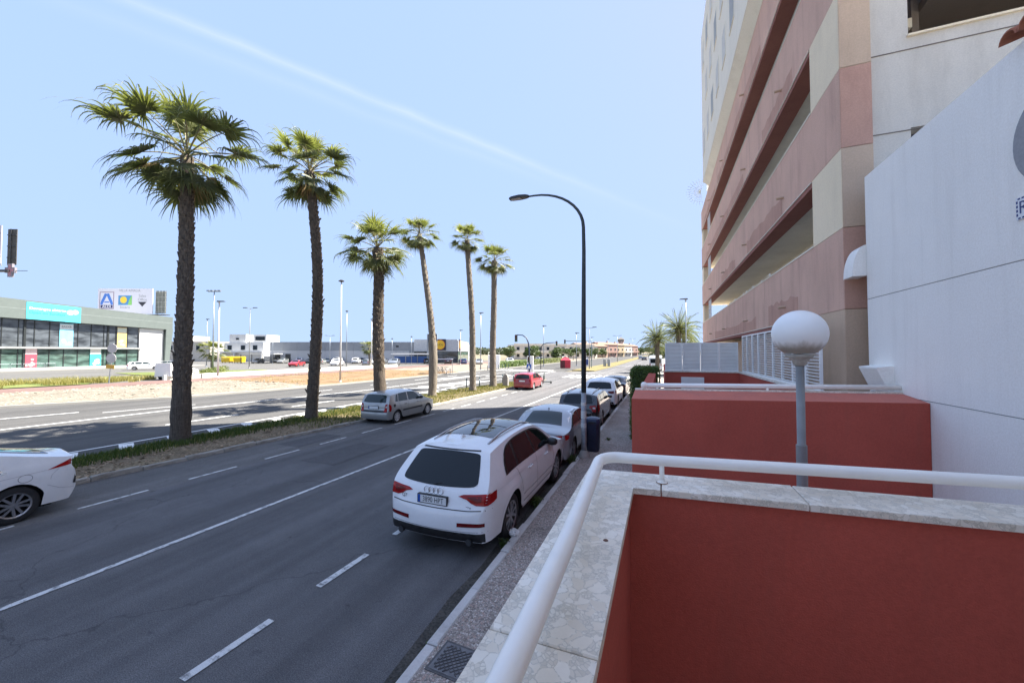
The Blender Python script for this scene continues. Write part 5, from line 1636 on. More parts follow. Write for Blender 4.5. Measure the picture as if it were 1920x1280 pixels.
c.mirrors(3.28, 1.12, MT['trim'], 1.05); c.handle(1.95, 0.955, PAINT['white']); c.handle(3.0, 0.945, PAINT['white'])
for yy in (-0.62, 0.62): MB().tube([(0.06,yy,0.30),(-0.02,yy,0.30)], 0.05, 12).build('exhaust', MT['dark_metal'], c.t)
MB().tube([(0.06,0.05,1.085),(0.16,-0.25,1.12)], 0.011, 6).build('rear_wiper', MT['trim'], c.t)
c.place(-3.38, 5.22, 1, 0.0)

# ---- silver saloon
c = Car(4.73, 1.84, [(0.05,0.985),(0.25,1.02),(0.62,1.045),(0.85,1.13),(1.25,1.335),(1.6,1.405),(2.2,1.425),(2.7,1.39),(3.1,1.25),(3.55,1.02),(3.9,0.95),(4.4,0.87),(4.65,0.72)],
        [(0.10,0.22),(0.03,0.35),(0.0,0.55),(0.03,0.70),(0.06,0.85),(0.02,0.97),(0.05,1.05),(0.05,1.6)], [(4.6,0.2),(4.71,0.4),(4.73,0.6),(4.6,0.8),(4.5,1.6)], 0.965, (1.0,3.82), 0.33, 0.22, 0.38, 0.36, corner=(0.5,0.17))
c.make('silver_saloon', 'silver saloon car parked in front of the white SUV', PAINT['silver'])
c.panel('rear_window', MT['glass_g'], [(0.70,-0.60),(1.30,-0.47),(1.30,0.47),(0.70,0.60)], 'T', 0.007)
for sg in (1, -1):
    tl = [(sg*a, b) for a, b in [(0.38,0.83),(0.54,0.86),(0.78,0.89),(0.78,0.76),(0.66,0.735),(0.46,0.76)]]
    c.panel('tail_light', MT['tail'], tl if sg > 0 else tl[::-1], 'B', 0.009)
    c.panel('tail_light', MT['tail'], [(0.09,0.89),(0.38,0.87),(0.30,0.77),(0.09,0.755)], 'L' if sg > 0 else 'R', 0.008)
c.line([(-0.86,0.58),(0,0.56),(0.86,0.58)], 'B', 0.012); c.panel('bumper_valance', MT['trim'], [(-0.6,0.24),(0.6,0.24),(0.55,0.34),(-0.55,0.34)], 'B', 0.008)
c.plate_rear(0.74, None)
win = [(0.80,1.0),(1.6,1.005),(3.05,0.985),(3.32,0.99),(2.95,1.22),(2.5,1.335),(2.0,1.355),(1.5,1.33),(1.1,1.18)]
c.both('window_surround', MT['chrome'], [(0.75,0.985),(1.6,0.992),(3.08,0.972),(3.38,0.98),(2.97,1.235),(2.5,1.352),(2.0,1.372),(1.48,1.345),(1.07,1.19)], 0.004)
c.both('side_trim', MT['trim'], win, 0.006)
for q in ([(1.02,1.03),(1.92,1.025),(1.92,1.335),(1.5,1.31),(1.2,1.18)], [(2.0,1.025),(3.18,1.01),(2.9,1.21),(2.5,1.315),(2.0,1.335)]): c.both('side_window', MT['glass'], q, 0.009)
for f in 'LR':
    c.line([(1.96,0.98),(1.95,0.6),(1.96,0.34)], f, 0.008); c.line([(1.1,0.98),(1.35,0.72),(1.42,0.5)], f, 0.008); c.line([(3.05,0.97),(3.12,0.6),(3.05,0.34)], f, 0.008); c.line([(0.3,0.83),(4.2,0.80)], f, 0.006, MT['dark_metal'])
c.panel('windscreen', MT['glass'], rpoly([(2.72,-0.55),(2.72,0.55),(3.45,0.66),(3.45,-0.66)][::-1], 1), 'T', 0.006)
ring = MB()
for k in range(4): ring.tube([(c.xr(0.91)-0.066, 0.12-k*0.078+0.048*math.cos(a), 0.905+0.048*math.sin(a)) for a in [2*math.pi*i/16 for i in range(17)]], 0.006, 5, cap=False)
ring.build('badge_rings', MT['chrome'], c.t, smooth=True)
c.fin(1.45, PAINT['silver']); c.wheel_set('five', 0.22); c.mirrors(3.02, 1.0, MT['trim'], 0.9); c.handle(1.75, 0.86, PAINT['silver']); c.handle(2.75, 0.85, PAINT['silver'])
c.place(-3.34, 10.25, 1)
SALOON = c.t

# ---- black estate
c = Car(4.66, 1.81, [(0.36,1.43),(0.7,1.465),(1.4,1.49),(2.2,1.485),(2.75,1.42),(3.1,1.27),(3.5,1.03),(3.9,0.96),(4.35,0.88),(4.6,0.74)],
        [(0.10,0.22),(0.02,0.36),(0.0,0.55),(0.02,0.75),(0.06,0.95),(0.14,1.08),(0.28,1.33),(0.36,1.45),(0.36,1.7)], [(4.55,0.2),(4.64,0.4),(4.66,0.6),(4.5,0.82),(4.45,1.7)], 0.98, (0.98,3.66), 0.325, 0.22, 0.375, 0.30)
c.make('black_estate', 'black estate car with roof rails parked past the lamp post', PAINT['black'])
c.panel('rear_window', MT['glass'], rpoly([(-0.62,1.04),(0,1.02),(0.62,1.04),(0.58,1.2),(0.50,1.36),(0,1.385),(-0.50,1.36),(-0.58,1.2)], 2), 'B', 0.006)
for sg in (1, -1):
    tl = [(sg*a, b) for a, b in [(0.50,0.96),(0.77,0.98),(0.77,0.72),(0.62,0.72),(0.58,0.84),(0.50,0.86)]]
    c.panel('tail_light', MT['tail'], tl if sg > 0 else tl[::-1], 'B', 0.009); c.panel('tail_light', MT['tail'], [(0.10,0.98),(0.26,0.97),(0.20,0.74),(0.10,0.72)], 'L' if sg > 0 else 'R', 0.008)
    li = [(sg*a, b) for a, b in [(0.62,0.90),(0.74,0.90),(0.74,0.83),(0.64,0.83)]]
    c.panel('light_lens', MT['lamp_clear'], li if sg > 0 else li[::-1], 'B', 0.011)
c.plate_rear(0.82, None); c.line([(-0.86,0.60),(0,0.58),(0.86,0.60)], 'B', 0.012, MT['dark_metal'])
for q in ([(0.40,1.04),(0.98,1.035),(0.98,1.40),(0.66,1.36)], [(1.06,1.035),(1.92,1.03),(1.92,1.415),(1.06,1.405)], [(2.0,1.03),(3.15,1.015),(2.86,1.24),(2.5,1.37),(2.0,1.415)]): c.both('side_window', MT['glass_g'], q, 0.007)
c.panel('windscreen', MT['glass'], [(2.78,-0.56),(3.42,-0.66),(3.42,0.66),(2.78,0.56)], 'T', 0.006)
c.rails(0.5, 2.55, 0.55, MT['alloy']); c.fin(0.62, PAINT['black']); c.wheel_set('five', 0.21); c.mirrors(3.0, 1.02, PAINT['black'], 0.9); c.handle(1.75, 0.88, PAINT['black']); c.handle(2.75, 0.87, PAINT['black'])
c.place(-3.30, 15.9, 1)
ESTATE = c.t

# ---- white compact SUV
c = Car(4.63, 1.89, [(0.40,1.55),(0.7,1.60),(1.4,1.65),(2.1,1.645),(2.65,1.57),(3.0,1.42),(3.45,1.14),(3.8,1.06),(4.3,0.98),(4.55,0.84)],
        [(0.10,0.28),(0.02,0.42),(0.0,0.6),(0.02,0.8),(0.06,0.98),(0.15,1.12),(0.30,1.38),(0.40,1.56),(0.40,1.8)], [(4.5,0.25),(4.61,0.45),(4.63,0.65),(4.5,0.9),(4.4,1.8)], 1.05, (0.93,3.74), 0.355, 0.28, 0.41, 0.30)
c.make('white_compact_suv', 'white compact SUV parked beyond the black estate', PAINT['white'])
c.panel('rear_window', MT['glass'], rpoly([(-0.66,1.13),(0,1.11),(0.66,1.13),(0.62,1.3),(0.54,1.46),(0,1.485),(-0.54,1.46),(-0.62,1.3)], 2), 'B', 0.006)
for sg in (1, -1):
    tl = [(sg*a, b) for a, b in [(0.46,1.0),(0.80,1.03),(0.80,0.89),(0.66,0.86),(0.52,0.90)]]
    c.panel('tail_light', MT['tail_dk'], tl if sg > 0 else tl[::-1], 'B', 0.009); c.panel('tail_light', MT['tail_dk'], [(0.11,1.03),(0.34,1.03),(0.30,0.92),(0.11,0.90)], 'L' if sg > 0 else 'R', 0.008)
c.plate_rear(0.84, None); c.panel('bumper_valance', MT['trim'], [(-0.8,0.30),(0.8,0.30),(0.75,0.42),(-0.75,0.42)], 'B', 0.008)
for q in ([(0.50,1.11),(0.98,1.11),(0.98,1.52),(0.72,1.46)], [(1.06,1.11),(1.90,1.105),(1.90,1.55),(1.06,1.535)], [(1.98,1.105),(3.08,1.09),(2.8,1.32),(2.45,1.48),(1.98,1.55)]): c.both('side_window', MT['glass'], q, 0.007)
for f in 'LR': c.line([(1.94,1.08),(1.93,0.7),(1.94,0.4)], f, 0.008); c.line([(3.0,1.06),(3.05,0.7),(3.0,0.4)], f, 0.008)
c.panel('windscreen', MT['glass'], [(2.7,-0.58),(3.36,-0.68),(3.36,0.68),(2.7,0.58)], 'T', 0.006)
c.fin(0.66, PAINT['white']); c.wheel_set('five', 0.23); c.mirrors(2.95, 1.10, MT['trim'], 0.95); c.handle(1.7, 0.94, PAINT['white']); c.handle(2.7, 0.93, PAINT['white'])
c.place(-3.27, 21.7, 1)
CSUV = c.t

# ---- silver three/five door hatchback on the left
c = Car(3.81, 1.64, [(0.30,1.345),(0.6,1.385),(1.2,1.415),(1.8,1.41),(2.2,1.34),(2.55,1.18),(2.9,0.98),(3.2,0.91),(3.6,0.80),(3.76,0.66)],
        [(0.06,0.22),(0.0,0.34),(0.0,0.52),(0.05,0.62),(0.06,0.85),(0.10,0.93),(0.18,1.12),(0.27,1.28),(0.30,1.36),(0.30,1.6)], [(3.72,0.2),(3.80,0.38),(3.81,0.55),(3.68,0.74),(3.6,1.6)], 0.90, (0.62,3.09), 0.285, 0.21, 0.33, 0.26, corner=(0.4,0.13))
c.make('silver_hatchback', 'small silver hatchback parked by the median kerb beside the stout palm', PAINT['grey'])
c.panel('rear_window', MT['glass_g'], rpoly([(-0.60,0.955),(0,0.945),(0.60,0.955),(0.56,1.14),(0.50,1.26),(0,1.285),(-0.50,1.26),(-0.56,1.14)], 2), 'B', 0.006)
c.panel('bumper_insert', MT['trim'], [(-0.72,0.62),(0.72,0.62),(0.72,0.53),(-0.72,0.53)][::-1], 'B', 0.008)
for sg in (1, -1):
    tl = [(sg*a, b) for a, b in [(0.60,0.88),(0.70,0.91),(0.70,0.56),(0.54,0.56),(0.57,0.66)]]
    lt = c.panel('tail_light', MT['tail'], tl if sg > 0 else tl[::-1], 'B', 0.009); c.panel('tail_light', MT['tail'], [(0.08,0.90),(0.19,0.84),(0.21,0.70),(0.17,0.58),(0.08,0.56)], 'L' if sg > 0 else 'R', 0.008)
    li = [(sg*a, b) for a, b in [(0.62,0.80),(0.69,0.81),(0.69,0.73),(0.62,0.73)]]
    c.panel('light_lens', MT['lamp_clear'], li if sg > 0 else li[::-1], 'B', 0.0115, lt)
c.plate_rear(0.735, None)
for q in ([(0.50,0.965),(0.68,0.955),(0.72,1.29),(0.60,1.24)], [(0.74,0.955),(1.40,0.945),(1.36,1.325),(0.78,1.305)], [(1.48,0.945),(2.42,0.93),(2.2,1.14),(1.95,1.29),(1.44,1.33)]): c.both('side_window', MT['glass_g'], q, 0.007)
for f in 'LR':
    c.line([(1.44,0.92),(1.43,0.55),(1.44,0.30)], f, 0.008); c.line([(0.72,0.92),(0.86,0.72),(0.95,0.5)], f, 0.008); c.line([(2.42,0.90),(2.48,0.55),(2.44,0.30)], f, 0.008)
    c.panel('door_strip', MT['trim'], [(1.0,0.50),(2.55,0.50),(2.55,0.57),(1.0,0.57)], f, 0.012)
MB().disc((0.42,-0.815,0.80), 0.075, 14, rotx(R(90))).build('fuel_cap', MT['trim'], c.t)
c.panel('windscreen', MT['glass_g'], [(2.22,-0.50),(2.82,-0.60),(2.82,0.60),(2.22,0.50)], 'T', 0.006)
c.wheel_set('hub', 0.175); c.mirrors(2.36, 0.95, MT['trim'], 0.85); c.handle(1.22, 0.80, MT['trim'], 0.16); c.handle(2.2, 0.80, MT['alloy'], 0.16)
MB().tube([(2.0,0,1.39),(1.75,0,1.62)], 0.006, 5).build('antenna', MT['trim'], c.t)
c.place(-11.9, 13.5, 1, 0.0, R(1.0))
HATCH = c.t

# ---- red saloon hatch
c = Car(4.1, 1.70, [(0.34,1.34),(0.6,1.39),(1.3,1.43),(1.9,1.41),(2.4,1.32),(2.75,1.15),(3.1,0.97),(3.5,0.9),(3.9,0.80),(4.05,0.68)],
        [(0.06,0.22),(0.0,0.34),(0.0,0.55),(0.04,0.80),(0.08,0.92),(0.2,1.14),(0.34,1.35),(0.34,1.6)], [(4.0,0.2),(4.09,0.4),(4.1,0.55),(3.95,0.76),(3.9,1.6)], 0.92, (0.72,3.3), 0.30, 0.22, 0.345, 0.28)
c.make('red_hatchback', 'red hatchback parked at the far end of the median kerb', PAINT['red'])
c.panel('rear_window', MT['glass'], rpoly([(-0.62,0.96),(0,0.95),(0.62,0.96),(0.56,1.15),(0.48,1.27),(0,1.29),(-0.48,1.27),(-0.56,1.15)], 2), 'B', 0.006)
for sg in (1, -1):
    tl = [(sg*a, b) for a, b in [(0.58,0.88),(0.72,0.90),(0.72,0.70),(0.60,0.70)]]
    c.panel('tail_light', MT['tail'], tl if sg > 0 else tl[::-1], 'B', 0.009)
c.plate_rear(0.76, None)
for q in ([(0.6,0.97),(1.45,0.955),(1.42,1.34),(0.8,1.31)], [(1.53,0.955),(2.65,0.94),(2.4,1.15),(2.1,1.30),(1.5,1.35)]): c.both('side_window', MT['glass'], q, 0.007)
c.panel('windscreen', MT['glass'], [(2.42,-0.52),(3.02,-0.62),(3.02,0.62),(2.42,0.52)], 'T', 0.006)
c.line([(-0.8,0.52),(0.8,0.52)], 'B', 0.02); c.wheel_set('hub', 0.185); c.mirrors(2.55, 0.97, MT['trim'], 0.85)
c.place(-10.85, 29.9, 1, 0.0, R(2))
RED = c.t

# ---- white liftback, cut by the frame on the left
c = Car(4.47, 1.82, [(0.06,1.115),(0.25,1.145),(0.6,1.23),(1.1,1.36),(1.7,1.445),(2.2,1.45),(2.7,1.36),(3.1,1.19),(3.5,0.99),(3.9,0.90),(4.25,0.80),(4.42,0.66)],
        [(0.14,0.24),(0.06,0.36),(0.0,0.48),(0.02,0.62),(0.04,0.76),(0.10,0.86),(0.11,0.95),(0.06,1.10),(0.06,1.12),(0.06,1.6)], [(4.35,0.2),(4.45,0.4),(4.47,0.55),(4.3,0.74),(4.25,1.6)], 0.98, (0.86,3.56), 0.335, 0.23, 0.385, 0.34, corner=(0.55,0.20), round_=0.06)
c.make('white_liftback', 'white liftback car cut off by the left edge of the picture', PAINT['white'])
for f in 'LR':
    lt = c.panel('tail_light', MT['tail'], [(0.46,0.885),(0.13,1.02),(0.02,1.065),(0.02,0.985),(0.12,0.915)], f, 0.009)
    c.panel('light_lens', MT['lamp_clear'], [(0.12,1.00),(0.04,1.035),(0.04,1.00),(0.11,0.965)], f, 0.012, lt)
    c.panel('window_surround', MT['chrome'], [(0.95,0.955),(1.15,0.915),(2.2,0.90),(3.2,0.93),(2.9,1.16),(2.4,1.325),(1.7,1.335),(1.25,1.22)], f, 0.005)
    c.panel('side_window', MT['glass'], [(1.02,0.965),(1.18,0.94),(2.2,0.925),(3.1,0.95),(2.86,1.14),(2.4,1.30),(1.7,1.31),(1.28,1.20)], f, 0.009)
    c.line([(1.95,0.90),(1.94,0.6),(1.96,0.34)], f, 0.008); c.line([(1.28,0.90),(1.20,0.80),(1.28,0.60),(1.42,0.38)], f, 0.008)
    c.line([(0.74+0.09*math.cos(R(a)), 0.80+0.07*math.sin(R(a))) for a in range(0, 361, 20)], f, 0.006, MT['dark_metal'])
    c.line([(0.46,0.885),(1.2,0.84),(3.0,0.80)], f, 0.008, plain('shoulder_crease', (0.5,0.5,0.5), 0.4))
    c.line([(0.06,0.43),(0.30,0.50),(0.46,0.60)], f, 0.006, plain('bumper_seam', (0.4,0.4,0.4), 0.5))
    c.line([(0.30,0.88),(0.40,0.78),(0.42,0.70)], f, 0.006, plain('bumper_gap', (0.4,0.4,0.4), 0.5))
    c.panel('rear_vent', MT['trim'], [(0.02,0.66),(0.05,0.68),(0.09,0.52),(0.03,0.50)], f, 0.008)
c.panel('rear_window', MT['glass'], rpoly([(0.34,-0.55),(0.34,0.55),(1.0,0.50),(1.0,-0.50)][::-1], 1), 'T', 0.006)
c.panel('windscreen', MT['glass'], [(2.75,-0.55),(3.4,-0.64),(3.4,0.64),(2.75,0.55)], 'T', 0.006)
c.plate_rear(0.62, None); c.wheel_set('turbine', 0.22); c.mirrors(3.0, 0.98, PAINT['white'], 0.9); c.handle(1.72, 0.76, PAINT['white'])
c.place(-12.12, 4.12, -1, 0.0)
LIFT = c.t
def car_copy(src, label, col, x, y, ang, name, group):
    o = copy_tree(src); o.name = name
    o['label'] = label
    if group: o['group'] = group
    o.location = (x, y, 0.0); o.rotation_euler = (0, 0, ang)
    src_body = src.children[0].data.materials[0]
    for ch in o.children:
        for i, sl in enumerate(ch.material_slots):
            if sl.material == src_body:
                sl.link = 'OBJECT'; sl.material = PAINT[col]
    return o
car_copy(SALOON, 'dark saloon parked farthest in the right kerb row', 'dark', -3.22, 27.3, R(90), 'dark_saloon', None)
car_copy(ESTATE, 'white estate car parked before the green fronted supermarket', 'white', -86.4, 37.0, R(62), 'white_estate', 'cars in the shop car parks')
car_copy(HATCH, 'white hatchback behind the white estate at the supermarket', 'white', -92.5, 44.2, R(65), 'white_hatchback', 'cars in the shop car parks')
lot = [(-105.6,74.5,'dark',HATCH,'dark hatchback at the left end of the grey shop lot'),(-102.2,75.8,'grey',CSUV,'grey SUV second from the left along the grey shop'),(-99.2,77.0,'silver',HATCH,'silver hatchback third from the left along the grey shop'),
       (-96.0,78.4,'white',ESTATE,'white estate fourth from the left along the grey shop'),(-91.8,80.0,'black',SALOON,'black saloon left of the curved palm trunk'),
       (-82.0,73.0,'green',HATCH,'yellowish green hatchback behind the dark red saloon'),(-75.0,62.0,'red',SALOON,'dark red saloon right of the curved palm trunk'),
       (-76.0,79.0,'white',CSUV,'white SUV parked before the grey shop wall'),(-70.5,80.5,'white',ESTATE,'white estate right of the tall lamp post in the lot'),(-66.2,72.0,'blue',HATCH,'blue hatchback near the white kiosk'),
       (-60.5,76.5,'silver',CSUV,'silver SUV left of the stout palm trunk'),(-57.5,85.0,'dark',ESTATE,'dark estate right of the stout palm trunk'),(-53.8,82.5,'silver',HATCH,'pale blue silver hatchback near the trolley shelter'),(-50.5,84.0,'black',CSUV,'black SUV beside the trolley shelter'),
       (-44.0,88.5,'grey',SALOON,'grey saloon at the shop entrance'),(-40.5,90.0,'white',HATCH,'white hatchback at the shop entrance'),(-37.0,92.0,'white',CSUV,'white SUV right of the shop entrance'),
       (-36.0,118.0,'silver',ESTATE,'silver estate parked above the long hedge'),(-32.0,130.0,'white',CSUV,'white SUV near the trees above the hedge'),
       ]
lot += [(-88.5,81.5,'grey',HATCH,'grey hatchback parked right of the black saloon'),(-85.2,82.8,'white',CSUV,'white SUV just right of the curved palm trunk'),(-79.5,85.0,'dark',ESTATE,'dark estate close to the shop hall wall'),
        (-73.2,87.3,'silver',SALOON,'silver saloon close to the shop hall wall'),(-68.6,75.5,'beige',HATCH,'beige hatchback in the middle of the shop lot'),(-63.0,78.6,'red',HATCH,'small red hatchback near the stout palm trunk'),
        (-47.2,86.2,'blue',ESTATE,'blue estate between the leaning palm and the entrance'),(-71.8,70.0,'white',SALOON,'white saloon by the kerb of the shop lot')]
for i, (x, y, col, src, lab) in enumerate(lot):
    car_copy(src, lab, col, x, y, R(118 + (i*37) % 9) if i % 2 else R(-62), {'red':'red_saloon'}.get(col, col + '_car'), 'cars in the shop car parks')
car_copy(SALOON, 'dark car driving far away down the street', 'dark', -6.0, 150.0, R(90), 'distant_dark_car', None)
car_copy(HATCH, 'pale car driving far away on the carriageway', 'silver', -8.4, 172.0, R(90), 'distant_pale_car', None)
# ================================================================== grass, weeds and stones
def blades(rr, spots, hmin, hmax, w, lean=0.35):
    V = []; F_ = []
    for (x, y, z) in spots:
        h = rr.uniform(hmin, hmax); a = rr.uniform(0, 6.283); b = rr.uniform(0, 6.283)
        dx, dy = math.cos(a)*w, math.sin(a)*w
        lx, ly = math.cos(b)*h*lean*rr.random(), math.sin(b)*h*lean*rr.random()
        k = len(V)
        V += [(x-dx,y-dy,z),(x+dx,y+dy,z),(x+dx*.7+lx*.5,y+dy*.7+ly*.5,z+h*.6),(x-dx*.7+lx*.5,y-dy*.7+ly*.5,z+h*.6),(x+lx*1.3,y+ly*1.3,z+h)]
        F_ += [(k,k+1,k+2,k+3),(k+3,k+2,k+4)]
    mb = MB(); mb.v = V; mb.f = F_; mb.m = [0]*len(F_); return mb
def xat(path, y):
    for a, b in zip(path[:-1], path[1:]):
        if a[1] <= y <= b[1]: return a[0] + (b[0]-a[0])*(y-a[1])/(b[1]-a[1])
    return path[-1][0]
rr = random.Random(77)
green = []; dry = []
for i in range(62000):
    y = rr.uniform(3.5, 40) if rr.random() < 0.6 else rr.uniform(3.5, 20)
    x0, x1 = xat(ML, y)+0.05, xat(KLi, y)-0.05
    t = rr.random(); x = x0 + (x1-x0)*t
    far = min(1, max(0, (y-11)/6))
    # green band towards the avenue near by, yellow grass over the whole bed farther on
    dens = mnoise.noise(Vector((x*0.9, y*0.9, 1.0)))*0.5 + 0.5
    pg = (max(0, 1-(t/0.62)**2)*1.2)*(1-far) + 0.8*far
    if rr.random() > pg*(0.5+0.9*dens): continue
    z = med_z(x, y, t) - 0.01
    isdry = rr.random() < (0.12 + 0.62*far)
    (dry if isdry else green).append((x, y, z))
tag(blades(rr, green, 0.06, 0.20, 0.010).build('median_grass', MT['grass']), 'green grass growing along the palm median', 'grass', kind='stuff')
tag(blades(rr, dry, 0.05, 0.17, 0.011).build('dry_grass', MT['grass_dry']), 'yellowed grass among the farther median palms', 'grass', kind='stuff')
# leaf litter and clods on the bare side of the bed
V = []; F_ = []
for i in range(5200):
    y = rr.uniform(4, 20); x0, x1 = xat(ML, y), xat(KLi, y); t = rr.uniform(0.35, 0.99); x = x0+(x1-x0)*t
    z = med_z(x, y, t); s_ = rr.uniform(0.01, 0.035); a = rr.uniform(0, 6.28); k = len(V)
    d1 = Vector((math.cos(a), math.sin(a), rr.uniform(-.3,.3)))*s_*1.8; d2 = Vector((-math.sin(a), math.cos(a), rr.uniform(-.3,.6)))*s_*0.7
    p = Vector((x, y, z+0.008))
    V += [p-d1, p-d2, p+d1, p+d2]; F_.append((k,k+1,k+2,k+3))
mb = MB(); mb.v = [tuple(v) for v in V]; mb.f = F_; mb.m = [0]*len(F_)
tag(mb.build('leaf_litter', plain('dry_litter', (0.30,0.22,0.14), 0.95, 0, 0.4, 3)), 'dry brown leaf litter on the bare soil by the kerb', 'leaf litter', kind='stuff')
def tuft(label, x, y, z, n, h, r, mat, seed, group='weeds along the right kerb'):
    rr = random.Random(seed)
    T = thing('weed', label, 'weed', (x, y, z), 0, group)
    V = []; F_ = []
    for i in range(n):
        a = rr.uniform(0, 6.283); l = h*rr.uniform(0.5, 1.1); o = rr.uniform(0.2, 1.0)*r
        p = Vector((math.cos(a)*o*0.3, math.sin(a)*o*0.3, 0)); q = Vector((math.cos(a)*o, math.sin(a)*o, l)); m_ = (p+q)/2 + Vector((0,0,l*0.15))
        s_ = Vector((-math.sin(a), math.cos(a), 0))*0.007; k = len(V)
        V += [p-s_, p+s_, m_+s_*1.6, m_-s_*1.6, q]; F_ += [(k,k+1,k+2,k+3),(k+3,k+2,k+4)]
        for j in range(3):
            c_ = p.lerp(q, rr.uniform(.4,1)) + Vector((rr.gauss(0,.012), rr.gauss(0,.012), rr.gauss(0,.012))); u_ = Vector((rr.gauss(0,1), rr.gauss(0,1), rr.gauss(0,1))).normalized(); v_ = u_.orthogonal().normalized(); k = len(V)
            V += [c_-u_*.022, c_+v_*.010, c_+u_*.022, c_-v_*.010]; F_.append((k,k+1,k+2,k+3))
    mb = MB(); mb.v = [tuple(v) for v in V]; mb.f = F_; mb.m = [0]*len(F_)
    mb.build('leaves', mat, T); MB().tube([(0,0,-0.02),(0,0,0.03)], 0.008, 5).build('stem', MT['petiole'], T)
tuft('green weed behind the rear wheel of the white SUV', -2.39, 5.72, 0.0, 40, 0.17, 0.10, MT['grass'], 1)
tuft('dark green weed under the side of the white SUV', -2.42, 7.55, 0.0, 90, 0.22, 0.16, MT['grass'], 2)
tuft('weed growing left of the lamp post foot', -2.40, 10.7, 0.0, 110, 0.28, 0.2, MT['grass'], 3)
tuft('small weed in the pavement joint beyond the bin', -1.75, 13.6, 0.13, 26, 0.07, 0.12, MT['grass'], 4)
tuft('tiny weed on the kerb edge near the access cover', -2.36, 3.55, 0.0, 12, 0.05, 0.06, MT['grass'], 5)
# crumpled plastic by the wheel
rr = random.Random(4)
bm = bmesh.new(); bmesh.ops.create_icosphere(bm, subdivisions=3, radius=0.085)
for v in bm.verts:
    n_ = mnoise.noise(v.co*28)*0.35 + mnoise.noise(v.co*60)*0.25
    v.co *= 1 + n_; v.co.z *= 0.72
me = bpy.data.meshes.new('plastic_bag'); bm.to_mesh(me); bm.free(); me.materials.append(plain('thin_white_plastic', (0.66,0.65,0.62), 0.35, 0, 0.15, 30))
o = link_mesh('plastic_bag', me, None, (-2.33, 6.02, 0.17)); tag(o, 'crumpled white plastic bag on the kerb by the SUV rear wheel', 'litter')
# pale boulders and stones on the gravel bank
rr = random.Random(12)
V = []; F_ = []
def fk_at(y): return xat(FK, y) - 0.4
for i in range(1100):
    y = rr.uniform(4, 27); xa = -46; xb = fk_at(y); t = rr.uniform(0.02, 0.98); x = xa + (xb-xa)*t
    z = 0.04 + 0.20*math.sin(math.pi*t)**0.7 + nz(x, y, 0.6, 0.10) + nz(x, y, 2.2, 0.07)
    s_ = rr.uniform(0.03, 0.14); k = len(V)
    for (a, b, c_) in ((1,0,0),(0,1,0),(-1,0,0),(0,-1,0),(0,0,0.8),(0,0,-0.8)):
        V.append((x + s_*(a+rr.uniform(-.35,.35)), y + s_*(b+rr.uniform(-.35,.35)), z + s_*(c_*0.7+rr.uniform(-.2,.2))))
    F_ += [(k,k+1,k+4),(k+1,k+2,k+4),(k+2,k+3,k+4),(k+3,k,k+4),(k+1,k,k+5),(k+2,k+1,k+5),(k+3,k+2,k+5),(k,k+3,k+5)]
mb = MB(); mb.v = V; mb.f = F_; mb.m = [0]*len(F_)
tag(mb.build('bank_stones', MT['stone']), 'pale stones covering the bank beyond the avenue', 'stones', kind='stuff')
# dry tufts and low shrubs beyond
sp = []
for i in range(9000):
    u = rr.random()
    if u < 0.6: x, y = rr.uniform(-60,-52.5), rr.uniform(12,21.5)
    else: x, y = rr.uniform(-56,-51.6), rr.uniform(20,28)
    if mnoise.noise(Vector((x*0.35, y*0.35, 5))) < -0.05: continue
    sp.append((x, y, 0.0))
tag(blades(rr, sp, 0.25, 0.75, 0.022, 0.6).build('roadside_grass', MT['grass_dry']), 'tall dry golden grass in the bed by the red path', 'grass', kind='stuff')
sp = [(rr.uniform(-45.5,-29.5), rr.uniform(26,52), 0.15) for i in range(2600)]
sp = [p for p in sp if mnoise.noise(Vector((p[0]*0.3, p[1]*0.3, 2))) > 0.12]
tag(blades(rr, sp, 0.08, 0.25, 0.02, 0.5).build('verge_grass', MT['grass_dry']), 'sparse dry grass on the dirt verge', 'grass', kind='stuff')
def shrub(label, x, y, w, h, seed, mat=None, group='low shrubs by the car park', name='shrub', n=420, d=None):
    rr = random.Random(seed)
    T = thing(name, label, 'shrub', (x, y, 0), 0, group)
    MB().tube([(0,0,-0.05),(0,0,h*0.5)], [0.04,0.02], 5).build('stem', MT['bark'], T)
    d = d or w
    blobs = [((rr.uniform(-.3,.3)*w, rr.uniform(-.3,.3)*d, h*rr.uniform(.35,.65)), (w*rr.uniform(.22,.34), d*rr.uniform(.22,.34), h*rr.uniform(.28,.4))) for i in range(6)]
    leaf_cloud(rr, blobs, n, 0.14).build('foliage', mat or MT['shrub'], T)
rr = random.Random(31)
sh = [(-53.4,29.5),(-54.6,31.2),(-56.2,32.5),(-58.0,33.8),(-60,35.4),(-62.5,36.6),(-64,38.5),(-66.5,40.5)]
adj = ['first','second','third','fourth','fifth','sixth','seventh','eighth']
for i, (x, y) in enumerate(sh):
    shrub('%s of the low yellow green shrubs right of the nearest palm' % adj[i], x, y, 2.4, 1.0, 40+i)
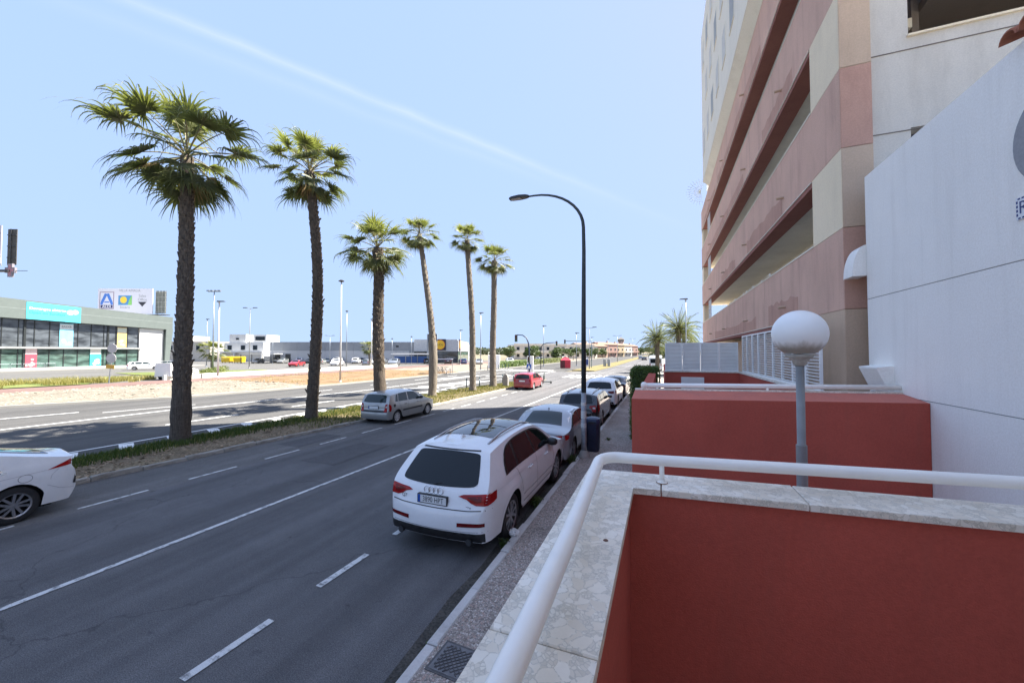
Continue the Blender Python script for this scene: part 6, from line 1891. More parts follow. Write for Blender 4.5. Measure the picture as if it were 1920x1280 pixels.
# ================================================================== far buildings and signs
def frame_at(a, b):
    """facade helper: plan points a->b, returns (M3, origin, length); local x along facade, y inward, z up"""
    a = Vector((a[0], a[1], 0)); b = Vector((b[0], b[1], 0)); u = (b-a).normalized()
    return math.atan2(u.y, u.x), a, (b-a).length
white_wall = plain('white_cladding', (0.60,0.60,0.58), 0.7, 0, 0.04, 1.0)
fascia = plain('grey_green_fascia', (0.13,0.155,0.145), 0.55, 0.2, 0.06, 1.0)
mull = plain('dark_mullion', (0.03,0.035,0.036), 0.5, 0.4, 0.1)
def pane_mat(name, c, rough=0.05, spec=0.5):
    m, nt, b = newmat(name); S(b, rough, 0, spec)
    v = coords(nt, 'Object', (0.5, 0.5, 1.4))
    f = noise(nt, v, 0.9, 4, 0.5)
    nt.links.new(ramp(nt, f, [(0.38, tuple(x*0.45 for x in c)), (0.62, tuple(x*1.5 for x in c))]), b.inputs['Base Color'])
    return m
up_glass = pane_mat('upper_shop_glass', (0.075,0.085,0.095))
lo_glass = pane_mat('lower_shop_glass', (0.07,0.115,0.10))
ink_grey = plain('grey_print', (0.22,0.23,0.25), 0.6)
ink_blue = plain('blue_print', (0.025,0.10,0.42), 0.5)
ink_dk = plain('dark_print', (0.02,0.02,0.03), 0.5)
ink_wh = plain('white_print', (0.85,0.85,0.85), 0.5, 0, 0.02)
cyan = plain('cyan_print', (0.07,0.50,0.62), 0.5, 0, 0.04)

# ---- supermarket with a green-grey fascia. local x along the facade (towards +Y), local y into the building
A_, B_ = (-104.6, 10.0), (-105.4, 53.0)
ang, org, LEN = frame_at(A_, B_)
SM = thing('supermarket', 'glass fronted supermarket with a sloping grey green fascia', 'building', tuple(org), ang)
# x positions: photo span 18.2 (left frame edge) .. 43
def sbox(name, mat, *a, parent=None): return MB().box(*a).build(name, mat, parent or SM)
sbox('rear_wall', white_wall, 0, 42.4, 0.45, 26, 0, 10.3)
GE = 36.9
def ztop(x): return 13.45 - 0.055*x
def zgl(x): return 9.7 - 0.035*x
mb = MB()   # fascia band with falling roof line
mb.add([(0,-0.9,zgl(0)),(42.6,-0.9,zgl(42.6)),(42.6,-0.9,ztop(42.6)),(0,-0.9,ztop(0)),(0,0.44,zgl(0)),(42.6,0.44,zgl(42.6)),(42.6,0.44,ztop(42.6)),(0,0.44,ztop(0))],
       [(0,1,2,3),(5,4,7,6),(3,2,6,7),(0,4,5,1),(1,5,6,2),(4,0,3,7)])
fa = mb.build('fascia', fascia, SM)
mb = MB().add([(0,-0.906,zgl(0)+1.9),(42.6,-0.906,zgl(42.6)+1.5),(42.6,-0.906,zgl(42.6)+1.56),(0,-0.906,zgl(0)+1.96)], [(0,1,2,3)])
mb.build('fascia_seam', plain('seam_grey', (0.22,0.25,0.24), 0.5), fa)
sbox('facade_ledge', plain('grey_ledge', (0.25,0.26,0.26), 0.6), 0, GE+0.3, -0.55, 0.30, 3.75, 4.1)
n = 20; w = GE/n
for i in range(n):
    x0 = i*w
    for row, (z0, z1, m) in enumerate(((4.12, zgl(x0+w)-0.02, up_glass), (0.35, 3.73, lo_glass))):
        p = MB().box(x0+0.05, x0+w-0.05, 0.10, 0.16, z0, z1).build('window_pane', m, SM)
    MB().box(x0-0.05, x0+0.05, 0.02, 0.24, 0.2, zgl(x0)).build('mullion', mull, SM)
for x in (21.0, 32.0):
    sbox('dark_post', mull, x-0.14, x+0.14, -0.05, 0.09, 0.2, 9.0)
sbox('glass_backing', plain('shop_interior', (0.05,0.055,0.055), 0.8, 0, 0.5, 0.6), 0, GE, 0.28, 0.44, 0.2, 8.6)
sbox('base_plinth', white_wall, 0, 42.4, -0.15, 0.09, 0.0, 0.33)
sbox('white_end_wall', white_wall, GE+0.05, 41.2, -0.25, 0.44, 0.0, zgl(41)-0.02)
mb = MB().add([(41.25,-0.9,0.1),(42.0,-0.9,0.1),(42.7,-0.9,zgl(42)),(41.4,-0.9,zgl(42)),(41.25,0.44,0.1),(42.0,0.44,0.1),(42.7,0.44,zgl(42)),(41.4,0.44,zgl(42))], [(0,1,2,3),(1,5,6,2),(4,0,3,7),(5,4,7,6)])
mb.build('leaning_end_fin', fascia, SM)
# banner and posters
def sx(Y): return (Y-10.0)
BAN = thing('fascia_banner', 'cyan opening hours banner on the supermarket fascia', 'banner', tuple(org), ang)
x0, x1 = sx(30.8), sx(37.6)
mb = MB().add([(x0,-0.95,zgl(x0)+0.05),(x1,-0.95,zgl(x1)+0.0),(x1,-0.95,ztop(x1)-0.25),(x0,-0.95,ztop(x0)-0.25),(x0,-0.91,zgl(x0)+0.05),(x1,-0.91,zgl(x1)+0.0),(x1,-0.91,ztop(x1)-0.25),(x0,-0.91,ztop(x0)-0.25)],
              [(0,1,2,3),(3,2,6,7),(0,4,5,1),(1,5,6,2),(4,0,3,7)])
mb.build('banner_sheet', cyan, BAN)
xm = x0 + 0.3
text_obj('banner_text', 'Domingos abierto', 0.62, ink_wh, BAN, (xm, -0.96, 10.95), (R(90), 0.03, 0), 'LEFT')
text_obj('banner_text', 'Open on Sundays', 0.62, plain('deep_cyan_print', (0.01,0.22,0.36), 0.5), BAN, (xm, -0.96, 10.2), (R(90), 0.03, 0), 'LEFT')
mb = MB()
for (cx_, cz_, rr_) in ((x1-1.4,10.6,0.48),(x1-0.75,10.7,0.45)): mb.disc((cx_,-0.957,cz_), rr_, 18, rotx(R(90)))
mb.build('banner_picture', plain('pale_blue_print', (0.45,0.58,0.72), 0.5, 0, 0.3, 3), BAN)
for (ya, yb, z0, z1, c1, c2, lab, word) in (
        (35.2,37.0,4.15,8.55,(0.20,0.55,0.68),(0.62,0.66,0.68),'pale blue poster in the upper windows of the supermarket','BAZAR'),
        (43.4,44.9,4.15,8.3,(0.60,0.42,0.16),(0.58,0.62,0.52),'orange and green poster in the upper windows of the supermarket','FRESCO'),
        (30.9,32.5,0.35,3.9,(0.60,0.06,0.09),(0.62,0.48,0.48),'red poster in the lower windows of the supermarket','FRESCO'),
        (39.4,41.0,0.35,3.9,(0.05,0.42,0.40),(0.60,0.60,0.56),'turquoise poster in the lower windows of the supermarket','')):
    a, b = sx(ya), sx(yb)
    PO = thing('window_poster', lab, 'poster', tuple(org), ang)
    MB().box(a, b, -0.02, 0.018, z0, z1).build('poster_sheet', plain('poster_colour', c1, 0.5, 0, 0.15, 1.2), PO)
    MB().box(a+0.02, b-0.02, -0.026, -0.02, z1-1.15, z1-0.15).build('poster_header', plain('poster_header', c2, 0.5, 0, 0.05), PO)
    rr = random.Random(int(ya*10))
    mb = MB()
    for k in range(7): mb.disc(((a+b)/2 + rr.uniform(-.45,.45), -0.027-0.0004*k, z0 + rr.uniform(0.4, (z1-z0)*0.42)), rr.uniform(.12,.30), 12, rotx(R(90)))
    mb.build('poster_picture', plain('poster_picture', (0.58,0.46,0.38) if k else c1, 0.5, 0, 0.5, 5), PO)
    if word == 'BAZAR': text_obj('poster_text', word, 0.42, ink_dk, PO, ((a+b)/2, -0.028, z1-0.65), (R(90),0,0))
# ---- roof billboard
BB = thing('roof_billboard', 'white rooftop billboard with shop logos above the supermarket', 'billboard', (-131.5, 50.5, 0))
ba = math.atan2(5.3, 13.2); BL = 13.6
BB.rotation_euler.z = ba
bw = plain('billboard_white', (0.55,0.55,0.60), 0.5, 0, 0.02)
MB().box(0, BL, -0.15, 0.05, 12.7, 19.05).build('billboard_panel', bw, BB)
mb = MB()
mb.box(BL+0.1, BL+2.8, 0.6, 0.65, 12.9, 18.6)
mb.build('rear_mesh', plain('mesh_grey', (0.16,0.17,0.15), 0.7, 0.2, 0.3, 2), BB)
mb = MB()
for i in range(5): mb.box(BL+0.1, BL+2.8, 0.52, 0.60, 13.2+i*1.25, 13.28+i*1.25)
for i in range(4): mb.box(BL+0.2+i*0.8, BL+0.27+i*0.8, 0.50, 0.56, 12.7, 18.6)
mb.build('rear_frame', plain('pale_frame', (0.35,0.36,0.33), 0.6), BB)
mb = MB()
for x in (1.0, 4.5, 8.0, 11.5, 14.5): mb.box(x, x+0.12, 0.1, 0.22, 9.8, 13.0)
mb.box(0, BL+3, 0.05, 1.6, 12.45, 12.6)
mb.build('support_frame', MT['dark_metal'], BB)
F3 = (R(90), 0, 0)
fr = MB()
x0, x1, z0, z1 = 0.45, 4.0, 13.9, 18.2
for (a, b, c_, d_) in ((x0,x1,z0,z0+0.12),(x0,x1,z1-0.12,z1),(x0,x0+0.12,z0,z1),(x1-0.12,x1,z0,z1)): fr.box(a, b, -0.17, -0.155, c_, d_)
fr.build('logo_frame', plain('maroon_line', (0.14,0.05,0.10), 0.5), BB)
lg = MB()
cxl = (x0+x1)/2
for sg in (-1, 1):
    lg.add([(cxl+sg*0.1,-0.16,17.8),(cxl+sg*0.55,-0.16,17.8),(cxl+sg*1.55,-0.16,15.5),(cxl+sg*1.55,-0.16,15.0),(cxl+sg*1.05,-0.16,15.0),(cxl-sg*0.05,-0.16,17.4)], [(0,1,2,3,4,5)])
lg.box(cxl-0.6, cxl+0.6, -0.1615, -0.1605, 15.5, 15.8)
lg.build('logo_letter', plain('logo_blue', (0.05,0.16,0.50), 0.5), BB)
lg = MB().box(cxl-1.5, cxl+1.5, -0.162, -0.16, 14.15, 14.9); lg.build('logo_bar', plain('logo_navy', (0.015,0.02,0.10), 0.5), BB)
text_obj('logo_text', 'ALDI', 0.8, ink_wh, BB, (cxl, -0.164, 14.5), F3, sx=1.3)
text_obj('billboard_text', 'VILLA AMALIA', 0.85, ink_grey, BB, (7.9, -0.16, 18.5), F3, sx=1.0)
MB().box(5.1, 8.5, -0.162, -0.157, 14.9, 17.3).build('logo_square', plain('sea_blue', (0.06,0.22,0.42), 0.5), BB)
MB().disc((6.4,-0.165,16.2), 0.85, 24, rotx(R(90))).build('logo_sun', plain('sun_yellow', (0.72,0.50,0.04), 0.5), BB)
MB().add([(7.5,-0.166,14.9),(8.5,-0.166,14.9),(8.5,-0.166,17.3),(8.2,-0.166,17.0),(7.75,-0.166,16.0)], [(0,1,2,3,4)]).build('logo_leaf', plain('leaf_green', (0.20,0.48,0.12), 0.5), BB)
text_obj('billboard_text', 'Insara', 1.05, ink_grey, BB, (6.8, -0.16, 14.35), F3)
text_obj('billboard_text', 'Sales', 0.95, ink_grey, BB, (11.1, -0.16, 17.2), F3); text_obj('billboard_text', 'Office', 0.95, ink_grey, BB, (11.1, -0.16, 16.25), F3)
MB().add([(10.0,-0.16,15.7),(11.1,-0.16,14.5),(12.2,-0.16,15.7)], [(0,1,2)]).build('arrow_mark', ink_dk, BB)
# ---- billboard at the left frame edge with pharmacy cross
LB = thing('tall_billboard', 'tall billboard on a mast cut by the left frame edge', 'billboard', (-95.75, 25.93, 0))
LB.rotation_euler.z = R(21.5)
MB().tube([(-4.0,0.3,0),(-4.0,0.3,15.8)], 0.25, 12).build('mast', MT['dark_metal'], LB)
MB().box(-6.2,-0.4,-0.10,0.0,17.0,23.0).build('billboard_panel', bw, LB)
MB().box(-0.2,1.25,0.5,0.58,16.9,22.6).build('rear_board', plain('dark_board', (0.07,0.068,0.06), 0.8, 0, 0.3, 2), LB)
mb = MB()
for z in (18.0, 19.8, 21.6): mb.box(-0.2,1.25,0.40,0.48,z,z+0.12)
mb.box(0.35,0.5,0.36,0.40,16.0,22.6); mb.build('rear_frame', MT['dark_metal'], LB)
MB().tube([(-0.3,-0.05,16.6),(-0.1,-0.3,17.0),(-0.9,-0.3,18.1),(-0.1,-0.3,18.1),(-0.5,-0.3,16.7)], 0.06, 6).build('spotlight_bracket', plain('pale_bracket', (0.5,0.5,0.45), 0.6), LB)
MB().box(-6.0,1.0,-0.3,0.4,15.7,16.0).build('catwalk', MT['dark_metal'], LB)
text_obj('billboard_text', 'BLA', 0.75, plain('violet_print', (0.10,0.09,0.25), 0.5), LB, (-0.55,-0.11,21.9), F3, 'RIGHT'); text_obj('billboard_text', 'OL', 0.65, ink_grey, LB, (-0.6,-0.11,21.0), F3, 'RIGHT')
PC = thing('pharmacy_cross', 'grey and red pharmacy cross sign below the tall billboard', 'sign', (-94.9, 26.4, 0)); PC.rotation_euler.z = R(21.5)
MB().box(-0.35,0.35,-0.15,0.15,14.9,17.0).box(-0.78,-0.351,-0.15,0.15,15.55,16.4).box(0.351,0.78,-0.15,0.15,15.55,16.4).build('cross_case', plain('case_grey', (0.22,0.20,0.22), 0.5), PC)
MB().box(-0.2,0.2,-0.16,-0.151,15.1,16.8).box(-0.6,-0.201,-0.16,-0.151,15.75,16.2).box(0.201,0.6,-0.16,-0.151,15.75,16.2).build('cross_face', plain('faded_red', (0.42,0.20,0.22), 0.5), PC)
MB().box(-2.2,-0.785,-0.05,0.05,15.9,16.05).box(0.785,2.6,-0.04,0.04,15.85,15.92).build('bracket', MT['dark_metal'], PC)

# ---- long grey shop hall
A_, B_ = (-104.5, 76.0), (-54.2, 95.5)
ang, org, LEN = frame_at(A_, B_)
GH = thing('shop_hall', 'long low grey shop hall with a two-tone wall and yellow round logos', 'building', tuple(org), ang)
lg_ = plain('pale_panel', (0.40,0.41,0.43), 0.6, 0.1, 0.03, 1); dg_ = plain('mid_grey_panel', (0.235,0.25,0.27), 0.6, 0.1, 0.04, 1)
step = 4.0; n = int(42/step)
for i in range(n):
    MB().box(i*step+0.02, (i+1)*step-0.02, 0.0, 0.2, 0.0, 3.5).build('wall_panel', lg_, GH)
    MB().box(i*step+0.02, (i+1)*step-0.02, -0.05, 0.2, 3.52, 6.0).build('wall_panel', dg_, GH)
MB().box(0, LEN-0.2, 0.22, 30, 0, 5.85).build('hall_body', lg_, GH)
MB().box(n*step, LEN-12.4, -0.03, 0.21, 0, 6.0).build('wall_panel', dg_, GH)
for x in (30.5, 36.2): MB().box(x, x+0.8, -0.08, -0.05, 4.5, 5.0).build('vent', ink_dk, GH)
for x in (1.5, 4.5): MB().box(x, x+1.5, -0.05, 0.0, 0.1, 2.6).build('door', MT['dark_metal'], GH)
# entrance end
e0 = LEN-12.4
MB().box(e0, LEN, -0.6, 0.21, 3.3, 6.7).build('entrance_fascia', plain('light_fascia', (0.42,0.44,0.46), 0.5), GH)
for i in range(6): MB().box(e0+0.1+i*2.05, e0+2.05+i*2.05, -0.45, -0.35, 0.1, 3.25).build('window_pane', up_glass, GH)
MB().box(e0, LEN, -0.34, 0.215, 0.0, 3.28).build('glass_backing', plain('entrance_dark', (0.02,0.025,0.03), 0.6), GH)
yel = plain('logo_yellow', (0.70,0.42,0.02), 0.5); lred = plain('logo_red', (0.45,0.02,0.02), 0.5); lbl = plain('logo_dark', (0.012,0.02,0.04), 0.5)
def round_logo(parent, x, y, z, s, rot=0.0):
    M3 = rotz(rot) @ rotx(R(90))
    nrm = rotz(rot) @ Vector((0,-1,0))
    c_ = Vector((x, y, z))
    ux = rotz(rot) @ Vector((1,0,0))
    mb = MB(); mb.obox(c_, 2.2*s, 0.2, 2.2*s, rotz(rot)); mb.build('logo_box', lbl, parent)
    MB().disc(c_ + nrm*0.102, 0.97*s, 26, M3).build('logo_ring', lred, parent)
    MB().disc(c_ + nrm*0.105, 0.90*s, 26, M3).build('logo_disc', yel, parent)
    text_obj('logo_text', 'LIDL', 0.62*s, lbl, parent, tuple(c_ + nrm*0.109), (R(90), 0, rot))
round_logo(GH, e0+7.5, -0.75, 5.2, 1.45)
MB().box(LEN+0.0, LEN+0.25, -0.6, 24, 3.3, 6.4).build('side_fascia', plain('light_side_fascia', (0.46,0.47,0.48), 0.5), GH)
MB().box(LEN+0.0, LEN+0.1, 0.3, 24, 0, 3.28).build('side_glass', lo_glass, GH)
round_logo(GH, LEN+0.35, 1.9, 5.2, 1.45, R(90))
TO = thing('logo_totem', 'tall shop totem sign with a yellow round logo behind the leaning palm', 'sign', (-56.3, 85.8, 0)); TO.rotation_euler.z = R(20)
MB().box(-1.15,1.15,0.05,0.3,2.2,7.9).build('totem_body', plain('totem_grey', (0.30,0.32,0.33), 0.5), TO)
MB().box(-1.5,-1.2,0.0,0.3,0,7.9).build('totem_leg', MT['galv'], TO)
round_logo(TO, 0, 0.0, 6.8, 1.0)
TS_ = thing('trolley_shelter', 'white roofed trolley shelter with blue panels before the shop hall', 'shelter', (-66.0, 82.0, 0)); TS_.rotation_euler.z = R(21)
for x in (0.1, 3.2, 6.4, 9.4): MB().box(x,x+0.1,0,0.1,0,2.5).build('post', MT['galv'], TS_)
MB().box(-0.2,9.8,-1.2,2.0,2.5,2.75).build('roof', MT['white_paint'], TS_)
for i in range(3): MB().box(0.25+i*3.1,3.1+i*3.1,0.3,0.36,0.2,2.0).build('side_panel', plain('shelter_blue', (0.03,0.10,0.32), 0.4), TS_)

# ---- white houses with flat roofs
def house(label, loc, ang, parts, wins, name='white_house_block', mat=None, group='white flat roofed houses'):
    H_ = thing(name, label, 'house', loc, ang, group)
    for i, p in enumerate(parts): MB().box(*p).build('wall_block', mat or white_wall, H_)
    for (x0, x1, y, z0, z1) in wins:
        f = MB().box(x0-0.1, x1+0.1, y-0.08, y+0.02, z0-0.1, z1+0.1).build('window', plain('frame_grey', (0.45,0.46,0.47), 0.5), H_)
        MB().box(x0, x1, y-0.10, y-0.081, z0, z1).build('pane', MT['glass'], f)
    return H_
house('white flat roofed house with three small windows by yellow bins', (-134.5,82.0,0), R(21.5),
      [(0,13,0,10,0,6.2),(1.0,6.5,1,8,6.21,9.0),(8.2,12.8,2,9,6.21,8.9),(-0.5,13.5,-1.4,-0.005,2.9,3.3),(-0.4,0.2,-1.3,-0.005,0,2.88),(4,4.4,-1.3,-0.005,0,2.88),(13.0,13.4,-1.3,-0.005,0,2.88)],
      [(1.2,2.6,0,3.8,5.3),(5.6,7.0,0,3.8,5.3),(9.6,11.0,0,3.8,5.3),(3.2,4.2,1,7.2,7.8),(9.0,12.2,2,7.0,8.3)])
house('white flat roofed house right behind the curved palm', (-119.5,88.5,0), R(21.5),
      [(0,11.5,0,9,0,6.4),(11.51,24,3,12,0,6.0),(2,10.5,-1.0,-0.005,2.8,3.2)], [(3.0,4.4,0,3.4,5.6),(5.4,6.8,0,3.8,5.4),(14,15.4,3,3.6,5.2)])
house('cream house half hidden by the nearest palm trunk', (-153.0,74.5,0), R(21.5), [(0,15.5,0,10,0,6.6),(3,9,1,8,6.61,8.4)], [(2,3.2,0,3.8,5.2),(7,8.2,0,3.8,5.2),(11,12.2,0,3.8,5.2)], mat=plain('cream_wall', (0.50,0.47,0.42), 0.8))
yb = plain('yellow_container', (0.62,0.42,0.01), 0.5, 0, 0.08)
for i, lab in enumerate(('left one of two yellow waste containers by the white house', 'right one of two yellow waste containers by the white house')):
    C_ = thing('waste_container', lab, 'container', (-116.5 + i*3.2, 72.0 + i*1.3, 0), R(21.5), 'yellow waste containers')
    loft([[(-1.2,-0.7,0.2),(1.2,-0.7,0.2),(1.2,0.7,0.2),(-1.2,0.7,0.2)], [(-1.3,-0.8,1.5),(1.3,-0.8,1.5),(1.3,0.8,1.5),(-1.3,0.8,1.5)]], 4).build('container_body', yb, C_)
    loft([[(-1.35,-0.85,1.5),(1.35,-0.85,1.5),(1.35,0.85,1.5),(-1.35,0.85,1.5)], [(-1.3,-0.5,1.85),(1.3,-0.5,1.85),(1.3,0.5,1.85),(-1.3,0.5,1.85)]], 4).build('container_lid', yb, C_)
    for x in (-1.0, 1.0):
        for y in (-0.55, 0.55): MB().tube([(x,y-0.05,0.12),(x,y+0.05,0.12)], 0.12, 10).build('castor', MT['black'], C_)
CP = thing('carport', 'light flat carport roof on thin posts beside the shop hall', 'shelter', (-108.5, 71.5, 0), R(21.5))
MB().box(0,9.5,-2,2,2.5,2.7).build('roof', white_wall, CP)
for x in (0.2, 3.2, 6.2, 9.2): MB().box(x,x+0.12,-1.8,-1.68,0,2.5).build('post', MT['dark_metal'], CP)

# ---- terraces and houses down the avenue
def row_house(label, loc, ang, w, d_, h, wall, roof, seed, group='row houses down the avenue', nx=3, nz_=2):
    rr = random.Random(seed)
    H_ = thing('row_house', label, 'house', loc, ang, group)
    MB().box(0, w, 0, d_, 0, h).build('wall', wall, H_)
    if roof is not None:
        mb = MB().add([(-0.3,-0.4,h),(w+0.3,-0.4,h),(w+0.3,d_+0.4,h),(-0.3,d_+0.4,h),(0.2,d_/2,h+d_*0.18),(w-0.2,d_/2,h+d_*0.18)], [(0,1,5,4),(1,2,5),(2,3,4,5),(3,0,4)])
        r_ = mb.build('roof', roof, H_); MB().box(w*0.7,w*0.7+0.6,d_*0.4,d_*0.4+0.6,h+0.3,h+d_*0.18+0.9).build('chimney', wall, r_)
    else:
        MB().box(-0.1, w+0.1, -0.15, -0.003, h-0.3, h+0.5).build('roof_parapet', wall, H_)
    for i in range(nx):
        for k in range(nz_):
            x = (i+0.5)*w/nx; z = 0.9 + k*2.9
            f = MB().box(x-0.75, x+0.75, -0.06, 0.02, z, z+1.5).build('window', plain('w_frame', (0.42,0.4,0.38), 0.6) if i == 0 and k == 0 else bpy.data.materials['w_frame'], H_)
            MB().box(x-0.62, x+0.62, -0.08, -0.061, z+0.1, z+1.4).build('pane', MT['glass'], f)
    MB().box(0.2, w-0.2, -1.3, -0.16, 2.75, 2.95).build('balcony_slab', wall, H_)
    MB().box(0.2, w-0.2, -1.3, -1.2, 2.951, 3.75).build('balcony_rail', wall, H_)
    return H_
def tr_mat(n_, c_): return plain(n_, c_, 0.85, 0, 0.08, 1)
W1, W2, W3, W4 = tr_mat('chalk_wall',(0.52,0.48,0.42)), tr_mat('peach_wall',(0.38,0.27,0.20)), tr_mat('ochre_wall',(0.42,0.33,0.21)), tr_mat('rose_wall',(0.33,0.21,0.17))
RT = tr_mat('tile_roof', (0.22,0.13,0.09))
specs = [(-58,150,9,W1,None,'first pale terraced house beyond the hedge'),(-50,156,9,W1,None,'second pale terraced house beyond the hedge'),(-45.5,166,9,W1,None,'third pale terraced house beyond the hedge'),
         (-41.5,178,9,W1,None,'fourth pale terraced house beyond the hedge'),(-38.5,192,9,W1,RT,'pale tiled house behind the red kiosk'),(-36,208,10,W2,RT,'peach tiled house left of the lamp post'),
         (-33.5,226,11,W4,RT,'rose coloured house with tiled roof down the avenue'),(-31,246,11,W3,RT,'ochre house with tiled roof down the avenue'),(-28.6,268,12,W1,RT,'cream tiled house farther down the avenue'),(-26,295,12,W4,RT,'last rose tiled house down the avenue')]
for i, (x, y, w, wall, roof, lab) in enumerate(specs):
    row_house(lab, (x, y, 0), R(62 if i > 3 else 40), w*1.6, 9, 6.2 if i < 6 else 7.4, wall, roof, 60+i, nx=4)
TW = thing('church_tower', 'slender tower rising above the far tiled houses', 'tower', (-28.5, 300, 0))
MB().box(-1.8,1.8,-1.8,1.8,0,11.0).build('shaft', W4, TW); MB().box(-2.3,2.3,-2.3,2.3,11.0,12.6).build('belfry', tr_mat('belfry_grey',(0.2,0.18,0.16)), TW)
MB().add([(-2.4,-2.4,12.6),(2.4,-2.4,12.6),(2.4,2.4,12.6),(-2.4,2.4,12.6),(0,0,14.4)], [(0,1,4),(1,2,4),(2,3,4),(3,0,4)]).build('cap', tr_mat('cap_grey',(0.18,0.16,0.14)), TW)

# ---- trees and hedges down the avenue
tl = ['dark round tree left of the traffic light','broad dark tree behind the traffic light','small dark tree right of the traffic light','tree behind the white billboard block','bushy tree before the pale terraces',
      'tree at the end of the far houses','far tree at the bend of the street','farther tree at the bend of the street','tree behind the date palms','second tree behind the date palms','dark tree beside the white van','small tree right of the far tower']
tp = [(-40,100,5.2,5.5),(-34,104,5.4,6),(-30,112,4.6,5),(-44,110,4.4,6),(-27,150,4.6,6),(-22.5,320,7,12),(-17,360,8,14),(-11,400,8,16),(5,88,6,7),(1.5,92,5.5,7),(-0.8,84,4.6,4.5),(-21,345,7,12)]
tl += ['%s dark tree of the clump above the roadside hedge' % k for k in ('first','second','third','fourth','fifth','sixth','seventh','eighth')]
tp += [(-33,96,4.8,5.5),(-36.5,112,5.6,6.5),(-32,122,5.0,6),(-30.5,132,4.8,6),(-31,142,5.2,6.5),(-29.5,160,5,6.5),(-28.5,176,5.2,7),(-27.8,196,5.4,7.5)]
for i, (x, y, h, w) in enumerate(tp): tree(tl[i], (x, y, 0), h, w, 200+i, MT['tree'], 2200, 'trees down the avenue', leafs=0.30 if y < 200 else 0.7)
# low hedge along the avenue, built as separate clipped lengths
hl = ['first','second','third','fourth','fifth','sixth','seventh','eighth']
for i in range(8):
    y0 = 66 + i*7.2; x = -27.9 + 0.02*i
    rr = random.Random(70+i)
    Hh = thing('long_hedge', '%s clipped length of the roadside hedge counted from the left' % hl[i], 'hedge', (x-1.2, y0, 0), R(90), 'roadside hedge lengths')
    MB().box(0.1,6.6,-0.4,0.4,0,1.15).build('inner_growth', MT['core'], Hh)
    V = []; F_ = []
    for k in range(1500):
        f = rr.random()
        if f < 0.35: p = Vector((rr.uniform(0,6.9), rr.uniform(-.6,.6), 1.28+rr.gauss(0,.07)))
        else: p = Vector((rr.uniform(0,6.9), (-0.58 if f < 0.85 else 0.58)+rr.gauss(0,.07), rr.uniform(0,1.3)))
        u_ = Vector((rr.gauss(0,1), rr.gauss(0,1), rr.gauss(0,1))).normalized(); v_ = u_.orthogonal().normalized(); s_ = 0.13*rr.uniform(.6,1.4); q = len(V)
        V += [p-u_*s_*.6, p+v_*s_*.4, p+u_*s_*.6, p-v_*s_*.4]; F_.append((q,q+1,q+2,q+3))
    mb = MB(); mb.v = [tuple(v) for v in V]; mb.f = F_; mb.m = [0]*len(F_); mb.build('foliage', MT['hedge'] if i < 3 else MT['shrub'], Hh)

# ---- far belt of trees closing the view
rr = random.Random(99); V = []; F_ = []
for i in range(14000):
    t = rr.random(); x = -420 + 400*t; y = 300 + 120*t + rr.uniform(-14, 14)
    hmax = 4.5 + 3.5*(mnoise.noise(Vector((x*0.06, 1.3, 0)))+0.6) + 1.5*mnoise.noise(Vector((x*0.25, 4.3, 0)))
    z = hmax*rr.random()**0.7
    u_ = Vector((rr.gauss(0,1), rr.gauss(0,1), rr.gauss(0,1))).normalized(); v_ = u_.orthogonal().normalized(); s_ = rr.uniform(0.7,1.5); k = len(V); p = Vector((x, y, z))
    V += [p-u_*s_, p+v_*s_*.8, p+u_*s_, p-v_*s_*.8]; F_.append((k,k+1,k+2,k+3))
mb = MB(); mb.v = [tuple(v) for v in V]; mb.f = F_; mb.m = [0]*len(F_)
tag(mb.build('distant_trees', leaf('hazy_leaf', (0.075,0.095,0.06), (0.13,0.15,0.10), 0.2, 0.2)), 'hazy belt of distant trees on the horizon', 'trees', kind='stuff')
# ---- white van beyond the fence
VN = thing('white_van', 'white van parked beyond the clipped hedge', 'van', (-0.9, 66.5, 0.0), R(90))
loft([[(0,-1,0.4),(0,1,0.4),(0,1,2.2),(0,-1,2.2)], [(4.2,-1,0.4),(4.2,1,0.4),(4.2,0.95,2.6),(4.2,-0.95,2.6)], [(4.9,-1,0.4),(4.9,1,0.4),(4.9,0.85,1.9),(4.9,-0.85,1.9)], [(5.6,-0.95,0.45),(5.6,0.95,0.45),(5.6,0.85,1.15),(5.6,-0.85,1.15)]], 4).build('body', PAINT['white'], VN)
MB().box(-0.02,-0.001,-0.8,0.8,1.35,2.05).build('rear_window', MT['glass'], VN)
for x in (0.9, 4.5):
    for y in (-0.9, 0.9):
        w_ = MB().tube([(x,y-0.1,0.36),(x,y+0.1,0.36)], 0.36, 16).build('wheel', MT['tyre'], VN)
        MB().tube([(x,y-0.11,0.36),(x,y+0.11,0.36)], 0.2, 12).build('rim', MT['hubcap'], w_)
for y in (-0.9, 0.78): MB().box(-0.03,-0.001,y,y+0.12,0.9,1.3).build('tail_light', MT['tail'], VN)
MV = thing('parked_van', 'small white van behind the nearest palm trunk', 'van', (-52.5, 25.6, 0.0), R(114))
loft([[(0,-0.9,0.4),(0,0.9,0.4),(0,0.85,1.9),(0,-0.85,1.9)], [(2.6,-0.9,0.4),(2.6,0.9,0.4),(2.6,0.82,1.95),(2.6,-0.82,1.95)], [(3.4,-0.9,0.4),(3.4,0.9,0.4),(3.4,0.78,1.2),(3.4,-0.78,1.2)], [(4.2,-0.85,0.45),(4.2,0.85,0.45),(4.2,0.75,0.95),(4.2,-0.75,0.95)]], 4).build('body', PAINT['white'], MV)
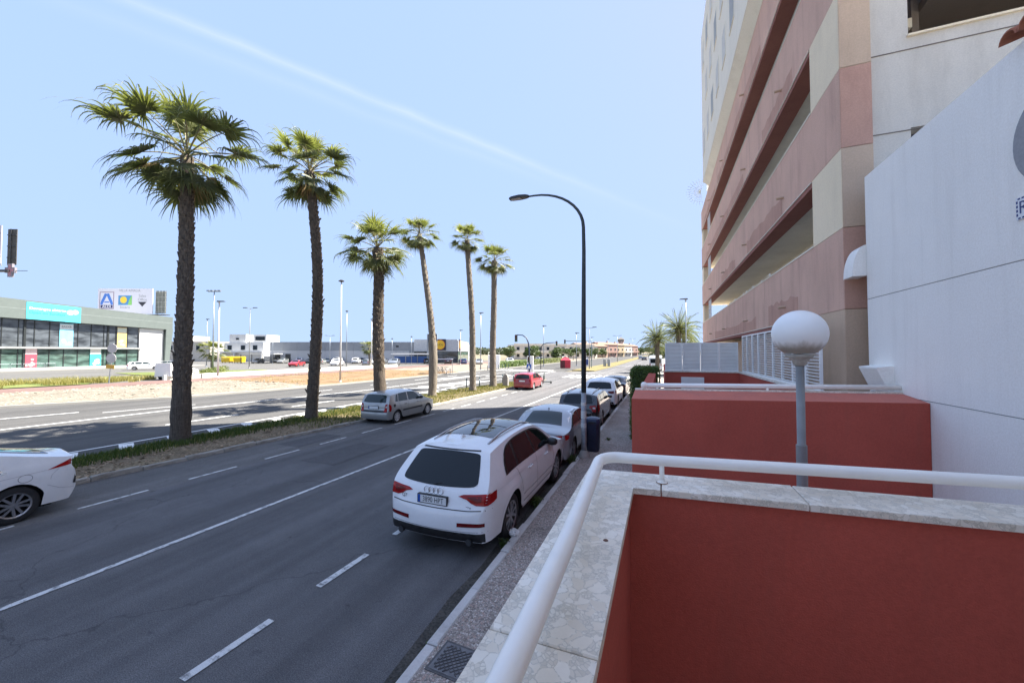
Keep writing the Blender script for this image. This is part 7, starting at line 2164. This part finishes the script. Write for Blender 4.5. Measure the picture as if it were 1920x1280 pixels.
for x in (0.8, 3.4):
    for y in (-0.82, 0.82):
        w_ = MB().tube([(x,y-0.1,0.32),(x,y+0.1,0.32)], 0.32, 16).build('wheel', MT['tyre'], MV); MB().tube([(x,y-0.11,0.32),(x,y+0.11,0.32)], 0.18, 12).build('rim', MT['hubcap'], w_)
for sg in (-1, 1): MB().box(2.0,2.55,sg*0.88-0.01,sg*0.88+0.01,1.2,1.7).build('side_window', MT['glass'], MV)

# ================================================================== street furniture
def lamp(label, x, y, h, style, group='street and lot lamps', ang=0.0, mat=None, r=0.07):
    m = mat or MT['galv']
    T = thing('lamp_post', label, 'lamp post', (x, y, 0), ang, group)
    MB().tube([(0,0,0),(0,0,h*0.5),(0,0,h)], [r*1.3, r, r*0.7], 10).build('pole', m, T, smooth=True)
    MB().lathe([(r*2.2,0),(r*2.2,0.05),(r*1.4,0.25)], 10).build('foot', m, T)
    if style == 'hood':
        MB().tube([(0,0,h-0.2),(0,0,h+0.05)], 0.09, 8).build('collar', m, T)
        loft([[(-0.25,-0.16,h+0.02),(0.75,-0.12,h+0.05),(0.75,0.12,h+0.05),(-0.25,0.16,h+0.02)], [(-0.2,-0.12,h+0.17),(0.6,-0.08,h+0.15),(0.6,0.08,h+0.15),(-0.2,0.12,h+0.17)]], 4).build('lamp_head', MT['dark_metal'], T)
    elif style == 'double':
        MB().tube([(-1.0,0,h+0.12),(-0.5,0,h+0.05),(0,0,h-0.05),(0.5,0,h+0.05),(1.0,0,h+0.12)], 0.04, 6).build('cross_arm', m, T)
        for sg in (-1, 1): MB().box(sg*1.0-0.35,sg*1.0+0.35,-0.14,0.14,h+0.08,h+0.2).build('lamp_head', m if mat is None else MT['dark_metal'], T)
    elif style == 'cross':
        MB().box(-0.9,0.9,-0.04,0.04,h-0.1,h-0.02).build('cross_arm', m, T)
        for k in (-0.8,-0.3,0.3,0.8): MB().box(k-0.18,k+0.18,-0.22,0.10,h-0.02,h+0.14).build('lamp_head', m, T)
    elif style == 'top':
        MB().lathe([(0.05,h-0.05),(0.28,h+0.02),(0.30,h+0.08),(0.1,h+0.2),(0,h+0.22)], 12).build('lamp_head', MT['dark_metal'], T)
white_m = plain('pale_pole', (0.55,0.55,0.54), 0.5, 0.1, 0.08)
lamp('tall white lamp post right of the nearest palm', -50.6, 30.2, 9.3, 'hood', ang=R(20), mat=white_m, r=0.09)
lamp('tall grey floodlight mast behind the white lamp post', -59.8, 35.0, 11.9, 'cross', ang=R(21), r=0.085)
lamp('dark Y-headed lamp before the white house', -74.3, 49.9, 11.6, 'double', ang=R(21), mat=MT['grey_post'])
lamp('tall pale lamp between curved palm and stout palm', -31.0, 30.2, 10.5, 'top', ang=R(20), r=0.075, mat=white_m)
lamp('grey lot mast just right of the tall pale lamp', -56.8, 56.8, 11.0, 'top', r=0.07)
lamp('white lamp left of the stout palm trunk', -52.3, 58.6, 9.4, 'hood', mat=white_m)
lamp('lot lamp left of the tall pale lamp', -84.3, 78.4, 7.5, 'double', ang=R(21))
lamp('lamp before the shop entrance', -46.8, 83.8, 8.5, 'hood', mat=white_m)
lamp('tall lamp between the two slim palms', -28.9, 58.8, 9.8, 'hood', ang=R(-20))
lamp('avenue lamp right of the farthest palm', -25.0+1, 80.0, 8.8, 'hood', r=0.07)
lamp('T-shaped double lamp right of the near street lamp', -12.2, 69.6, 7.5, 'double', ang=R(-10), mat=MT['grey_post'])
lamp('avenue lamp left of the near street lamp', -17.6, 84.0, 7.3, 'hood')
lamp('tall lamp among the date palms', 2.9, 52.0, 9.7, 'hood', ang=R(180))
lamp('first thin lamp above the shop hall', -62.7, 77.5, 6.4, 'top', r=0.05); lamp('second thin lamp above the shop hall', -58.0, 79.0, 6.9, 'top', r=0.05)
lamp('lamp behind the white floodlight mast, left', -90.8, 51.9, 10.1, 'hood'); lamp('thin lamp over the end of the shop hall', -94.5, 69.5, 7.0, 'double', r=0.05, ang=R(21))
for i, (x, y, h) in enumerate([(-22,130,8),(-21,165,8.5),(-20,210,9),(-12.5,120,8),(-12.0,180,9),(-0.5,150,9)]):
    lamp(['first','second','third','fourth','fifth','sixth'][i] + ' of the far lamps lining the avenue', x, y, h, 'double' if i in (3,4) else 'hood', 'far lamps lining the avenue')

def signal_head(parent, c, s=1.0, lit=None):
    x, y, z = c
    h = MB().box(x-0.15*s, x+0.15*s, y-0.12*s, y+0.12*s, z-0.45*s, z+0.45*s).build('signal_head', MT['black'], parent)
    for k, col in enumerate(((0.10,0.01,0.01),(0.10,0.06,0.01),(0.01,0.16,0.08))):
        MB().disc((x, y-0.125*s, z+(0.29-0.29*k)*s), 0.10*s, 14, rotx(R(90))).build('signal_lens', plain('lens_%d' % k, col, 0.2), h)
TL = thing('traffic_light', 'dark traffic light pole with a curved arm beside the white panel', 'traffic light', (-14.0, 41.0, 0))
MB().tube([(0,0,0),(0,0,3.3),(-0.1,0,4.2),(-0.35,0,4.8),(-0.8,0,5.1),(-1.5,0,5.15)], [0.09,0.08,0.075,0.07,0.06,0.05], 10).build('pole', plain('navy_pole', (0.02,0.035,0.08), 0.45), TL, smooth=True)
signal_head(TL, (-1.6,0,4.75), 0.9)
signal_head(TL, (0,-0.22,2.3), 0.7)
sgn = MB().box(-0.28,0.28,-0.14,-0.12,1.25,1.80).build('road_sign', plain('sign_blue', (0.02,0.10,0.40), 0.4), TL)
MB().add([(-0.2,-0.1405,1.32),(0.2,-0.1405,1.32),(0,-0.1405,1.72)], [(0,1,2)]).build('sign_triangle', ink_wh, sgn)
for i, (x, y, l, lab) in enumerate([(-20.5,66.5,3.0,'far traffic light with curved arm left of the red kiosk'),(-12.6,74,-5.2,'far traffic light on a long straight arm above the kiosk')]):
    t_ = thing('far_traffic_light', lab, 'traffic light', (x, y, 0), 0, 'far traffic lights')
    if l > 0: MB().tube([(0,0,0),(0,0,4.0),(0.5,0,4.6),(1.2,0,4.8),(l,0,4.9)], 0.07, 8).build('pole', MT['dark_metal'], t_, smooth=True)
    else: MB().tube([(0,0,0),(0,0,5.25),(l,0,5.3)], 0.06, 8).build('pole', plain('green_pole', (0.05,0.10,0.09), 0.5), t_)
    signal_head(t_, (l,0,4.7 if l > 0 else 5.2), 0.9)
WP = thing('blank_signboard', 'tall white rectangular signboard beside the traffic light', 'sign', (-14.35, 42.4, 0))
MB().bev(-0.38,0.38,-0.1,0.1,0.1,2.7,0.02).build('board', MT['white_paint'], WP); MB().box(-0.5,0.5,-0.2,0.2,0,0.1).build('base', MT['concrete'], WP)
WB2 = thing('white_cabinet', 'white utility cabinet beyond the farthest palm', 'cabinet', (-29.6, 66.0, 0), R(20))
MB().bev(-1.1,1.1,-0.5,0.5,0,2.6,0.05).build('cabinet', MT['white_paint'], WB2); MB().box(-1.0,-0.02,-0.53,-0.501,0.2,2.4).build('door', MT['white_slat'], WB2); MB().box(0.02,1.0,-0.53,-0.501,0.2,2.4).build('door', MT['white_slat'], WB2)
KI = thing('red_kiosk', 'red street kiosk with a rounded peaked top on the avenue', 'kiosk', (-17.2, 72.0, 0), R(15))
kr_ = plain('kiosk_red', (0.55,0.03,0.06), 0.45, 0, 0.08)
loft([[(-0.9,-0.9,0.1),(0.9,-0.9,0.1),(0.9,0.9,0.1),(-0.9,0.9,0.1)], [(-0.95,-0.95,1.6),(0.95,-0.95,1.6),(0.95,0.95,1.6),(-0.95,0.95,1.6)], [(-0.45,-0.45,2.05),(0.45,-0.45,2.05),(0.45,0.45,2.05),(-0.45,0.45,2.05)]], 4).build('kiosk_body', kr_, KI)
MB().box(-1.05,-0.15,-1.0,-0.955,0.15,1.55).build('kiosk_door', plain('dark_maroon', (0.10,0.01,0.02), 0.5), KI)
MB().box(-0.2,0.2,-0.2,0.2,2.05,2.2).build('roof_vent', kr_, KI)
for i, lab in enumerate(('left of two grey cabinets on the far median','right of two grey cabinets on the far median')):
    u_ = thing('grey_cabinet', lab, 'cabinet', (-11.3 + i*0.85, 83.0 + i*0.3, 0.1), 0, 'grey cabinets')
    MB().bev(-0.28,0.28,-0.3,0.3,0,1.5,0.05).build('cabinet', MT['grey_post'], u_); MB().box(-0.24,0.24,-0.33,-0.301,0.1,1.4).build('door', MT['galv'], u_)
BS = thing('blue_sign_post', 'blue sign panel on a post right of the near street lamp', 'sign', (-12.15, 66.0, 0))
MB().tube([(0,0,0),(0,0,3.0)], 0.05, 8).build('post', MT['galv'], BS); MB().box(-0.4,0.4,-0.08,-0.052,0.9,2.3).build('sign_face', plain('sign_navy', (0.03,0.06,0.20), 0.4), BS); MB().box(-0.3,0.3,-0.086,-0.081,1.9,2.2).build('sign_stripe', ink_wh, BS)
SP = thing('stone_post', 'round-topped grey stone post beside the red hatchback', 'bollard', (-13.1, 31.8, 0.05))
loft([[(-0.24,-0.16,0),(0.24,-0.16,0),(0.24,0.16,0),(-0.24,0.16,0)], [(-0.24,-0.16,0.85),(0.24,-0.16,0.85),(0.24,0.16,0.85),(-0.24,0.16,0.85)], [(-0.17,-0.14,1.06),(0.17,-0.14,1.06),(0.17,0.14,1.06),(-0.17,0.14,1.06)], [(-0.06,-0.1,1.14),(0.06,-0.1,1.14),(0.06,0.1,1.14),(-0.06,0.1,1.14)]], 4).build('stone', stucco('grey_stone', (0.30,0.29,0.27), 0.2, 0.4), SP)
MB().box(-0.3,0.3,-0.22,0.22,-0.03,0.04).build('footing', MT['concrete'], SP)
teal = plain('teal_bollard', (0.02,0.06,0.075), 0.4)
bl = [(-15.75,29.3),(-15.45,31.2),(-15.2,34.2),(-15.1,35.8),(-15.0,38.6),(-14.9,40.2)]
bn = ['first slim dark bollard from the left beside the avenue','second slim dark bollard, just left of the farthest palm','third slim dark bollard, right of the farthest palm','fourth slim dark bollard, beside the stone post','fifth slim dark bollard, behind the red hatchback','sixth slim dark bollard, nearest the traffic light']
for i, (x, y) in enumerate(bl):
    b_ = thing('bollard', bn[i], 'bollard', (x, y, 0.0), 0, 'slim dark bollards')
    MB().tube([(0,0,0),(0,0,0.78)], 0.05, 10).build('post', teal, b_, smooth=True)
    MB().lathe([(0.055,0.78),(0.06,0.82),(0.05,0.88),(0.0,0.9)], 10).build('cap', teal, b_, smooth=True)
    MB().lathe([(0.0525,0.60),(0.0525,0.68)], 10).build('band', ink_wh, b_)
for i in range(7):
    b_ = thing('small_bollard', ['first','second','third','fourth','fifth','sixth','seventh'][i] + ' short dark bollard in the row before the hedge', 'bollard', (-27.9, 59.5 + i*1.6, 0.02), 0, 'short dark bollards')
    MB().tube([(0,0,0),(0,0,0.75)], 0.06, 8).build('post', teal, b_); MB().lathe([(0.065,0.75),(0.05,0.82),(0,0.84)], 8).build('cap', teal, b_)
# e-scooter
ES = thing('electric_scooter', 'dark green electric scooter standing on the pavement corner', 'scooter', (-11.0, 37.0, 0.03), R(-25))
gsc = plain('scooter_green', (0.03,0.055,0.045), 0.45)
MB().bev(-0.05,0.75,-0.09,0.09,0.13,0.20,0.02).build('deck', gsc, ES)
MB().tube([(-0.12,0,0.16),(-0.16,0,0.3),(-0.02,0,1.12)], [0.05,0.045,0.03], 8).build('stem', gsc, ES, smooth=True)
MB().tube([(-0.02,-0.28,1.12),(-0.02,0.28,1.12)], 0.018, 8).build('handlebar', MT['black'], ES)
for x in (-0.2, 0.82): MB().lathe([(0.06,-0.03),(0.12,-0.03),(0.13,0),(0.12,0.03),(0.06,0.03)], 18, (x,0,0.13), rotx(R(90))).build('wheel', MT['tyre'], ES, smooth=True)
MB().box(-0.13,-0.05,-0.07,0.07,0.35,0.75).build('battery_case', gsc, ES)
# bicycle rack group across the avenue
BK = thing('bicycle_rack', 'steel bicycle rack at the far side of the avenue', 'bicycle rack', (-30.2, 45.5, 0.05), R(20))
for i in range(6): MB().tube([(i*0.55,0,0),(i*0.55,0,0.8),(i*0.55,0.35,0.95),(i*0.55,0.7,0.8),(i*0.55,0.7,0)], 0.025, 6).build('hoop', MT['galv'], BK)
MB().box(-0.1,2.9,-0.05,0.0,0,0.05).build('foot_rail', MT['galv'], BK)
MB().box(-0.2,3.0,-0.2,1.2,2.05,2.15).build('canopy', plain('smoky_canopy', (0.25,0.25,0.32), 0.3), BK)
for x in (-0.15, 2.9): MB().tube([(x,1.1,0),(x,1.1,2.05)], 0.04, 6).build('post', MT['galv'], BK)
def bicycle(label, loc, ang, col):
    T = thing('bicycle', label, 'bicycle', loc, ang, 'bicycles in the rack')
    def wheel(x):
        w_ = MB().tube([(x+0.33*math.cos(a),0,0.34+0.33*math.sin(a)) for a in [2*math.pi*k/20 for k in range(21)]], 0.018, 5, cap=False).build('wheel', MT['tyre'], T)
        sp_ = MB()
        for k in range(6): sp_.tube([(x,0,0.34),(x+0.32*math.cos(k*1.047),0,0.34+0.32*math.sin(k*1.047))], 0.004, 4)
        sp_.build('spokes', MT['alloy'], w_)
    wheel(0); wheel(1.05)
    m = plain('frame_'+col[0], col[1], 0.4)
    MB().tube([(0,0,0.34),(0.42,0,0.30),(0.88,0,0.82),(0.32,0,0.80),(0.42,0,0.30)], 0.02, 6).tube([(0,0,0.34),(0.32,0,0.80),(0.30,0,0.92)], 0.018, 6).tube([(1.05,0,0.34),(0.88,0,0.82),(0.85,0,1.0)], 0.02, 6).build('frame', m, T)
    MB().tube([(0.80,-0.28,1.02),(0.86,0,1.0),(0.80,0.28,1.02)], 0.014, 6).build('handlebar', MT['black'], T)
    MB().box(0.16,0.42,-0.07,0.07,0.92,0.98).build('saddle', MT['black'], T)
for i, (lab, c_) in enumerate((('left bicycle in the rack behind the leaning palm', ('violet',(0.10,0.08,0.22))),('second bicycle in the rack, grey framed', ('silver',(0.4,0.4,0.42))),('third bicycle in the rack, brown framed', ('brown',(0.16,0.10,0.06))),('right bicycle in the rack, white framed', ('white',(0.6,0.6,0.6))))):
    bicycle(lab, (-29.9 + i*0.62, 45.3 + i*0.22, 0.08), R(62 + i*9), c_)
# roadside sign seen from behind, in the planting by the supermarket
RS = thing('round_road_signs', 'two pale road signs on a leaning post by the dry grass', 'sign', (-52.0, 20.9, 0.0), R(25)); RS.rotation_euler.y = R(5)
MB().tube([(0,0,0),(0,0,4.1)], 0.05, 8).build('post', MT['galv'], RS)
for (z, r_, n_) in ((3.55,0.48,8),(2.55,0.48,14)): MB().lathe([(0,-0.02),(r_,-0.02),(r_,0.02),(0,0.02)], n_, (0,-0.07,z), rotx(R(90))).build('sign_disc', plain('sign_back', (0.45,0.45,0.44), 0.5), RS)
MB().box(-0.4,0.4,-0.08,-0.05,1.5,1.9).build('sign_plate', plain('amber_plate', (0.55,0.34,0.05), 0.5), RS)
# trolley barrier in front of the supermarket
TB = thing('entrance_barrier', 'thin steel barrier before the supermarket windows', 'barrier', (-101.5, 26.0, 0.14), R(90))
for i in range(6): MB().tube([(i*1.3,0,0),(i*1.3,0,1.0),(i*1.3+1.1,0,1.0),(i*1.3+1.1,0,0)], 0.03, 6).build('hoop', MT['galv'], TB)
# litter on the street
for i, (x, y) in enumerate([(-3.05,4.1),(-3.35,3.75),(-2.75,4.9)]):
    pass
